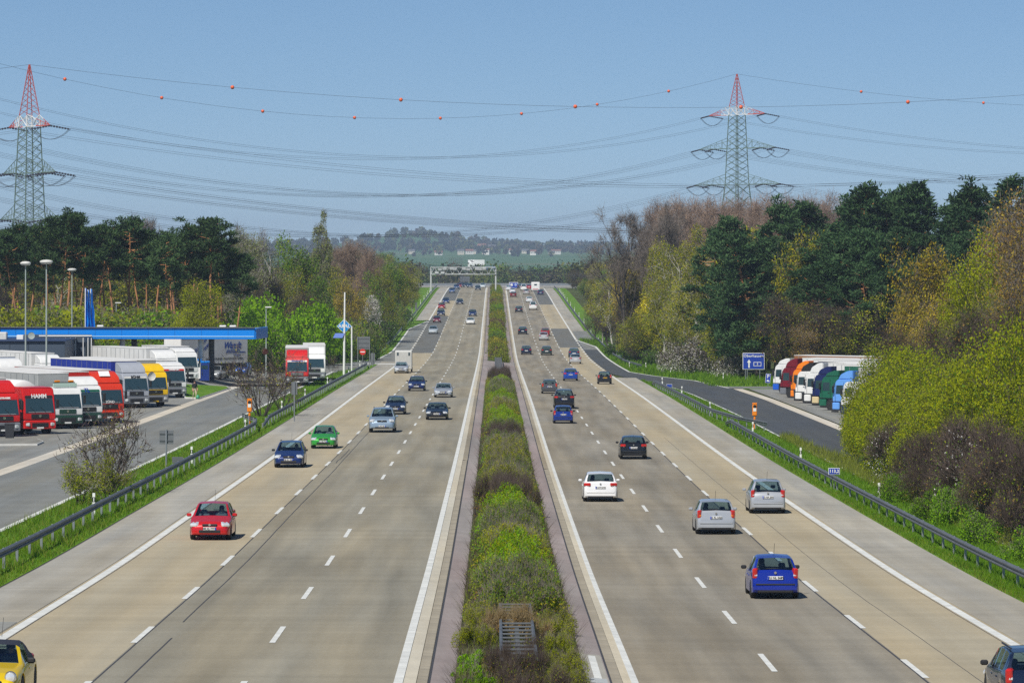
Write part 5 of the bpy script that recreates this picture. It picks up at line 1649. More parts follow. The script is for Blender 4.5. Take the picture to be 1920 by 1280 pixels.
def pump(px, Y, label, m):
    X = (px-XV)/FPX*Y; g = H1(X, Y)
    r = thing('fuel_pump', label, 'fuel pump', (X, Y, g))
    MB().box((0, 0, 1.05), (1.0, .55, 1.9), bev=.05).build('cabinet', m, r)
    MB().box((0, -.285, 1.55), (.7, .02, .4)).build('display', M['darkglass'], r, smooth=False)
    MB().bar((.55, -.2, 1.5), (.62, -.3, .5), .03, 6).build('hose', M['black'], r)
    MB().box((0, 0, 2.1), (1.05, .6, .2), bev=.03).build('top_panel', M['aralblue'], r, smooth=False)
pump(384, 431, 'dark blue fuel pump beside the white column', cmat('pump_blue', (.01, .035, .2)))
pump(369, 431, 'white fuel pump with orange notice at the white column', M['white'])

def curtain_trailer():
    Y = 452.0; X = (324-XV)/FPX*443
    g = H1(X, 443)
    rz = -math.atan2(.62, .785)
    r = thing('semi_trailer', 'white curtain trailer with blue lettering parked under the canopy', 'trailer', (X, 443, g), rz)
    Lt = 10.8
    cm = CURT('trailer_white', (.62, .62, .60))
    MB().box((0, Lt/2, 2.62), (2.5, Lt, 2.8), bev=.03).build('cargo_box', cm, r, smooth=False)
    MB().box((0, -.03, 2.62), (2.46, .06, 2.75)).build('rear_door', M['white'], r, smooth=False)
    MB().box((0, Lt/2, 4.05), (2.54, Lt, .06)).build('roof_cap', M['white'], r, smooth=False)
    for k in range(18):
        MB().box((1.262, .3 + k*.565, 1.35), (.02, .05, .22)).build('strap', M['steeldark'], r, smooth=False)
    for k in range(3):
        for s in (1, -1): put_wheel(r, s*1.02, 2.2 + k*1.32, .50, .38)
    MB().box((0, Lt/2, 1.05), (1.0, Lt-.4, .25)).build('frame', M['black'], r, smooth=False)
    MB().box((1.2, Lt*.55, .78), (.05, 5.5, .7)).build('side_guard', M['black'], r, smooth=False)
    def side(txt, size, yy, zz, m, **k):
        o = new_obj('lettering', text_mesh(txt, size, m, **k), r)
        o.location = (1.265, yy, zz); o.rotation_euler = (math.radians(90), 0, math.radians(90))
        return o
    bl = mat('lettering_blue', (.015, .06, .30), .5)
    side('Wandt', 1.0, 8.2, 3.15, bl, shear=.35, bold=.03)
    for k, (w, zz) in enumerate(((2.2, 2.62), (3.2, 2.42))):
        MB().box((1.268, 8.4 + k*.4, zz), (.012, w, .10)).build('logo_bar', bl, r, smooth=False)
    side('Gruppe', .38, 9.0, 2.12, bl, shear=.3)
    side('HORST PÖHNER TRANSPORTE GMBH', .36, 7.0, 1.72, M['ink'])
    o = side('DUMM ZU DENKEN', .40, 2.6, 2.9, bl, bold=.01); o.rotation_euler = (math.radians(90), 0, math.radians(90)); o.rotation_euler.rotate_axis('Z', .62)
    o = side('AN DEN TERMIN', .40, 3.4, 2.6, bl, bold=.01); o.rotation_euler.rotate_axis('Z', .62)
curtain_trailer()

make_car('golf', 'car', 'silver grey car with bonnet towards the road at the pumps', (.30, .32, .33), 402, 711, False, heading=math.pi - .15)
make_car('golf', 'car', 'dark blue car partly behind the silver grey one at the pumps', (.012, .03, .10), 418, 708, False, heading=math.pi - .2)
cbl = make_car('wagon', 'car', 'bright blue small van with its door swung open beside the pumps', (.015, .12, .55), 452, 703, False, heading=math.pi - .1)
dm_ = MB().box((.45, 0, 0), (.95, .07, .72), bev=.03)
dr = dm_.build('open_door', bpy.data.materials['car_paint_car'] if False else mat('open_door_blue', (.015, .12, .55), .3, coat=.6), cbl)
dr.location = (.86, .65, .60); dr.rotation_euler = (0, 0, -.15)
MB().box((.45, 0, .55), (.80, .03, .42), bev=.02).build('door_window', M['glass'], dr)

# ------------------------------------------------------------ people
def person(label, loc, rz, shirt, trousers, hair, joints=None, h=1.76):
    """one continuous skinned body, coloured by garment"""
    J = dict(pelvis=(0,0,.95), belly=(0,.01,1.12), chest=(0,0,1.34), neck=(0,.01,1.50), head=(0,.03,1.60), crown=(0,.02,1.72),
             shl=(-.19,0,1.42), ell=(-.24,-.02,1.14), wrl=(-.25,.08,.90), hal=(-.25,.12,.82), shr=(.19,0,1.42), elr=(.24,-.02,1.14), wrr=(.25,.08,.90), har=(.25,.12,.82),
             hil=(-.10,0,.90), knl=(-.11,.03,.50), anl=(-.11,-.02,.10), tol=(-.12,.15,.05), hir=(.10,0,.90), knr=(.11,.03,.50), anr=(.11,-.02,.10), tor=(.12,.15,.05))
    R = dict(pelvis=.15, belly=.14, chest=.16, neck=.06, head=.10, crown=.075, shl=.075, ell=.05, wrl=.036, hal=.04, shr=.075, elr=.05, wrr=.036, har=.04,
             hil=.10, knl=.068, anl=.05, tol=.045, hir=.10, knr=.068, anr=.05, tor=.045)
    if joints: J.update(joints)
    E = [('pelvis','belly'),('belly','chest'),('chest','neck'),('neck','head'),('head','crown'),('chest','shl'),('shl','ell'),('ell','wrl'),('wrl','hal'),('chest','shr'),('shr','elr'),('elr','wrr'),('wrr','har'),
         ('pelvis','hil'),('hil','knl'),('knl','anl'),('anl','tol'),('pelvis','hir'),('hir','knr'),('knr','anr'),('anr','tor')]
    # five fingers on each hand
    for s, ha, wr_ in ((-1, 'hal', 'wrl'), (1, 'har', 'wrr')):
        d = (Vector(J[ha]) - Vector(J[wr_])).normalized()
        for q in range(4):
            nm = ha + 'f%d' % q
            J[nm] = tuple(Vector(J[ha]) + d*(.085 - .012*abs(q-1.3)) + Vector((0, -.03 + .02*q, 0))); R[nm] = .009; E.append((ha, nm))
        nm = ha + 't'; J[nm] = tuple(Vector(J[wr_]) + d*.06 + Vector((-.02*s, .055, 0))); R[nm] = .011; E.append((wr_, nm))
    names = list(J); ix = {n: i for i, n in enumerate(names)}
    me = bpy.data.meshes.new('body'); me.from_pydata([J[n] for n in names], [(ix[a], ix[b]) for a, b in E], [])
    o = bpy.data.objects.new('body_source', me); COL.objects.link(o)
    o.modifiers.new('skin', 'SKIN'); o.modifiers.new('sub', 'SUBSURF').levels = 1
    for i, n in enumerate(names): me.skin_vertices[0].data[i].radius = (R[n], R[n]*(.78 if n in ('chest', 'belly', 'pelvis') else 1))
    me.skin_vertices[0].data[ix['pelvis']].use_root = True
    dg = bpy.context.evaluated_depsgraph_get()
    m2 = bpy.data.meshes.new_from_object(o.evaluated_get(dg)); bpy.data.objects.remove(o)
    m2.name = 'body'
    skin = mat('skin', (.50, .28, .20), .6)
    for m in (skin, shirt, trousers, M['black']): m2.materials.append(m)
    waist = J['pelvis'][2] + .04; nk = J['neck'][2] - .02
    for f in m2.polygons:
        c = f.center
        arm_d = min((Vector(J[k]) - c).length for k in ('wrl', 'hal', 'wrr', 'har'))
        f.use_smooth = True
        f.material_index = 3 if c.z < .09 else 0 if (c.z > nk or arm_d < .17) else 1 if c.z > waist else 2
    root = thing('person', label, 'person', loc, rz)
    new_obj('body', m2, root)
    hc = Vector(J['crown'])
    hb = MB().lathe((hc.x, hc.y - .012, hc.z - .10), [(.085, -.03), (.112, .03), (.105, .10), (.07, .155), (.02, .172)], 14)
    hb.build('hair', hair, root)
    fy = J['head'][1] + .095
    MB().box((J['head'][0], fy + .01, J['head'][2] + .01), (.028, .04, .045), bev=.01).build('nose', skin, root)
    for s in (-1, 1): MB().box((J['head'][0] + s*.035, fy - .002, J['head'][2] + .045), (.024, .012, .012)).build('eye', M['ink'], root, smooth=False)
    root.scale = (h/1.76,)*3
    return root
SEAT = dict(pelvis=(0,0,.95), hil=(-.10,.05,.93), knl=(-.13,.46,1.02), anl=(-.13,.62,.66), tol=(-.13,.76,.62), hir=(.10,.05,.93), knr=(.13,.46,1.02), anr=(.13,.62,.66), tor=(.13,.76,.62),
            ell=(-.27,.16,1.20), wrl=(-.17,.38,1.24), hal=(-.15,.45,1.26), elr=(.27,.16,1.20), wrr=(.17,.38,1.24), har=(.15,.45,1.26))
def driver(car_root, side, y, z, label, shirt):
    mw = Matrix.Translation(car_root.location) @ car_root.rotation_euler.to_matrix().to_4x4()
    p = mw @ Vector((side, y, z - .95))
    return person(label, p, car_root.rotation_euler.z, shirt, mat('dark_trousers', (.03, .03, .04), .9), HD, joints=SEAT, h=1.7)
HD = mat('dark_hair', (.03, .02, .015), .7)
person('person in an orange shirt and shorts leaning to a lorry at the pumps', G(360, 712), 1.3, mat('orange_shirt', (.85, .13, .015), .8), mat('beige_shorts', (.35, .29, .20), .8), HD,
       joints=dict(ell=(-.34,.18,1.25), wrl=(-.38,.42,1.15), hal=(-.38,.50,1.12), elr=(.34,.16,1.22), wrr=(.36,.40,1.10), har=(.36,.48,1.06)))
person('person in a black top and light trousers walking along the grass island', G(365, 748), math.pi + .4, mat('black_top', (.014, .014, .016), .8), mat('cream_trousers', (.55, .48, .32), .8), HD,
       joints=dict(knl=(-.11,.12,.52), anl=(-.11,.06,.10), tol=(-.12,.22,.05), anr=(.11,-.22,.12), tor=(.12,-.08,.05)))
person('person in white overalls climbing from the cab by the lime bush', G(1601, 785), math.pi*.6, mat('white_overalls', (.66, .62, .52), .85), mat('white_overall_legs', (.64, .60, .50), .85), HD,
       joints=dict(ell=(-.30,.20,1.30), wrl=(-.28,.40,1.38), hal=(-.27,.47,1.42)))
bag = MB().lathe((0, 0, .22), [(.05, -.2), (.16, -.16), (.19, -.02), (.12, .12), (.04, .2)], 12).build('carrier_bag', mat('green_bag', (.03, .28, .14), .5), None)
pb = G(371, 748); bag.location = (pb.x, pb.y - .1, pb.z); tag(bag, 'green carrier bag beside the walking person in the black top', 'bag')

cars = {o["label"]: o for o in COL.objects if o.get("category") == 'car'}
def find(t): return next(o for l, o in cars.items() if l.startswith(t))
for t, lb, c in (('yellow classic', 'person with hands on the wheel of the yellow classic coupe', (.02, .04, .16)), ('bright red small', 'person driving the bright red hatchback', (.03, .04, .07)),
                 ('bright royal', 'person at the wheel of the royal blue hatchback', (.05, .05, .06)), ('silver hatchback with tall', 'person at the wheel of the silver hatchback in the middle lane', (.25, .25, .27)),
                 ('vivid green', 'person driving the vivid green hatchback, light top', (.5, .42, .35)), ('dark blue estate with black roof', 'person driving the dark blue estate with roof rails', (.06, .06, .08)),
                 ('white hatchback in the passing', 'person driving the white hatchback beside the hedge', (.04, .04, .05)), ('silver tall', 'person driving the silver tall compact car', (.1, .05, .05))):
    o = find(t); driver(o, -.35, -.12, .52, lb, mat('driver_top', c, .9))
# ------------------------------------------------------------ vegetation
def tubes(segs, k=4):
    """segments (p0, p1, r0, r1) -> one tube mesh, vectorised"""
    S = np.array([(*a, *b, r0, r1) for a, b, r0, r1 in segs], np.float32)
    a, b, r0, r1 = S[:, 0:3], S[:, 3:6], S[:, 6:7], S[:, 7:8]
    d = b - a; d /= np.linalg.norm(d, axis=1, keepdims=True) + 1e-9
    h = np.where(np.abs(d[:, 2:3]) < .9, [[0, 0, 1]], [[1, 0, 0]])
    u = np.cross(d, h); u /= np.linalg.norm(u, axis=1, keepdims=True); w = np.cross(d, u)
    V = np.zeros((len(S), 2*k, 3), np.float32)
    for i in range(k):
        t = 2*math.pi*i/k; o = u*math.cos(t) + w*math.sin(t)
        V[:, i] = a + o*r0; V[:, k+i] = b + o*r1
    base = (np.arange(len(S))*2*k)[:, None]
    F = np.concatenate([base + np.array([[i, (i+1) % k, k + (i+1) % k, k+i]]) for i in range(k)])
    return V.reshape(-1, 3), F

def rand_dirs(n, rng):
    v = rng.normal(size=(n, 3)); return v / np.linalg.norm(v, axis=1, keepdims=True)

def leaf_quads(P, size, rng, aspect=.55, axis=None, jit=.35):
    """leaf-shaped quads at points P"""
    n = len(P)
    a = rand_dirs(n, rng) if axis is None else axis + rng.normal(size=(n, 3))*.5
    a /= np.linalg.norm(a, axis=1, keepdims=True)
    b = np.cross(a, rand_dirs(n, rng)); b /= np.linalg.norm(b, axis=1, keepdims=True) + 1e-9
    s = size*(1 + rng.uniform(-jit, jit, (n, 1)))
    V = np.stack([P - a*s*.5, P + b*s*.5*aspect, P + a*s*.5, P - b*s*.5*aspect], 1).reshape(-1, 3)
    return V, np.arange(4*n).reshape(-1, 4)

def twig_tris(P, D, length, width, rng):
    n = len(P)
    a = D + rng.normal(size=(n, 3))*.55; a /= np.linalg.norm(a, axis=1, keepdims=True)
    b = np.cross(a, rand_dirs(n, rng)); b /= np.linalg.norm(b, axis=1, keepdims=True) + 1e-9
    l = length*rng.uniform(.5, 1.2, (n, 1))
    V = np.stack([P - b*width/2, P + b*width/2, P + a*l], 1).reshape(-1, 3)
    return V, np.arange(3*n).reshape(-1, 3)

def skeleton(rng, h, r, trunk=.35, limbs=7, spread=.6, levels=3, up=.25, lean=.03, kids=4, shrink=.55, stems=1, droop=0.0):
    segs, tips = [], []
    def grow(p, d, ln, rad, lv):
        n = 4 if lv < 2 else 3
        pts = [(p.copy(), d.copy())]
        for i in range(n):
            d = d + rng.normal(size=3)*(.10 if lv == 0 else .17); d[2] += (up if lv else .12)*.35 - droop*lv*.12
            d /= np.linalg.norm(d)
            q = p + d*ln/n
            r0 = rad*(1 - .62*i/n); r1 = rad*(1 - .62*(i+1)/n)
            segs.append((p, q, r0, r1)); p = q; pts.append((p.copy(), d.copy()))
        if lv >= levels:
            tips.append((p, d)); tips.append((pts[2][0], pts[2][1])); return
        m = limbs if lv == 0 else kids
        for k in range(m):
            t = (trunk + (1-trunk)*(k + rng.uniform(.1, .9))/m) if lv == 0 else rng.uniform(.3, 1.0)
            i = min(n-1, int(t*n)); f = t*n - i
            base = pts[i][0]*(1-f) + pts[i+1][0]*f
            dd = pts[i][1]
            az = (k*2.4 + rng.uniform(0, 1.2)) if lv == 0 else rng.uniform(0, 6.28)
            o = np.cross(dd, [math.cos(az), math.sin(az), .01]); o /= np.linalg.norm(o) + 1e-9
            sp = spread*rng.uniform(.75, 1.25)*(1.15 - .45*t if lv == 0 else 1)
            nd = dd*math.cos(sp) + o*math.sin(sp); nd[2] += up*.3
            nd /= np.linalg.norm(nd)
            grow(base, nd, ln*shrink*rng.uniform(.8, 1.15)*(1.0 if lv else (1.25 - .55*t)), max(.012, rad*(.52 if lv else .42)*(1.1 - .5*t)), lv+1)
        tips.append((p, d))
    for s in range(stems):
        if stems == 1: d0 = np.array([rng.normal()*lean, rng.normal()*lean, 1.0]); p0 = np.zeros(3); ln = h*.78
        else:
            az = 6.28*s/stems + rng.uniform(0, .7); tl = rng.uniform(.1, .75)
            d0 = np.array([math.cos(az)*tl, math.sin(az)*tl, 1.0]); p0 = np.array([math.cos(az), math.sin(az), 0])*.12; ln = h*.8*rng.uniform(.7, 1.0)
        p0 = p0 - np.array([0, 0, .2])
        grow(p0, d0/np.linalg.norm(d0), ln, r if stems == 1 else r*.6, 0)
    return segs, tips

BARK = mat('grey_brown_bark', (.075, .062, .05), .9, var=.25, scale=3)
BARKD = mat('dark_twig_bark', (.05, .038, .036), .9, var=.2, scale=3)
BIRCH = mat('birch_bark', (.46, .44, .39), .8, var=.35, scale=2)
TWIG = leaf_mat('bare_twigs', (.16, .14, .12), (.26, .22, .19), .1, .25)
TWIGR = leaf_mat('reddish_bud_twigs', (.24, .16, .12), (.34, .25, .18), .15, .2)
TWIGD = leaf_mat('dark_bare_twigs', (.065, .05, .045), (.13, .10, .08), .1, .2)
def pine_bark():
    m, t, b = nodes_mat('pine_bark')
    L = t.links.new
    tc = t.nodes.new("ShaderNodeTexCoord"); sx = t.nodes.new("ShaderNodeSeparateXYZ"); L(tc.outputs["Object"], sx.inputs[0])
    nz = t.nodes.new("ShaderNodeTexNoise"); nz.inputs["Scale"].default_value = 2.5; L(tc.outputs["Object"], nz.inputs[0])
    ad = _math(t, 'MULTIPLY_ADD'); L(nz.outputs[0], ad.inputs[0]); ad.inputs[1].default_value = 4.0; L(sx.outputs[2], ad.inputs[2])
    cr = t.nodes.new("ShaderNodeValToRGB"); mr = t.nodes.new("ShaderNodeMapRange")
    mr.inputs[1].default_value, mr.inputs[2].default_value = 3, 13; L(ad.outputs[0], mr.inputs[0]); L(mr.outputs[0], cr.inputs[0])
    e = cr.color_ramp.elements; e[0].color = (.06, .045, .035, 1); e[1].color = (.46, .21, .085, 1); e.new(.5).color = (.26, .135, .07, 1)
    L(cr.outputs[0], b.inputs["Base Color"]); b.inputs["Roughness"].default_value = .9
    return m
PBARK = pine_bark()
LM = {
 'lime':   leaf_mat('lime_leaves', (0.31, 0.36, 0.008), (0.45, 0.48, 0.016), .5),
 'bright': leaf_mat('bright_green_leaves', (0.14, 0.32, 0.008), (0.27, 0.46, 0.014), .4),
 'olive':  leaf_mat('olive_leaves', (0.155, 0.215, 0.012), (0.30, 0.335, 0.024), .35),
 'yellow': leaf_mat('yellow_olive_leaves', (0.29, 0.27, 0.016), (0.46, 0.40, 0.034), .35),
 'forsythia': leaf_mat('yellow_blossom', (0.504, 0.456, 0.0144), (0.696, 0.6, 0.024), .35),
 'ochre':  leaf_mat('ochre_leaves', (0.336, 0.231, 0.0308), (0.476, 0.364, 0.056), .35),
 'rust':   leaf_mat('rust_brown_leaves', (0.224, 0.119, 0.0364), (0.336, 0.224, 0.063), .3),
 'green':  leaf_mat('mid_green_leaves', (0.084, 0.1764, 0.0202), (0.168, 0.2772, 0.0336), .35),
 'pale':   leaf_mat('pale_grey_green_leaves', (0.216, 0.2565, 0.1148), (0.3375, 0.351, 0.162), .35),
 'dark':   leaf_mat('dark_green_leaves', (0.035, 0.07, 0.0168), (0.07, 0.119, 0.028), .3),
 'white':  leaf_mat('white_blossom', (0.55, 0.517, 0.484), (0.792, 0.759, 0.726), .3),
 'pine':   leaf_mat('pine_needles', (.028, .062, .024), (.080, .130, .046), .15, .25),
 'pine2':  leaf_mat('blue_green_needles', (.026, .064, .026), (.078, .135, .052), .15, .25),
 'dry':    leaf_mat('dry_stalks', (0.204, 0.144, 0.072), (0.36, 0.276, 0.144), .2),
}

def cat_meshes(parts, mats, name):
    """join (V, F) lists (mixed tri/quad) with a material each"""
    V = []; Fs = []; mi = []; n = 0
    for (v, f), m in parts:
        V.append(v); Fs.append(f + n); mi.append(np.full(len(f), m)); n += len(v)
    return np_mesh(name, np.concatenate(V), Fs, mats, np.concatenate(mi))

PROTO = {}
def leafy(key, seed, h, r, leaf, lsize, per, sig, bark=BARK, twig=None, twigs=0, tl=.7, **k):
    rng = np.random.default_rng(seed)
    segs, tips = skeleton(rng, h, r, **k)
    big = [s for s in segs if s[2] > .0]
    tm = np_mesh('trunk', *tubes(big, 5), bark, smooth=True)
    P = np.array([t[0] for t in tips]); D = np.array([t[1] for t in tips])
    parts, mats = [], []
    if twigs:
        i = rng.integers(0, len(P), len(P)*twigs)
        parts.append((twig_tris(P[i] + rng.normal(size=(len(i), 3))*.15, D[i], tl, .032, rng), len(mats))); mats.append(twig or TWIG)
    if leaf:
        for lf, fr in (leaf if isinstance(leaf, list) else [(leaf, 1.0)]):
            i = rng.integers(0, len(P), int(len(P)*per*fr))
            # leaves gather in small clumps so that light and dark tufts show
            cl = P[i] + rng.normal(size=(len(i), 3))*sig
            parts.append((leaf_quads(cl, lsize, rng), len(mats))); mats.append(LM[lf])
    cm = cat_meshes(parts, mats, 'crown')
    zmax = float(max(P[:, 2].max(), 1)); rad = float(np.percentile(np.hypot(P[:, 0], P[:, 1]), 92))
    PROTO.setdefault(key, []).append((tm, cm, zmax, rad))

def pine(key, seed, h, base, width, nb, leaf, cone=False, ls=.42, clump=70, cs=(.75, .4)):
    rng = np.random.default_rng(seed)
    segs = []; p = np.array([0, 0, -.3]); d = np.array([rng.normal()*.035, rng.normal()*.035, 1.0])
    n = 12; pts = []
    for i in range(n):
        d = d + rng.normal(size=3)*np.array([.06, .06, 0]); d[0] *= .85; d[1] *= .9; d[2] = 1; d /= np.linalg.norm(d)
        q = p + d*h/n; r0 = h*.0125*(1 - .8*i/n); r1 = h*.0125*(1 - .8*(i+1)/n)
        segs.append((p, q, r0, r1)); pts.append(p); p = q
    pts.append(p); pts = np.array(pts)
    C = []; W = []
    for k in range(nb):
        t = base + (1-base)*((k + rng.uniform(0, 1))/nb)**.9
        i = min(n-1, int(t*n)); f = t*n - i; b0 = pts[i]*(1-f) + pts[i+1]*f
        prof = ((1-t)/(1-base))**.75 + .12 if cone else math.sin(math.pi*min(1, .18 + .80*(t-base)/(1-base)))**.7
        ln = width*prof*rng.uniform(.55, 1.15); az = rng.uniform(0, 6.28)
        up = rng.uniform(.05, .55)
        e = b0 + np.array([math.cos(az), math.sin(az), up])*ln
        mid = b0*.5 + e*.5 + np.array([0, 0, -.12*ln])
        segs.append((b0, mid, .06, .045)); segs.append((mid, e, .045, .02))
        for q in range(2 + int(ln > 1.2) + int(ln > 2)):
            u = rng.uniform(.45, 1.05); C.append(mid*(1-u) + e*u + rng.normal(size=3)*.28); W.append(1)
    for q in range(4): C.append(pts[-1] + np.array([rng.normal()*.3, rng.normal()*.3, -q*.35]))
    # a few dead stubs low on the stem
    for k in range(5):
        t = rng.uniform(.3, max(.32, base)); i = min(n-1, int(t*n)); az = rng.uniform(0, 6.28)
        segs.append((pts[i], pts[i] + np.array([math.cos(az), math.sin(az), rng.uniform(-.1, .5)])*rng.uniform(.4, 1.6), .04, .012))
    tm = np_mesh('trunk', *tubes(segs, 6), PBARK, smooth=True)
    C = np.array(C)
    i = np.repeat(np.arange(len(C)), clump)
    off = rand_dirs(len(i), rng)*rng.uniform(.25, 1, (len(i), 1))*np.array([cs[0], cs[0], cs[1]])
    off[:, 2] += .1
    ax = off + np.array([0, 0, .35])
    cm = cat_meshes([(leaf_quads(C[i] + off, ls, rng, .30, axis=ax/np.linalg.norm(ax, axis=1, keepdims=True)), 0)], [LM[leaf]], 'crown')
    PROTO.setdefault(key, []).append((tm, cm, float(C[:, 2].max() + .5), width))

def bush(key, seed, w, h, leaf, lsize, nleaf, stems=9, twigs=1500, twig=TWIG, lumps=14, tl=.45, flat=1.0, tw=.022, bark=BARKD):
    """shrub: stems fan out, leaves on overlapping uneven lumps"""
    rng = np.random.default_rng(seed)
    segs = []
    c = np.stack([rng.uniform(-.42, .42, lumps)*w, rng.uniform(-.42, .42, lumps)*w, rng.uniform(.25, .74, lumps)*h], 1)
    rr = rng.uniform(.16, .30, lumps)*min(w, h*1.3)
    edge = 1 - .5*(np.hypot(c[:, 0], c[:, 1])/(w*.5))**2
    c[:, 2] *= np.clip(edge, .45, 1)
    for q in c:
        m = q*.5 + np.array([0, 0, -.05*h]) + rng.normal(size=3)*.05*w
        b0 = np.array([q[0]*.12, q[1]*.12, -.15])
        segs += [(b0, m, .03, .02), (m, q, .02, .01)]
        for z in range(4): segs.append((m, q + rand_dirs(1, rng)[0]*rr.mean()*.8, .012, .005))
    tm = np_mesh('stem', *tubes(segs, 4), bark, smooth=True)
    parts, mats = [], []
    if twigs:
        i = rng.integers(0, lumps, twigs); D = rand_dirs(twigs, rng); D[:, 2] = np.abs(D[:, 2])*1.1
        P = c[i] + D*rr[i][:, None]*rng.uniform(.2, 1.0, (twigs, 1))*np.array([1, 1, flat])
        parts.append((twig_tris(P, D + np.array([0, 0, .3]), tl, tw, rng), len(mats))); mats.append(twig)
    for lf, fr in (leaf if isinstance(leaf, list) else [(leaf, 1.0)] if leaf else []):
        n = int(nleaf*fr); i = rng.integers(0, lumps, n); D = rand_dirs(n, rng)
        rad = rng.uniform(.45, 1.08, (n, 1))**.6
        P = c[i] + D*rr[i][:, None]*rad*np.array([1, 1, flat]); P[:, 2] = np.maximum(P[:, 2], .03)
        parts.append((leaf_quads(P, lsize, rng), len(mats))); mats.append(LM[lf])
    cm = cat_meshes(parts, mats, 'foliage')
    PROTO.setdefault(key, []).append((tm, cm, float((c[:, 2] + rr).max()), w/2))

def crowned(key, seed, h, base, w, leaf, lsize, nleaf, lumps=26, twigs=1500, twig=None, tl=.6, tw=.03, bark=BARK, r=.14, rr_=(.15, .25), sub=6):
    """tree with a rounded crown made of uneven leafy lumps carried on limbs"""
    rng = np.random.default_rng(seed)
    segs = []; n = 8; p = np.array([0, 0, -.3]); d = np.array([0, 0, 1.0]); pts = [p]
    for i in range(n):
        d = d + rng.normal(size=3)*np.array([.07, .07, 0]); d /= np.linalg.norm(d)
        q = p + d*h*.84/n; segs.append((p, q, r*(1-.8*i/n), r*(1-.8*(i+1)/n))); p = q; pts.append(p)
    pts = np.array(pts)
    D = rand_dirs(lumps, rng); u = rng.uniform(.25, 1, (lumps, 1))**.45
    a, c = w/2, (1-base)*h/2; cz = base*h + c
    rr = rng.uniform(*rr_, lumps)*w
    C = D*u*np.array([a*.80, a*.80, c*.84]) + np.array([0, 0, cz])
    C[0] = [rng.normal()*.1*w, rng.normal()*.1*w, h - rr[0]]
    for q in C:
        z0 = max(base*h*.75, q[2] - (.35 + .5*rng.uniform())*np.hypot(q[0], q[1]) - .1*h)
        k = np.clip(np.searchsorted(pts[:, 2], z0) - 1, 0, n-1); f = (z0 - pts[k][2])/(pts[k+1][2]-pts[k][2]+1e-6); f = min(1, max(0, f))
        b0 = pts[k]*(1-f) + pts[k+1]*f; m = b0*.5 + q*.5 + rng.normal(size=3)*.04*w
        rb = max(.03, r*.38*(1 - z0/h)+.02)
        segs += [(b0, m, rb, rb*.6), (m, q, rb*.6, rb*.25)]
        for z in range(sub): segs.append(((m+q)/2 if z % 2 else q, q + rand_dirs(1, rng)[0]*rr.mean()*1.0 + np.array([0, 0, .1]), .02, .006))
    tm = np_mesh('trunk', *tubes(segs, 5), bark, smooth=True)
    parts, mats = [], []
    if twigs:
        i = rng.integers(0, lumps, twigs); T = rand_dirs(twigs, rng); T[:, 2] += .35
        parts.append((twig_tris(C[i] + T*rr[i][:, None]*rng.uniform(.1, .9, (twigs, 1)), T, tl, tw, rng), len(mats))); mats.append(twig or TWIG)
    for lf, fr in (leaf if isinstance(leaf, list) else [(leaf, 1.0)] if leaf else []):
        m_ = int(nleaf*fr); i = rng.integers(0, lumps, m_); T = rand_dirs(m_, rng)
        P = C[i] + T*rr[i][:, None]*(rng.uniform(.25, 1.12, (m_, 1))**.55)
        parts.append((leaf_quads(P, lsize, rng), len(mats))); mats.append(LM[lf])
    cm = cat_meshes(parts, mats, 'crown')
    PROTO.setdefault(key, []).append((tm, cm, float((C[:, 2]+rr).max()), w/2))

# --- prototypes
for s in range(5): pine('scots', 100+s, 18, .63 + .03*(s % 3), 3.0, 30, 'pine', ls=.46, clump=60, cs=(.95, .45))
for s in range(4): pine('dense', 120+s, 18, .14, 3.7, 76, 'pine2', cone=True, ls=.44, clump=52, cs=(.85, .48))
for s in range(2): pine('darkbig', 140+s, 18, .20, 4.4, 88, 'pine2', ls=.46, clump=52, cs=(.95, .5))
kw = dict(trunk=.25, limbs=9, spread=.75, levels=3, kids=4, shrink=.46, up=.3)
for s in range(3):
    crowned('lime', 200+s, 10, .16, 6.2, [('lime', .85), ('olive', .15)], .21, 6500, twigs=900)
    crowned('olive', 210+s, 10, .18, 6.0, [('olive', .7), ('yellow', .3)], .21, 5600, twigs=1500)
    crowned('yellow', 220+s, 10, .18, 6.0, [('yellow', .65), ('olive', .35)], .21, 5600, twigs=1500)
    crowned('green', 250+s, 10, .18, 6.2, [('green', .8), ('olive', .2)], .22, 6000, twigs=800)
    crowned('darkbare', 300+s, 9, .12, 6.0, [('dark', .35), ('olive', .4), ('rust', .25)], .19, 1700, twigs=6500, twig=TWIGD, tl=.75, bark=BARKD)
    crowned('birch', 270+s, 13, .20, 6.0, [('olive', .55), ('yellow', .45)], .19, 7000, lumps=34, twigs=1500, bark=BIRCH, rr_=(.13, .22))
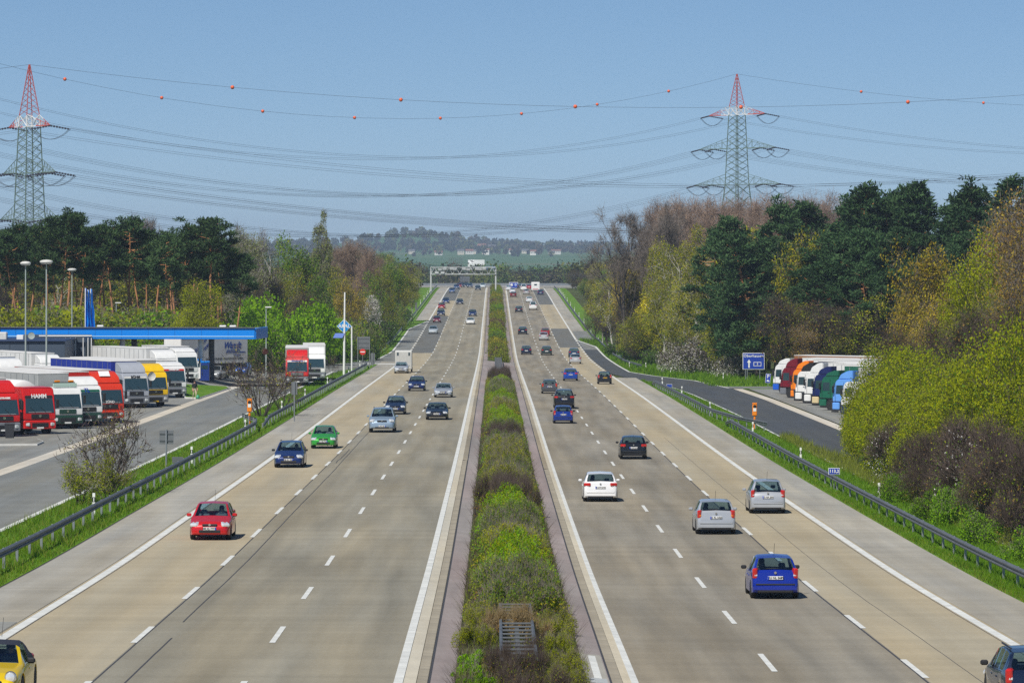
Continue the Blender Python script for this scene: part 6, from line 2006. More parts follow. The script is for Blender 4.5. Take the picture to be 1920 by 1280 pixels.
for s in range(2):
    crowned('ochre', 230+s, 13, .2, 7.0, [('ochre', .7), ('yellow', .3)], .22, 6500, lumps=34, twigs=2500)
    crowned('rust', 240+s, 15, .2, 8.0, [('rust', .55), ('ochre', .45)], .21, 5500, lumps=36, twigs=6000, twig=TWIG, bark=BARKD)
    crowned('limetall', 245+s, 14, .15, 8.5, [('lime', .7), ('olive', .2), ('yellow', .1)], .19, 11000, lumps=38, twigs=1500, rr_=(.11, .19))
    crowned('pale', 260+s, 14, .2, 6.5, [('pale', .8), ('olive', .2)], .20, 4800, lumps=34, twigs=3500, bark=BIRCH)
    leafy('bare', 280+s, 14, .22, None, .2, 0, .2, twigs=9, tl=.9, **dict(kw, levels=3, kids=5, limbs=11, spread=.66, up=.42))
    crowned('redbare', 290+s, 14, .25, 7.5, None, .2, 0, lumps=40, twigs=11000, twig=TWIGR, tl=.8, tw=.035, rr_=(.13, .21))
    crowned('poplar', 320+s, 18, .08, 2.7, [('pale', .7), ('olive', .3)], .24, 4200, lumps=44, twigs=3000, rr_=(.20, .34), sub=3)
    bush('b_limetall', 415+s, 5.0, 7.0, [('lime', .66), ('olive', .22), ('green', .12)], .12, 24000, twigs=2200, twig=TWIGD, lumps=34, tl=.5)
    bush('b_browntall', 445+s, 5.0, 5.2, [('olive', .5), ('rust', .3), ('green', .2)], .12, 2600, twigs=15000, twig=TWIGD, tl=.5, tw=.022, lumps=26)
leafy('forsythia', 330, 8, .12, 'forsythia', .22, 15, .26, twigs=2, **dict(kw, trunk=.06, spread=.55))
leafy('vergetwig', 340, 4.2, .07, [('olive', .5), ('yellow', .5)], .09, 2.0, .12, twigs=5, tl=.5, twig=TWIGD, bark=BARKD, **dict(kw, stems=7, trunk=.1, limbs=5, kids=3, shrink=.5, levels=2))
leafy('vergelime', 341, 2.8, .06, [('lime', .6), ('olive', .4)], .10, 11, .13, twigs=4, tl=.4, bark=BARKD, **dict(kw, stems=6, trunk=.1, limbs=5, kids=4, shrink=.5, levels=2))
leafy('sapling', 342, 3.4, .05, None, .1, 0, .1, twigs=5, tl=.4, twig=TWIGD, bark=BARKD, **dict(kw, levels=2))
for s in range(2):
    bush('b_bright', 400+s, 4.6, 3.6, 'bright', .20, 5200, twigs=300)
    bush('b_lime', 410+s, 4.4, 3.6, [('lime', .85), ('olive', .15)], .16, 6500, twigs=1500)
    bush('b_olive', 420+s, 4.4, 3.2, [('olive', .7), ('green', .3)], .17, 4500, twigs=1600)
    bush('b_dark', 430+s, 4.4, 3.2, [('dark', .6), ('green', .4)], .20, 4200, twigs=900)
    bush('b_brown', 440+s, 4.2, 3.4, [('olive', .3), ('rust', .2)], .12, 1500, twigs=7500, twig=TWIGD, tl=.5, tw=.026)
    bush('b_white', 450+s, 3.2, 2.8, [('white', .70), ('olive', .30)], .11, 4200, twigs=3200, twig=TWIGD)
    bush('b_green', 460+s, 3.6, 2.2, [('green', .6), ('bright', .4)], .15, 4200, twigs=500)
bush('b_whitefew', 470, 3.2, 2.8, [('white', .30), ('green', .3)], .07, 3800, twigs=5500, twig=TWIGD)
# hedge shrubs of the median
for s in range(2):
    bush('m_bright', 500+s, 3.3, 1.35, [('bright', .62), ('lime', .38)], .085, 9000, twigs=500, lumps=18, tl=.25, tw=.012)
    bush('m_olive', 510+s, 3.4, 1.25, [('olive', .5), ('green', .5)], .075, 8000, twigs=2600, lumps=18, tl=.3, tw=.012)
    bush('m_yellow', 520+s, 3.3, 1.25, [('yellow', .12), ('lime', .5), ('olive', .38)], .075, 8000, twigs=2200, lumps=18, tl=.3, tw=.012)
    bush('m_brown', 530+s, 3.3, 1.15, [('rust', .25), ('olive', .5)], .065, 4500, twigs=6500, twig=TWIGD, lumps=18, tl=.38, tw=.012)
bush('m_dry', 540, 2.4, .9, [('dry', .6), ('rust', .4)], .06, 4500, twigs=4000, twig=LM['dry'], lumps=14, tl=.35, tw=.010)
bush('m_grass', 541, 2.2, .55, 'bright', .09, 9000, twigs=200, lumps=18)

NAMES = dict(scots='pine_tree', dense='pine_tree', darkbig='pine_tree', lime='leafing_tree', limetall='leafing_tree', olive='leafing_tree', yellow='leafing_tree', ochre='leafing_tree', rust='leafing_tree', green='leafing_tree', pale='birch_tree',
             birch='birch_tree', bare='bare_tree', redbare='bare_tree', darkbare='bare_tree', blossom='blossom_tree', poplar='poplar_tree', forsythia='blossom_tree', vergetwig='twiggy_bush', vergelime='leafy_bush', sapling='young_tree')
_cnt = {}
def plant(kind, X, Y, h=None, wide=1.0, label='', group=None, z=None, sx=None):
    vs = PROTO[kind]; k = _cnt.get(kind, 0); _cnt[kind] = k + 1
    tm, cm, zmax, rad = vs[k % len(vs)]
    s = (h or zmax)/zmax
    nm = NAMES.get(kind, 'shrub')
    root = thing(nm, label, 'tree' if nm.endswith('tree') else 'shrub', (X, Y, (H1(X, Y) if z is None else z)), RNG.uniform(0, 6.28), group)
    root.scale = (s*wide, s*wide, s)
    new_obj('trunk' if nm.endswith('tree') else 'stems', tm, root); new_obj('crown' if nm.endswith('tree') else 'foliage', cm, root)
    return root
def mplant(kind, X, Y, h, width, label, group=None):
    _, _, zmax, rad = PROTO[kind][_cnt.get(kind, 0) % len(PROTO[kind])]
    return plant(kind, X, Y, h, (width/2)/(rad*1.18*h/zmax), label, group)
def grow_at(kind, px, top, Y, label, group=None, wpx=None, wide=1.0, clear=True):
    """tree at photo column px whose top shows at row top, standing at distance Y"""
    if clear and 430 < px < 900:
        while (px-XV)/FPX*Y > float(np.interp(Y, *zip(*sorted(LO)))) - 2.8 and Y < 1100: Y += 5
    X = (px-XV)/FPX*Y; z = H1(X, Y); h = max(.6, ZC-(top-YV)*Y/FPX - z)
    if wpx:
        _, _, zmax, rad = PROTO[kind][_cnt.get(kind, 0) % len(PROTO[kind])]
        wide = min(1.7, max(.72, (wpx*Y/FPX/2)/(rad*h/zmax)))
    return plant(kind, X, Y, h, wide, label, group)

# --- left wood behind the filling station
g = 'pines behind the filling station'
lb = 'tall dark pine with a bare reddish trunk in the wood behind the filling station'
for px, top, Y in ((-8,428,505),(18,418,522),(38,434,500),(60,425,540),(80,412,515),(106,388,500),(130,397,530),(150,426,510),(172,419,502),(196,426,535),(214,411,520),(236,404,505),(255,430,540),(272,425,512),(292,431,530),(312,436,500),(332,442,525),(352,424,540),(372,420,506),(410,430,530),(426,456,515),(446,474,503)):
    grow_at('scots', px, top, Y, lb, g)
grow_at('scots', 393, 405, 500, 'tallest leaning pine with forked orange trunk behind the lime tree', wide=1.1)
for k, px in enumerate(range(-15, 430, 42)):
    grow_at('scots', px + RNG.uniform(-6, 6), 448 + RNG.uniform(-12, 14), 575 + RNG.uniform(-15, 40), 'dark pine standing deep in the wood behind the filling station', 'pines deep in the left wood')
for k, px in enumerate(range(-12, 470, 19)):
    grow_at(('darkbare', 'olive', 'darkbare', 'birch')[k % 4], px + RNG.uniform(-6, 6), 505 + RNG.uniform(-25, 25), 590 + RNG.uniform(0, 90), ('dark bare tree between the pine trunks of the left wood', 'olive leafing tree between the pine trunks', 'dark bare tree between the pine trunks of the left wood', 'white-stemmed birch between the pine trunks')[k % 4],
            ('bare undergrowth trees left', 'olive undergrowth trees left', 'bare undergrowth trees left', 'birches among the pines')[k % 4], wide=1.2)
for k, px in enumerate(range(-10, 345, 17)):
    grow_at(('b_olive', 'b_lime', 'b_green')[k % 3], px + RNG.uniform(-5, 5), 582 + RNG.uniform(-14, 14), 485 + RNG.uniform(-8, 10), ('olive shrub at the wood edge above the canopy roof', 'lime shrub at the wood edge above the canopy roof', 'green shrub at the wood edge above the canopy roof')[k % 3], ('olive shrubs at the wood edge', 'lime shrubs at the wood edge', 'green shrubs at the wood edge')[k % 3], wide=1.25)
for k, px in enumerate(range(180, 320, 16)):
    grow_at('b_green', px, 640 + RNG.uniform(-8, 8), 470, 'low green shrub seen under the canopy roof', 'shrubs seen under the canopy')
for px in (285, 420): grow_at('bare', px, 405 + abs(px-285)*.15, 600, 'bare crowned tree showing its twigs above the pines', 'bare crowns above the left pines')
grow_at('lime', 377, 520, 470, 'lime green tree just behind the canopy end of the station', wpx=100)
grow_at('lime', 345, 575, 468, 'smaller lime tree leaning over the canopy roof', wpx=60)
for px, top, Y, w in ((440,424,560,70),(470,428,585,75),(500,440,600,60)): grow_at('pale', px, top, Y, 'pale grey-green birch rising beside the last pines', 'pale birches beside the pines', wpx=w)
for px, top, Y, w in ((532,433,620,60),(556,450,610,50)): grow_at('green', px, top, Y, 'fresh green loose tree standing against the sky by the birches', 'fresh green trees by the birches', wpx=w)
grow_at('poplar', 597, 393, 660, 'tallest slim poplar rising above the left trees', wpx=30)
grow_at('poplar', 606, 400, 664, 'slim poplar close against the tallest one', wpx=26)
grow_at('poplar', 615, 430, 655, 'shorter slim poplar beside the tall pair', wpx=24)
for px, top, Y in ((645,452,740),(660,447,725),(678,449,735),(694,462,710)): grow_at('redbare', px, top, Y, 'purplish bare tree behind the yellow-green ones by the poplars', 'purplish bare trees by the poplars', wpx=52)
for k, (px, top, Y, w, kd) in enumerate(((575,500,610,70,'yellow'),(600,515,595,70,'green'),(632,495,650,70,'olive'),(655,515,625,70,'ochre'),(690,505,680,66,'green'),(715,500,700,60,'olive'),(735,485,740,56,'green'),(742,520,690,52,'yellow'),(758,490,760,50,'olive'),(770,510,740,46,'birch'),(540,500,600,70,'birch'),(510,510,590,70,'darkbare'),(560,540,575,70,'darkbare'),(480,520,570,60,'darkbare'))):
    grow_at(kd, px, top, Y, {'yellow': 'yellow-green tree in the mixed copse right of the poplars', 'olive': 'olive tree in the mixed copse beside the poplars', 'ochre': 'ochre tree in the mixed copse beside the poplars', 'green': 'mid green tree in the copse before the motorway bank', 'birch': 'light birch in the mixed copse by the motorway', 'darkbare': 'dark twiggy tree behind the bright round bushes'}[kd], 'mixed copse, ' + kd, wpx=w)
for px, top, Y, w in ((520,547,545,105),(478,572,522,80),(562,560,545,80),(452,590,505,60),(598,590,535,60),(500,600,512,80)):
    grow_at('b_bright', px, top, Y, 'dense rounded bright green bush behind the ramp lorries', 'bright round bushes behind the ramp', wpx=w)
for k, (px, top, Y, w) in enumerate(((470,632,492,60),(510,636,500,60),(548,622,520,70),(585,625,530,60),(620,612,545,70),(640,590,560,80),(662,598,575,60),(690,600,600,60),(712,595,640,52),(735,590,680,50),(752,575,720,46),(672,630,585,50))):
    grow_at(('b_dark', 'b_olive')[k % 2], px, top, Y, ('dark bush low on the bank behind the blue diamond sign', 'olive bush low on the bank behind the blue diamond sign')[k % 2], ('dark bank bushes', 'olive bank bushes')[k % 2], wpx=w)
crowned('blossom', 315, 8, .42, 5.0, [('white', .75), ('green', .25)], .15, 4200, twigs=1800, lumps=18)
grow_at('blossom', 697, 553, 640, 'small white-flowering tree on the left bank', wpx=52)
kinds = ('olive', 'darkbare', 'green', 'green', 'darkbare', 'birch')
hl = {'olive': 'olive hedge tree on the bank leading up to the gantry', 'darkbare': 'dark twiggy hedge tree on the bank leading up to the gantry', 'green': 'green hedge tree on the bank leading up to the gantry', 'yellow': 'yellowish hedge tree on the bank leading up to the gantry', 'birch': 'slim birch on the bank leading up to the gantry', 'rust': 'brown hedge tree on the bank leading up to the gantry'}
k = 0
for row, x0, hh in ((0, -22.5, 7.0), (1, -29, 9.5), (2, -38, 11)):
    y = 700 + row*9
    while y < 1230:
        kd = kinds[(k*5 + row) % 6]; k += 1
        plant(kd, x0 - RNG.uniform(0, 4), y, hh*RNG.uniform(.75, 1.1), 1.25, hl[kd], 'left bank hedge, ' + kd)
        y += 16 + row*4
# --- right side
hr = {a: b.replace('on the bank leading up to the gantry', 'beside the lanes climbing to the crest') for a, b in hl.items()}
k = 0
for row, x0, hh in ((0, 23.0, 5.5), (1, 29, 8.5), (2, 37, 10)):
    y = 640 + row*9
    while y < 1230:
        kd = ('darkbare', 'olive', 'darkbare', 'green', 'darkbare', 'yellow')[(k*5 + row) % 6]; k += 1
        plant(kd, x0 + RNG.uniform(0, 4), y, hh*RNG.uniform(.75, 1.15), 1.25, hr[kd], 'right bank hedge, ' + kd)
        y += 16 + row*4
for px, top, Y, w in ((1170,393,615,120),(1212,384,610,120),(1240,400,640,100)):
    grow_at('bare', px, top, Y, 'large leafless tree with a fan of fine branches against the sky', 'large leafless trees on the right', wpx=w)
for k, px in enumerate(range(1228, 1590, 17)):
    grow_at('redbare', px, 364 + RNG.uniform(-10, 14) + (10 if px < 1260 else 0), 770 + RNG.uniform(-20, 50), 'reddish budding bare tree in the row below the far pylon', 'reddish budding trees', wpx=58)
for px, top, Y, w in ((1262,452,575,90),(1300,418,590,90),(1332,430,565,80),(1245,495,560,70),(1288,492,550,90),(1325,500,545,80),(1270,545,545,80),(1312,560,535,80),(1240,440,600,80),(1345,470,550,70)):
    grow_at('birch', px, top, Y, 'olive-yellow leafing birch in front of the bare crowns', 'olive-yellow birches on the right', wpx=w)
for px, top, Y, w in ((1240,575,575,80),(1282,600,572,80),(1325,590,562,90),(1375,600,545,90),(1412,610,530,80),(1452,590,525,90),(1475,620,515,80),(1205,575,590,70),(1180,600,610,70),(1390,560,548,90),(1435,565,535,90)):
    grow_at('olive', px, top, Y, 'low olive leafing tree along the front of the right wood', 'low olive trees along the right wood', wpx=w)
for px, top, Y, w in ((1150,500,680,80),(1175,480,650,80),(1130,520,720,70),(1205,505,620,80)):
    grow_at('ochre' if px % 2 else 'birch', px, top, Y, 'soft brown-olive tree below the large leafless crowns', 'brown-olive trees below the leafless crowns', wpx=w)
grow_at('forsythia', 1222, 558, 600, 'bright yellow flowering tree at the edge of the right wood', wpx=62)
for px, top, Y, w in ((1400,522,515,90),(1442,540,508,90),(1365,545,515,80),(1420,580,505,80),(1480,575,500,70),(1350,590,515,70)):
    grow_at('olive', px, top, Y, 'olive leafing tree behind the Oberhausen sign', 'olive trees behind the sign', wpx=w)
for px, top, Y, w in ((1170,565,640,70),(1140,545,690,60),(1115,560,740,50),(1195,610,600,60),(1185,540,620,70)):
    grow_at('darkbare', px, top, Y, 'dark twiggy tree beside the yellow flowering one', 'dark twiggy trees by the yellow one', wpx=w)
for px, top, Y, w, lb2 in ((1262,640,538,60,'pinkish white flowering shrub left of the larger white one'),(1310,632,530,95,'largest white flowering shrub above the grass bank'),(1374,655,508,66,'white flowering shrub touching the Oberhausen sign')):
    grow_at('b_white', px, top, Y, lb2, wpx=w)
for k, (px, top, Y) in enumerate(((1240,650,585),(1285,668,560),(1340,672,550),(1345,690,540),(1200,640,610),(1450,690,505),(1165,640,650),(1475,695,500))):
    grow_at('b_dark', px, top, Y, 'low dark shrub along the top of the right grass bank', 'low dark shrubs on the right bank', wide=1.2)
g = 'dark pines of the right wood'; lb = 'dense dark pine in the right wood above the lorries'
for px, top, Y in ((1350,425,545),(1385,402,525),(1420,432,505),(1480,402,505),(1505,390,540),(1530,374,530),(1560,374,560),(1585,362,522),(1640,354,540),(1665,367,512),(1720,354,530),(1775,367,540),(1800,362,500),(1855,347,520),(1910,342,500)):
    grow_at('dense', px, top, Y, lb, g, wide=1.25)
for px, top, Y in ((1455,364,520),(1612,341,500),(1690,336,500),(1745,343,505),(1831,329,480),(1884,328,490)):
    grow_at('dense', px, top, Y, 'tall pine whose pointed top stands above the right wood', 'tall pointed pines', wide=1.2)
for px, top, Y in ((1400,455,512),(1440,440,508),(1475,455,504),(1500,440,506),(1550,432,472),(1600,425,470),(1650,430,468),(1700,422,466),(1750,436,466),(1540,485,468),(1620,492,464),(1690,490,463),(1580,465,474),(1660,470,472),(1800,430,462),(1850,420,462)):
    grow_at('darkbig', px, top, Y, 'broad dark pine at the front edge of the right wood', 'broad front pines', wide=1.15)
for px, top, Y in ((1513,425,476),(1395,420,540)): grow_at('yellow', px, top, Y, 'yellow-green tree squeezed between the dark pines', 'yellow-green trees between pines', wpx=40)
for k, px in enumerate(range(1478, 1830, 15)):
    kd = ('darkbare', 'olive', 'rust', 'darkbare', 'pale')[k % 5]
    grow_at(kd, px + RNG.uniform(-4, 4), 575 + RNG.uniform(-28, 25), 462 + RNG.uniform(-1, 2), {'darkbare': 'dark twiggy small tree behind the right lorries', 'olive': 'olive small tree behind the right lorries', 'rust': 'brown budding small tree behind the right lorries', 'pale': 'pale slim tree behind the right lorries'}[kd], 'edge trees behind lorries, ' + kd, wide=1.1)
for px, top, Y, w in ((1725,445,308,90),(1765,470,312,80),(1700,540,304,70),(1745,540,300,80)): grow_at('ochre', px, top, Y, 'ochre leafing tree in front of the dark pines', 'ochre trees in front of the pines', wpx=w)
for px, top, Y, w in ((1845,432,285,110),(1810,520,290,80),(1875,530,270,80)): grow_at('limetall', px, top, Y, 'lime green leafing tree in front of the dark pines', 'lime trees in front of the pines', wpx=w)
for px, top, Y, w in ((1895,352,290,110),(1925,375,275,110),(1862,410,300,70),(1910,470,265,110)): grow_at('rust', px, top, Y, 'tall rusty brown tree at the right of the wood', 'rusty tall trees', wpx=w)
for k, (px, top, Y) in enumerate(((1790,610,262),(1835,570,262),(1870,600,250),(1750,600,275),(1905,570,240),(1700,610,285))):
    grow_at('darkbare', px, top, Y, 'twiggy brown tree rising behind the lime bushes', 'twiggy trees behind lime bushes', wpx=90)
g = 'large lime bushes by the right lorries'
for px, top, Y, w in ((1700,640,240,110),(1660,668,250,90),(1742,645,233,110),(1775,668,226,100),(1640,720,255,70),(1630,770,257,50),(1648,650,262,90),(1632,690,266,80),(1680,640,262,100),(1690,720,236,100),(1730,730,225,90)):
    grow_at('b_limetall', px, top, Y, 'large lime green bush hiding the end of the right lorries', g, wpx=w)
for px, top, Y, w in ((1850,600,216,110),(1892,610,206,110),(1815,640,222,90),(1925,575,208,120),(1905,690,190,100)):
    grow_at('b_limetall', px, top, Y, 'lime green bush above the dark twiggy hedge', 'lime bushes above the dark hedge', wpx=w)
for px, top, Y, w in ((1722,815,214,90),(1765,790,206,110),(1805,775,200,110),(1845,770,192,120),(1885,780,182,120),(1922,790,172,130),(1862,850,178,110),(1805,860,190,100),(1655,835,240,70),(1745,860,204,90)):
    grow_at('b_browntall', px, top, Y, 'dark brown twiggy shrub behind the right guard rail', 'dark twiggy hedge on the right', wpx=w)
for px, top, Y, w in ((1692,795,226,46),(1712,845,219,40),(1838,790,190,26)): grow_at('b_whitefew', px, top, Y, 'white flowering shrub half hidden in the dark hedge', 'white shrubs in the dark hedge', wpx=w)
for px, top, Y, w in ((1692,880,207,70),(1755,905,190,80),(1835,955,171,90),(1925,985,160,90),(1790,900,186,70),(1640,845,245,50)): grow_at('b_green', px, top, Y, 'low green shrub at the foot of the dark hedge', 'green shrubs at the hedge foot', wpx=w)
# --- bushes of the left verge
def at_base(kind, px, base, top, label, wpx):
    p = G(px, base); return grow_at(kind, px, top, p.y, label, None, wpx, clear=False)
at_base('vergetwig', 205, 925, 760, 'twiggy bush with few leaves in the left verge behind the sign pole', 170)
at_base('vergelime', 150, 945, 858, 'low lime bush at the foot of the twiggy verge bush', 90)
at_base('vergelime', 205, 940, 850, 'olive lime bush leaning against the guard rail', 80)
at_base('vergetwig', 490, 780, 648, 'tall twiggy bush beside the orange phone', 130)
at_base('vergetwig', 528, 768, 690, 'smaller twiggy bush behind the lowered rail end', 90)
at_base('sapling', 621, 716, 668, 'thin dark young tree in the verge beside the ramp lorries', 22)
# --- median hedge
mk = ['m_grass', 'm_dry', 'm_olive', 'm_bright', 'm_olive', 'm_yellow', 'm_olive', 'm_bright', 'm_bright', 'm_brown', 'm_yellow', 'm_olive', 'm_yellow', 'm_bright', 'm_yellow', 'm_olive', 'm_brown', 'm_bright', 'm_olive']
ml = {'m_bright': 'bright green shrub in the median hedge', 'm_olive': 'olive green shrub in the median hedge', 'm_yellow': 'yellowish green shrub in the median hedge', 'm_brown': 'brown twiggy shrub in the median hedge'}
y = 122.0; k = 0
seq = [('m_olive', 122, 135), ('m_bright', 135, 150), ('m_yellow', 150, 160), ('m_olive', 160, 172), ('m_bright', 172, 187), ('m_brown', 187, 192), ('m_olive', 192, 194), ('m_yellow', 194, 212), ('m_olive', 212, 222), ('m_yellow', 222, 252), ('m_olive', 252, 268), ('m_brown', 268, 282), ('m_olive', 282, 296), ('m_bright', 296, 330), ('m_yellow', 330, 350), ('m_bright', 350, 390), ('m_olive', 390, 420), ('m_bright', 420, 452), ('m_brown', 452, 476)]
for kd, a, b in seq:
    y = a
    while y < b:
        mplant(kd, .70 + RNG.uniform(-.12, .12), y + .8, RNG.uniform(1.15, 1.75), RNG.uniform(2.5, 3.0), ml[kd], 'median hedge, ' + kd[2:])
        y += 2.4 if y < 260 else 4.0
def hedge_stuff(name, label, spots, leaf_n, size, tw_n, seed):
    """uncountable low growth: lumps of leaves and twigs along the median, one object"""
    rng = np.random.default_rng(seed)
    keys = ['olive', 'yellow', 'green', 'bright', 'rust']
    groups = {q: [] for q in keys}; TP, TD = [], []
    for (x, y, w, h, kd) in spots:
        c = np.array([x, y, H1(x, y)])
        n = leaf_n if kd != 'rust' else leaf_n//3
        D = rand_dirs(n, rng); D[:, 2] = np.abs(D[:, 2])
        P = c + D*rng.uniform(.3, 1.1, (n, 1))**.6*np.array([w/2, w/2*1.2, h])
        groups[kd].append(P)
        m = tw_n if kd != 'rust' else tw_n*3
        T = rand_dirs(m, rng); T[:, 2] = np.abs(T[:, 2]) + .2
        TP.append(c + T*rng.uniform(.1, .9, (m, 1))*np.array([w/2, w/2, h*.8])); TD.append(T)
    parts, mats = [(twig_tris(np.concatenate(TP), np.concatenate(TD), size*4, size*.16, rng), 0)], [TWIGD]
    for q, pp in groups.items():
        if pp: parts.append((leaf_quads(np.concatenate(pp), size, rng), len(mats))); mats.append(LM[q])
    o = new_obj(name, cat_meshes(parts, mats, name)); tag(o, label, 'hedge', kind='stuff')
sp = []
y = 120.0
while y < 476:
    for sd in (-1, 1): sp.append((.70 + sd*RNG.uniform(.85, 1.12), y + RNG.uniform(-.4, .4), RNG.uniform(.9, 1.4), RNG.uniform(.45, .85), RNG.choice(('olive', 'olive', 'green', 'yellow', 'rust', 'bright'))))
    y += 1.3 + (y-120)*.006
hedge_stuff('median_undergrowth', 'low mixed growth along both sides of the median hedge', sp, 260, .085, 70, 21)
sp = []; y = 605.0
while y < 1228:
    kd = ('bright', 'olive', 'rust', 'olive', 'yellow', 'green')[int(y/31) % 6]
    for k in range(3): sp.append((.70 + RNG.uniform(-1.0, 1.0), y + RNG.uniform(-2, 2), RNG.uniform(1.4, 2.4), RNG.uniform(.8, 1.7), kd if RNG.random() < .7 else 'olive'))
    y += 4.5
hedge_stuff('far_median_hedge', 'narrow mixed hedge in the median beyond the paved gap', sp, 170, .22, 50, 22)
mplant('m_dry', .55, 112.5, 1.15, 2.0, 'tan dry-leaved shrub growing through the median barrier')
for x, yy in ((.75, 103.0), (.5, 99.0), (.9, 95.5)):
    mplant('m_brown', x, yy, .95, 1.9, 'dead brown shrub at the near end of the median barrier', 'dead shrubs by the barrier')
for x, yy in ((-.45, 101.0), (-.40, 97.5), (-.45, 104.5)):
    mplant('m_grass', x, yy, .45, 1.25, 'low fresh green clump at the left near corner of the median', 'green clumps by the barrier')
for x, yy in ((1.75, 104), (1.7, 98.5), (1.75, 110), (1.7, 115), (-.45, 110), (-.4, 116), (1.75, 119), (-.4, 119)):
    mplant('m_yellow', x, yy, .75, 1.35, 'low weedy yellowish clump beside the median barrier', 'weedy clumps by the barrier')

# --- grasses
def blades(name, x0, x1, y0, y1, n, hgt0, hgt1, w, m, label, dens=None, lean=.35, z=.0, edge=None):
    rng = np.random.default_rng(abs(hash(name)) % 1000 if False else int(y0*7 + n) % 9999)
    u = rng.uniform(0, 1, n)
    ys = 1/(1/y0 + (1/y1 - 1/y0)*u)            # denser near the road bridge
    fx = lambda e: e if not isinstance(e, (list, tuple)) else np.interp(ys, *zip(*sorted(e)))
    xs = fx(x0) + (fx(x1) - fx(x0))*rng.uniform(0, 1, n)
    zs = hgt(xs, ys) + z - .02
    hh = rng.uniform(hgt0, hgt1, n)*(.6 + .8*(np.sin(xs*1.7 + ys*.31)*np.sin(ys*.43 + 1) > -.1)*rng.uniform(.5, 1, n))
    az = rng.uniform(0, 6.28, n)
    P = np.stack([xs, ys, zs], 1); b = np.stack([np.cos(az), np.sin(az), 0*az], 1)*(w*(.7 + ys/240))[:, None]
    t = P + np.stack([rng.normal(size=n)*lean*hh, rng.normal(size=n)*lean*hh, hh], 1)
    V = np.stack([P - b/2, P + b/2, t], 1).reshape(-1, 3)
    o = new_obj(name, np_mesh(name, V, np.arange(3*n).reshape(-1, 3), m))
    tag(o, label, 'grass', kind='stuff')
GRS = leaf_mat('grass_blades', (.085, .20, .010), (.17, .28, .022), .35, 0)
GRSY = leaf_mat('pale_grass_blades', (.16, .21, .025), (.27, .29, .06), .35, 0)
blades('verge_grass', [(y_, x_ + .05) for y_, x_ in LI if y_ <= 560], -16.35, 90, 520, 60000, .10, .26, .022, GRS, 'green grass of the strip between motorway and ramp')
blades('verge_grass', 17.78, [(y_, x_ - .05) for y_, x_ in RI if y_ <= 495], 90, 490, 60000, .10, .28, .022, GRS, 'green grass of the verge along the right guard rail')
blades('verge_grass', 17.70, 18.4, 90, 400, 9000, .06, .14, .02, GRSY, 'pale short grass along the right shoulder edge')
blades('verge_grass', [(90, 20.9), (330, 20.9)], [(90, 26.0), (330, 21.3)], 120, 300, 22000, .2, .55, .026, GRSY, 'rough tall grass at the foot of the right bushes')
blades('verge_grass', [(y_, x_ + .05) for y_, x_ in LI if y_ <= 560], -16.35, 90, 400, 9000, .15, .42, .022, GRSY, 'taller pale tufts in the strip between motorway and ramp')
blades('bank_grass', [(y_, x_ + .1) for y_, x_ in RO if y_ >= 459], [(745, 19.5), (600, 23), (545, 26), (520, 31), (490, 38), (459, 44)], 459, 745, 16000, .25, .6, .05, GRS, 'grass of the bank above the entry ramp')
blades('median_grass', -.9, 2.3, 90, 180, 12000, .15, .5, .014, GRSY, 'weeds and grass along the edges of the median')
for e0, e1 in ((-.95, -.6), (2.0, 2.35)):
    blades('dry_stalks', e0, e1, 92, 330, 3500, .2, .5, .014, TWIGD, 'dark dry stalks fringing the median edge', lean=.5)
# ------------------------------------------------------------ distance
def far_wood(name, label, n, y0, y1, xs, h0, h1, leafs, size, mats, seed, avoid=None):
    rng = np.random.default_rng(seed)
    parts = [[] for _ in mats]
    for k in range(n):
        Y = rng.uniform(y0, y1); X = rng.uniform(xs[0], xs[1])*Y
        if avoid and avoid(X, Y): continue
        h = rng.uniform(h0, h1); r = h*rng.uniform(.28, .5); z = H1(X, Y)
        d = rand_dirs(leafs, rng)*rng.uniform(.3, 1, (leafs, 1))**.5
        lump = 1 + .35*np.sin(d[:, :1]*5 + k) * np.cos(d[:, 1:2]*4 + 2*k)
        P = np.array([X, Y, z + h*.55]) + d*lump*np.array([r, r, h*.45])
        parts[k % len(mats)].append(P)
    out = []
    for i, pp in enumerate(parts):
        out.append((leaf_quads(np.concatenate(pp), size, rng, .8), i))
    o = new_obj(name, cat_meshes(out, mats, name)); tag(o, label, 'woodland', kind='stuff')
FW = [leaf_mat('far_brown', (.07, .06, .04), (.12, .10, .06), .2), leaf_mat('far_olive', (.09, .11, .03), (.15, .16, .045), .2), leaf_mat('far_green', (.06, .12, .02), (.12, .19, .04), .2), leaf_mat('far_dark', (.03, .045, .025), (.06, .075, .04), .2)]
far_wood('far_woodland', 'band of mixed woodland beyond the crest of the motorway', 230, 1330, 2250, (-.075, .075), 8, 13, 240, 1.0, FW, 5, avoid=lambda x, y: abs(x) < 19 and y < 1600)
far_wood('far_woodland', 'dense woodland closing the end of the motorway beyond the overpass', 260, 1640, 2250, (-.04, .04), 9, 14.5, 240, 1.0, FW, 15)
far_wood('hillside_woodland', 'dark woods on the distant hillside among the houses', 1300, 5700, 7000, (-.125, .125), 7, 13, 55, 4.2, [FW[3], FW[0], FW[3], FW[1]], 6)
far_wood('hillside_woodland', 'scattered dark trees between the distant houses', 170, 5200, 5750, (-.125, .125), 5, 11, 50, 3.0, [FW[3], FW[0], FW[1]], 16)
far_wood('side_woodland', 'woodland closing the view behind the right and left trees', 160, 900, 1300, (-.13, -.06), 9, 14, 160, .9, FW, 8)
far_wood('side_woodland', 'woodland closing the view behind the pines on the right', 160, 800, 1150, (.05, .14), 10, 15, 160, .9, [FW[0], FW[3]], 9)

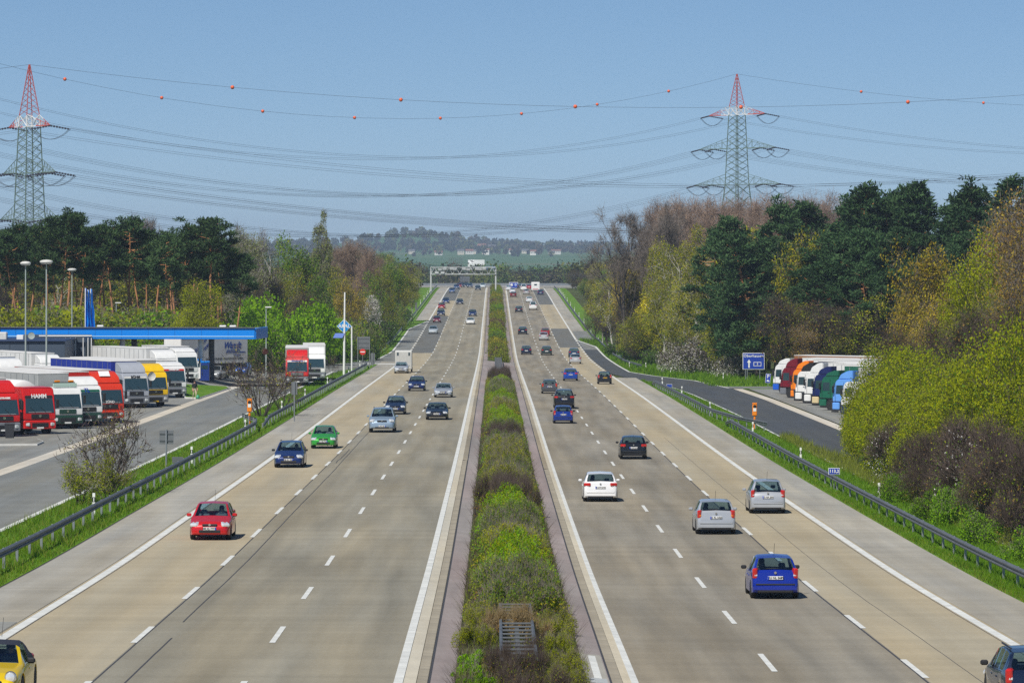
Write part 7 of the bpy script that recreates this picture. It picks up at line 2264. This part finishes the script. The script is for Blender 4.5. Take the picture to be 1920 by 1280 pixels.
hw = [mat('house_white', (.72, .70, .66), .8), mat('house_cream', (.60, .55, .45), .8)]
hroof = [mat('house_roof_red', (.22, .10, .07), .8), mat('house_roof_grey', (.10, .10, .11), .8)]
def house(px, py, Y, w, h, k):
    s = FPX/Y; X = (px-XV)/s
    zb = ZC-(py-YV)/s
    g0 = H1(X, Y); zb = max(zb, g0)
    r = thing('hillside_house', 'small pale house among the woods of the distant hillside', 'house', (X, Y, g0), RNG.uniform(-.4, .4), 'houses on the distant hillside')
    hh = (zb - g0) + h; d = w*.7
    wl = MB().box((0, 0, hh/2 - .5), (w, d, hh + 1)).build('wall', hw[k % 2], r, smooth=False)
    MB().prism([(-d/2-.4, hh), (d/2+.4, hh), (0, hh + w*.26)], 'X', -w/2-.4, w/2+.4).build('roof', hroof[k % 2], r, smooth=False)
    for q in range(3):
        MB().box(((q-1)*w*.28, -d/2-.03, hh*.62), (w*.13, .08, h*.22)).build('window', M['darkglass'], r, smooth=False)
for k, (px, py, w, h) in enumerate(((822, 480, 9, 4), (864, 480, 10, 5), (880, 481, 9, 5), (889, 479, 8, 6), (904, 468, 14, 6), (922, 469, 10, 5), (914, 480, 8, 7), (908, 483, 7, 4), (961, 479, 9, 6), (985, 483, 10, 5), (1000, 482, 9, 5), (1034, 483, 9, 4), (1046, 486, 8, 5), (772, 478, 10, 5), (1038, 487, 6, 4))):
    house(px, py, 5450 + 60*(k % 5) + (450 if py < 475 else 0), w*RNG.uniform(.75, 1.15), h*RNG.uniform(.7, 1.1), k)
def works():
    Y = 2700; s = FPX/Y; X = (893-XV)/s; g0 = H1(X, Y); zt = ZC-(487-YV)/s - g0
    r = thing('white_works', 'long white works building with a blue shed in the green fields', 'building', (X, Y, g0))
    MB().box((0, 0, zt/2), (11.0, 10, zt)).build('wall', M['white'], r, smooth=False)
    MB().box((-3.0, -2, zt*.5), (4.0, 12, zt*.75)).build('wing', M['white'], r, smooth=False)
    MB().box((9.2, 0, zt*.36), (7.0, 8, zt*.72)).build('blue_shed', mat('shed_blue', (.05, .16, .42), .6), r, smooth=False)
    for q in range(6): MB().box((-3.5 + q*1.5, -5.05, zt*.68), (.9, .1, zt*.18)).build('window', M['darkglass'], r, smooth=False)
works()

# ------------------------------------------------------------ haze
hz = MB().box((0, 4600, 30), (12400, 10800, 140)).build('haze', mat('haze_surface', (1, 1, 1)), None, smooth=False)
m = bpy.data.materials.new('haze_air'); m.use_nodes = True
t = m.node_tree; t.nodes.remove(t.nodes["Principled BSDF"])
pv = t.nodes.new("ShaderNodeVolumePrincipled")
pv.inputs["Color"].default_value = (.62, .78, 1.0, 1); pv.inputs["Density"].default_value = 1.0e-4; pv.inputs["Anisotropy"].default_value = 0.0
t.links.new(pv.outputs[0], t.nodes["Material Output"].inputs["Volume"])
hz.data.materials.clear(); hz.data.materials.append(m)
tag(hz, 'thin blue spring haze over the whole valley', 'haze', kind='stuff')
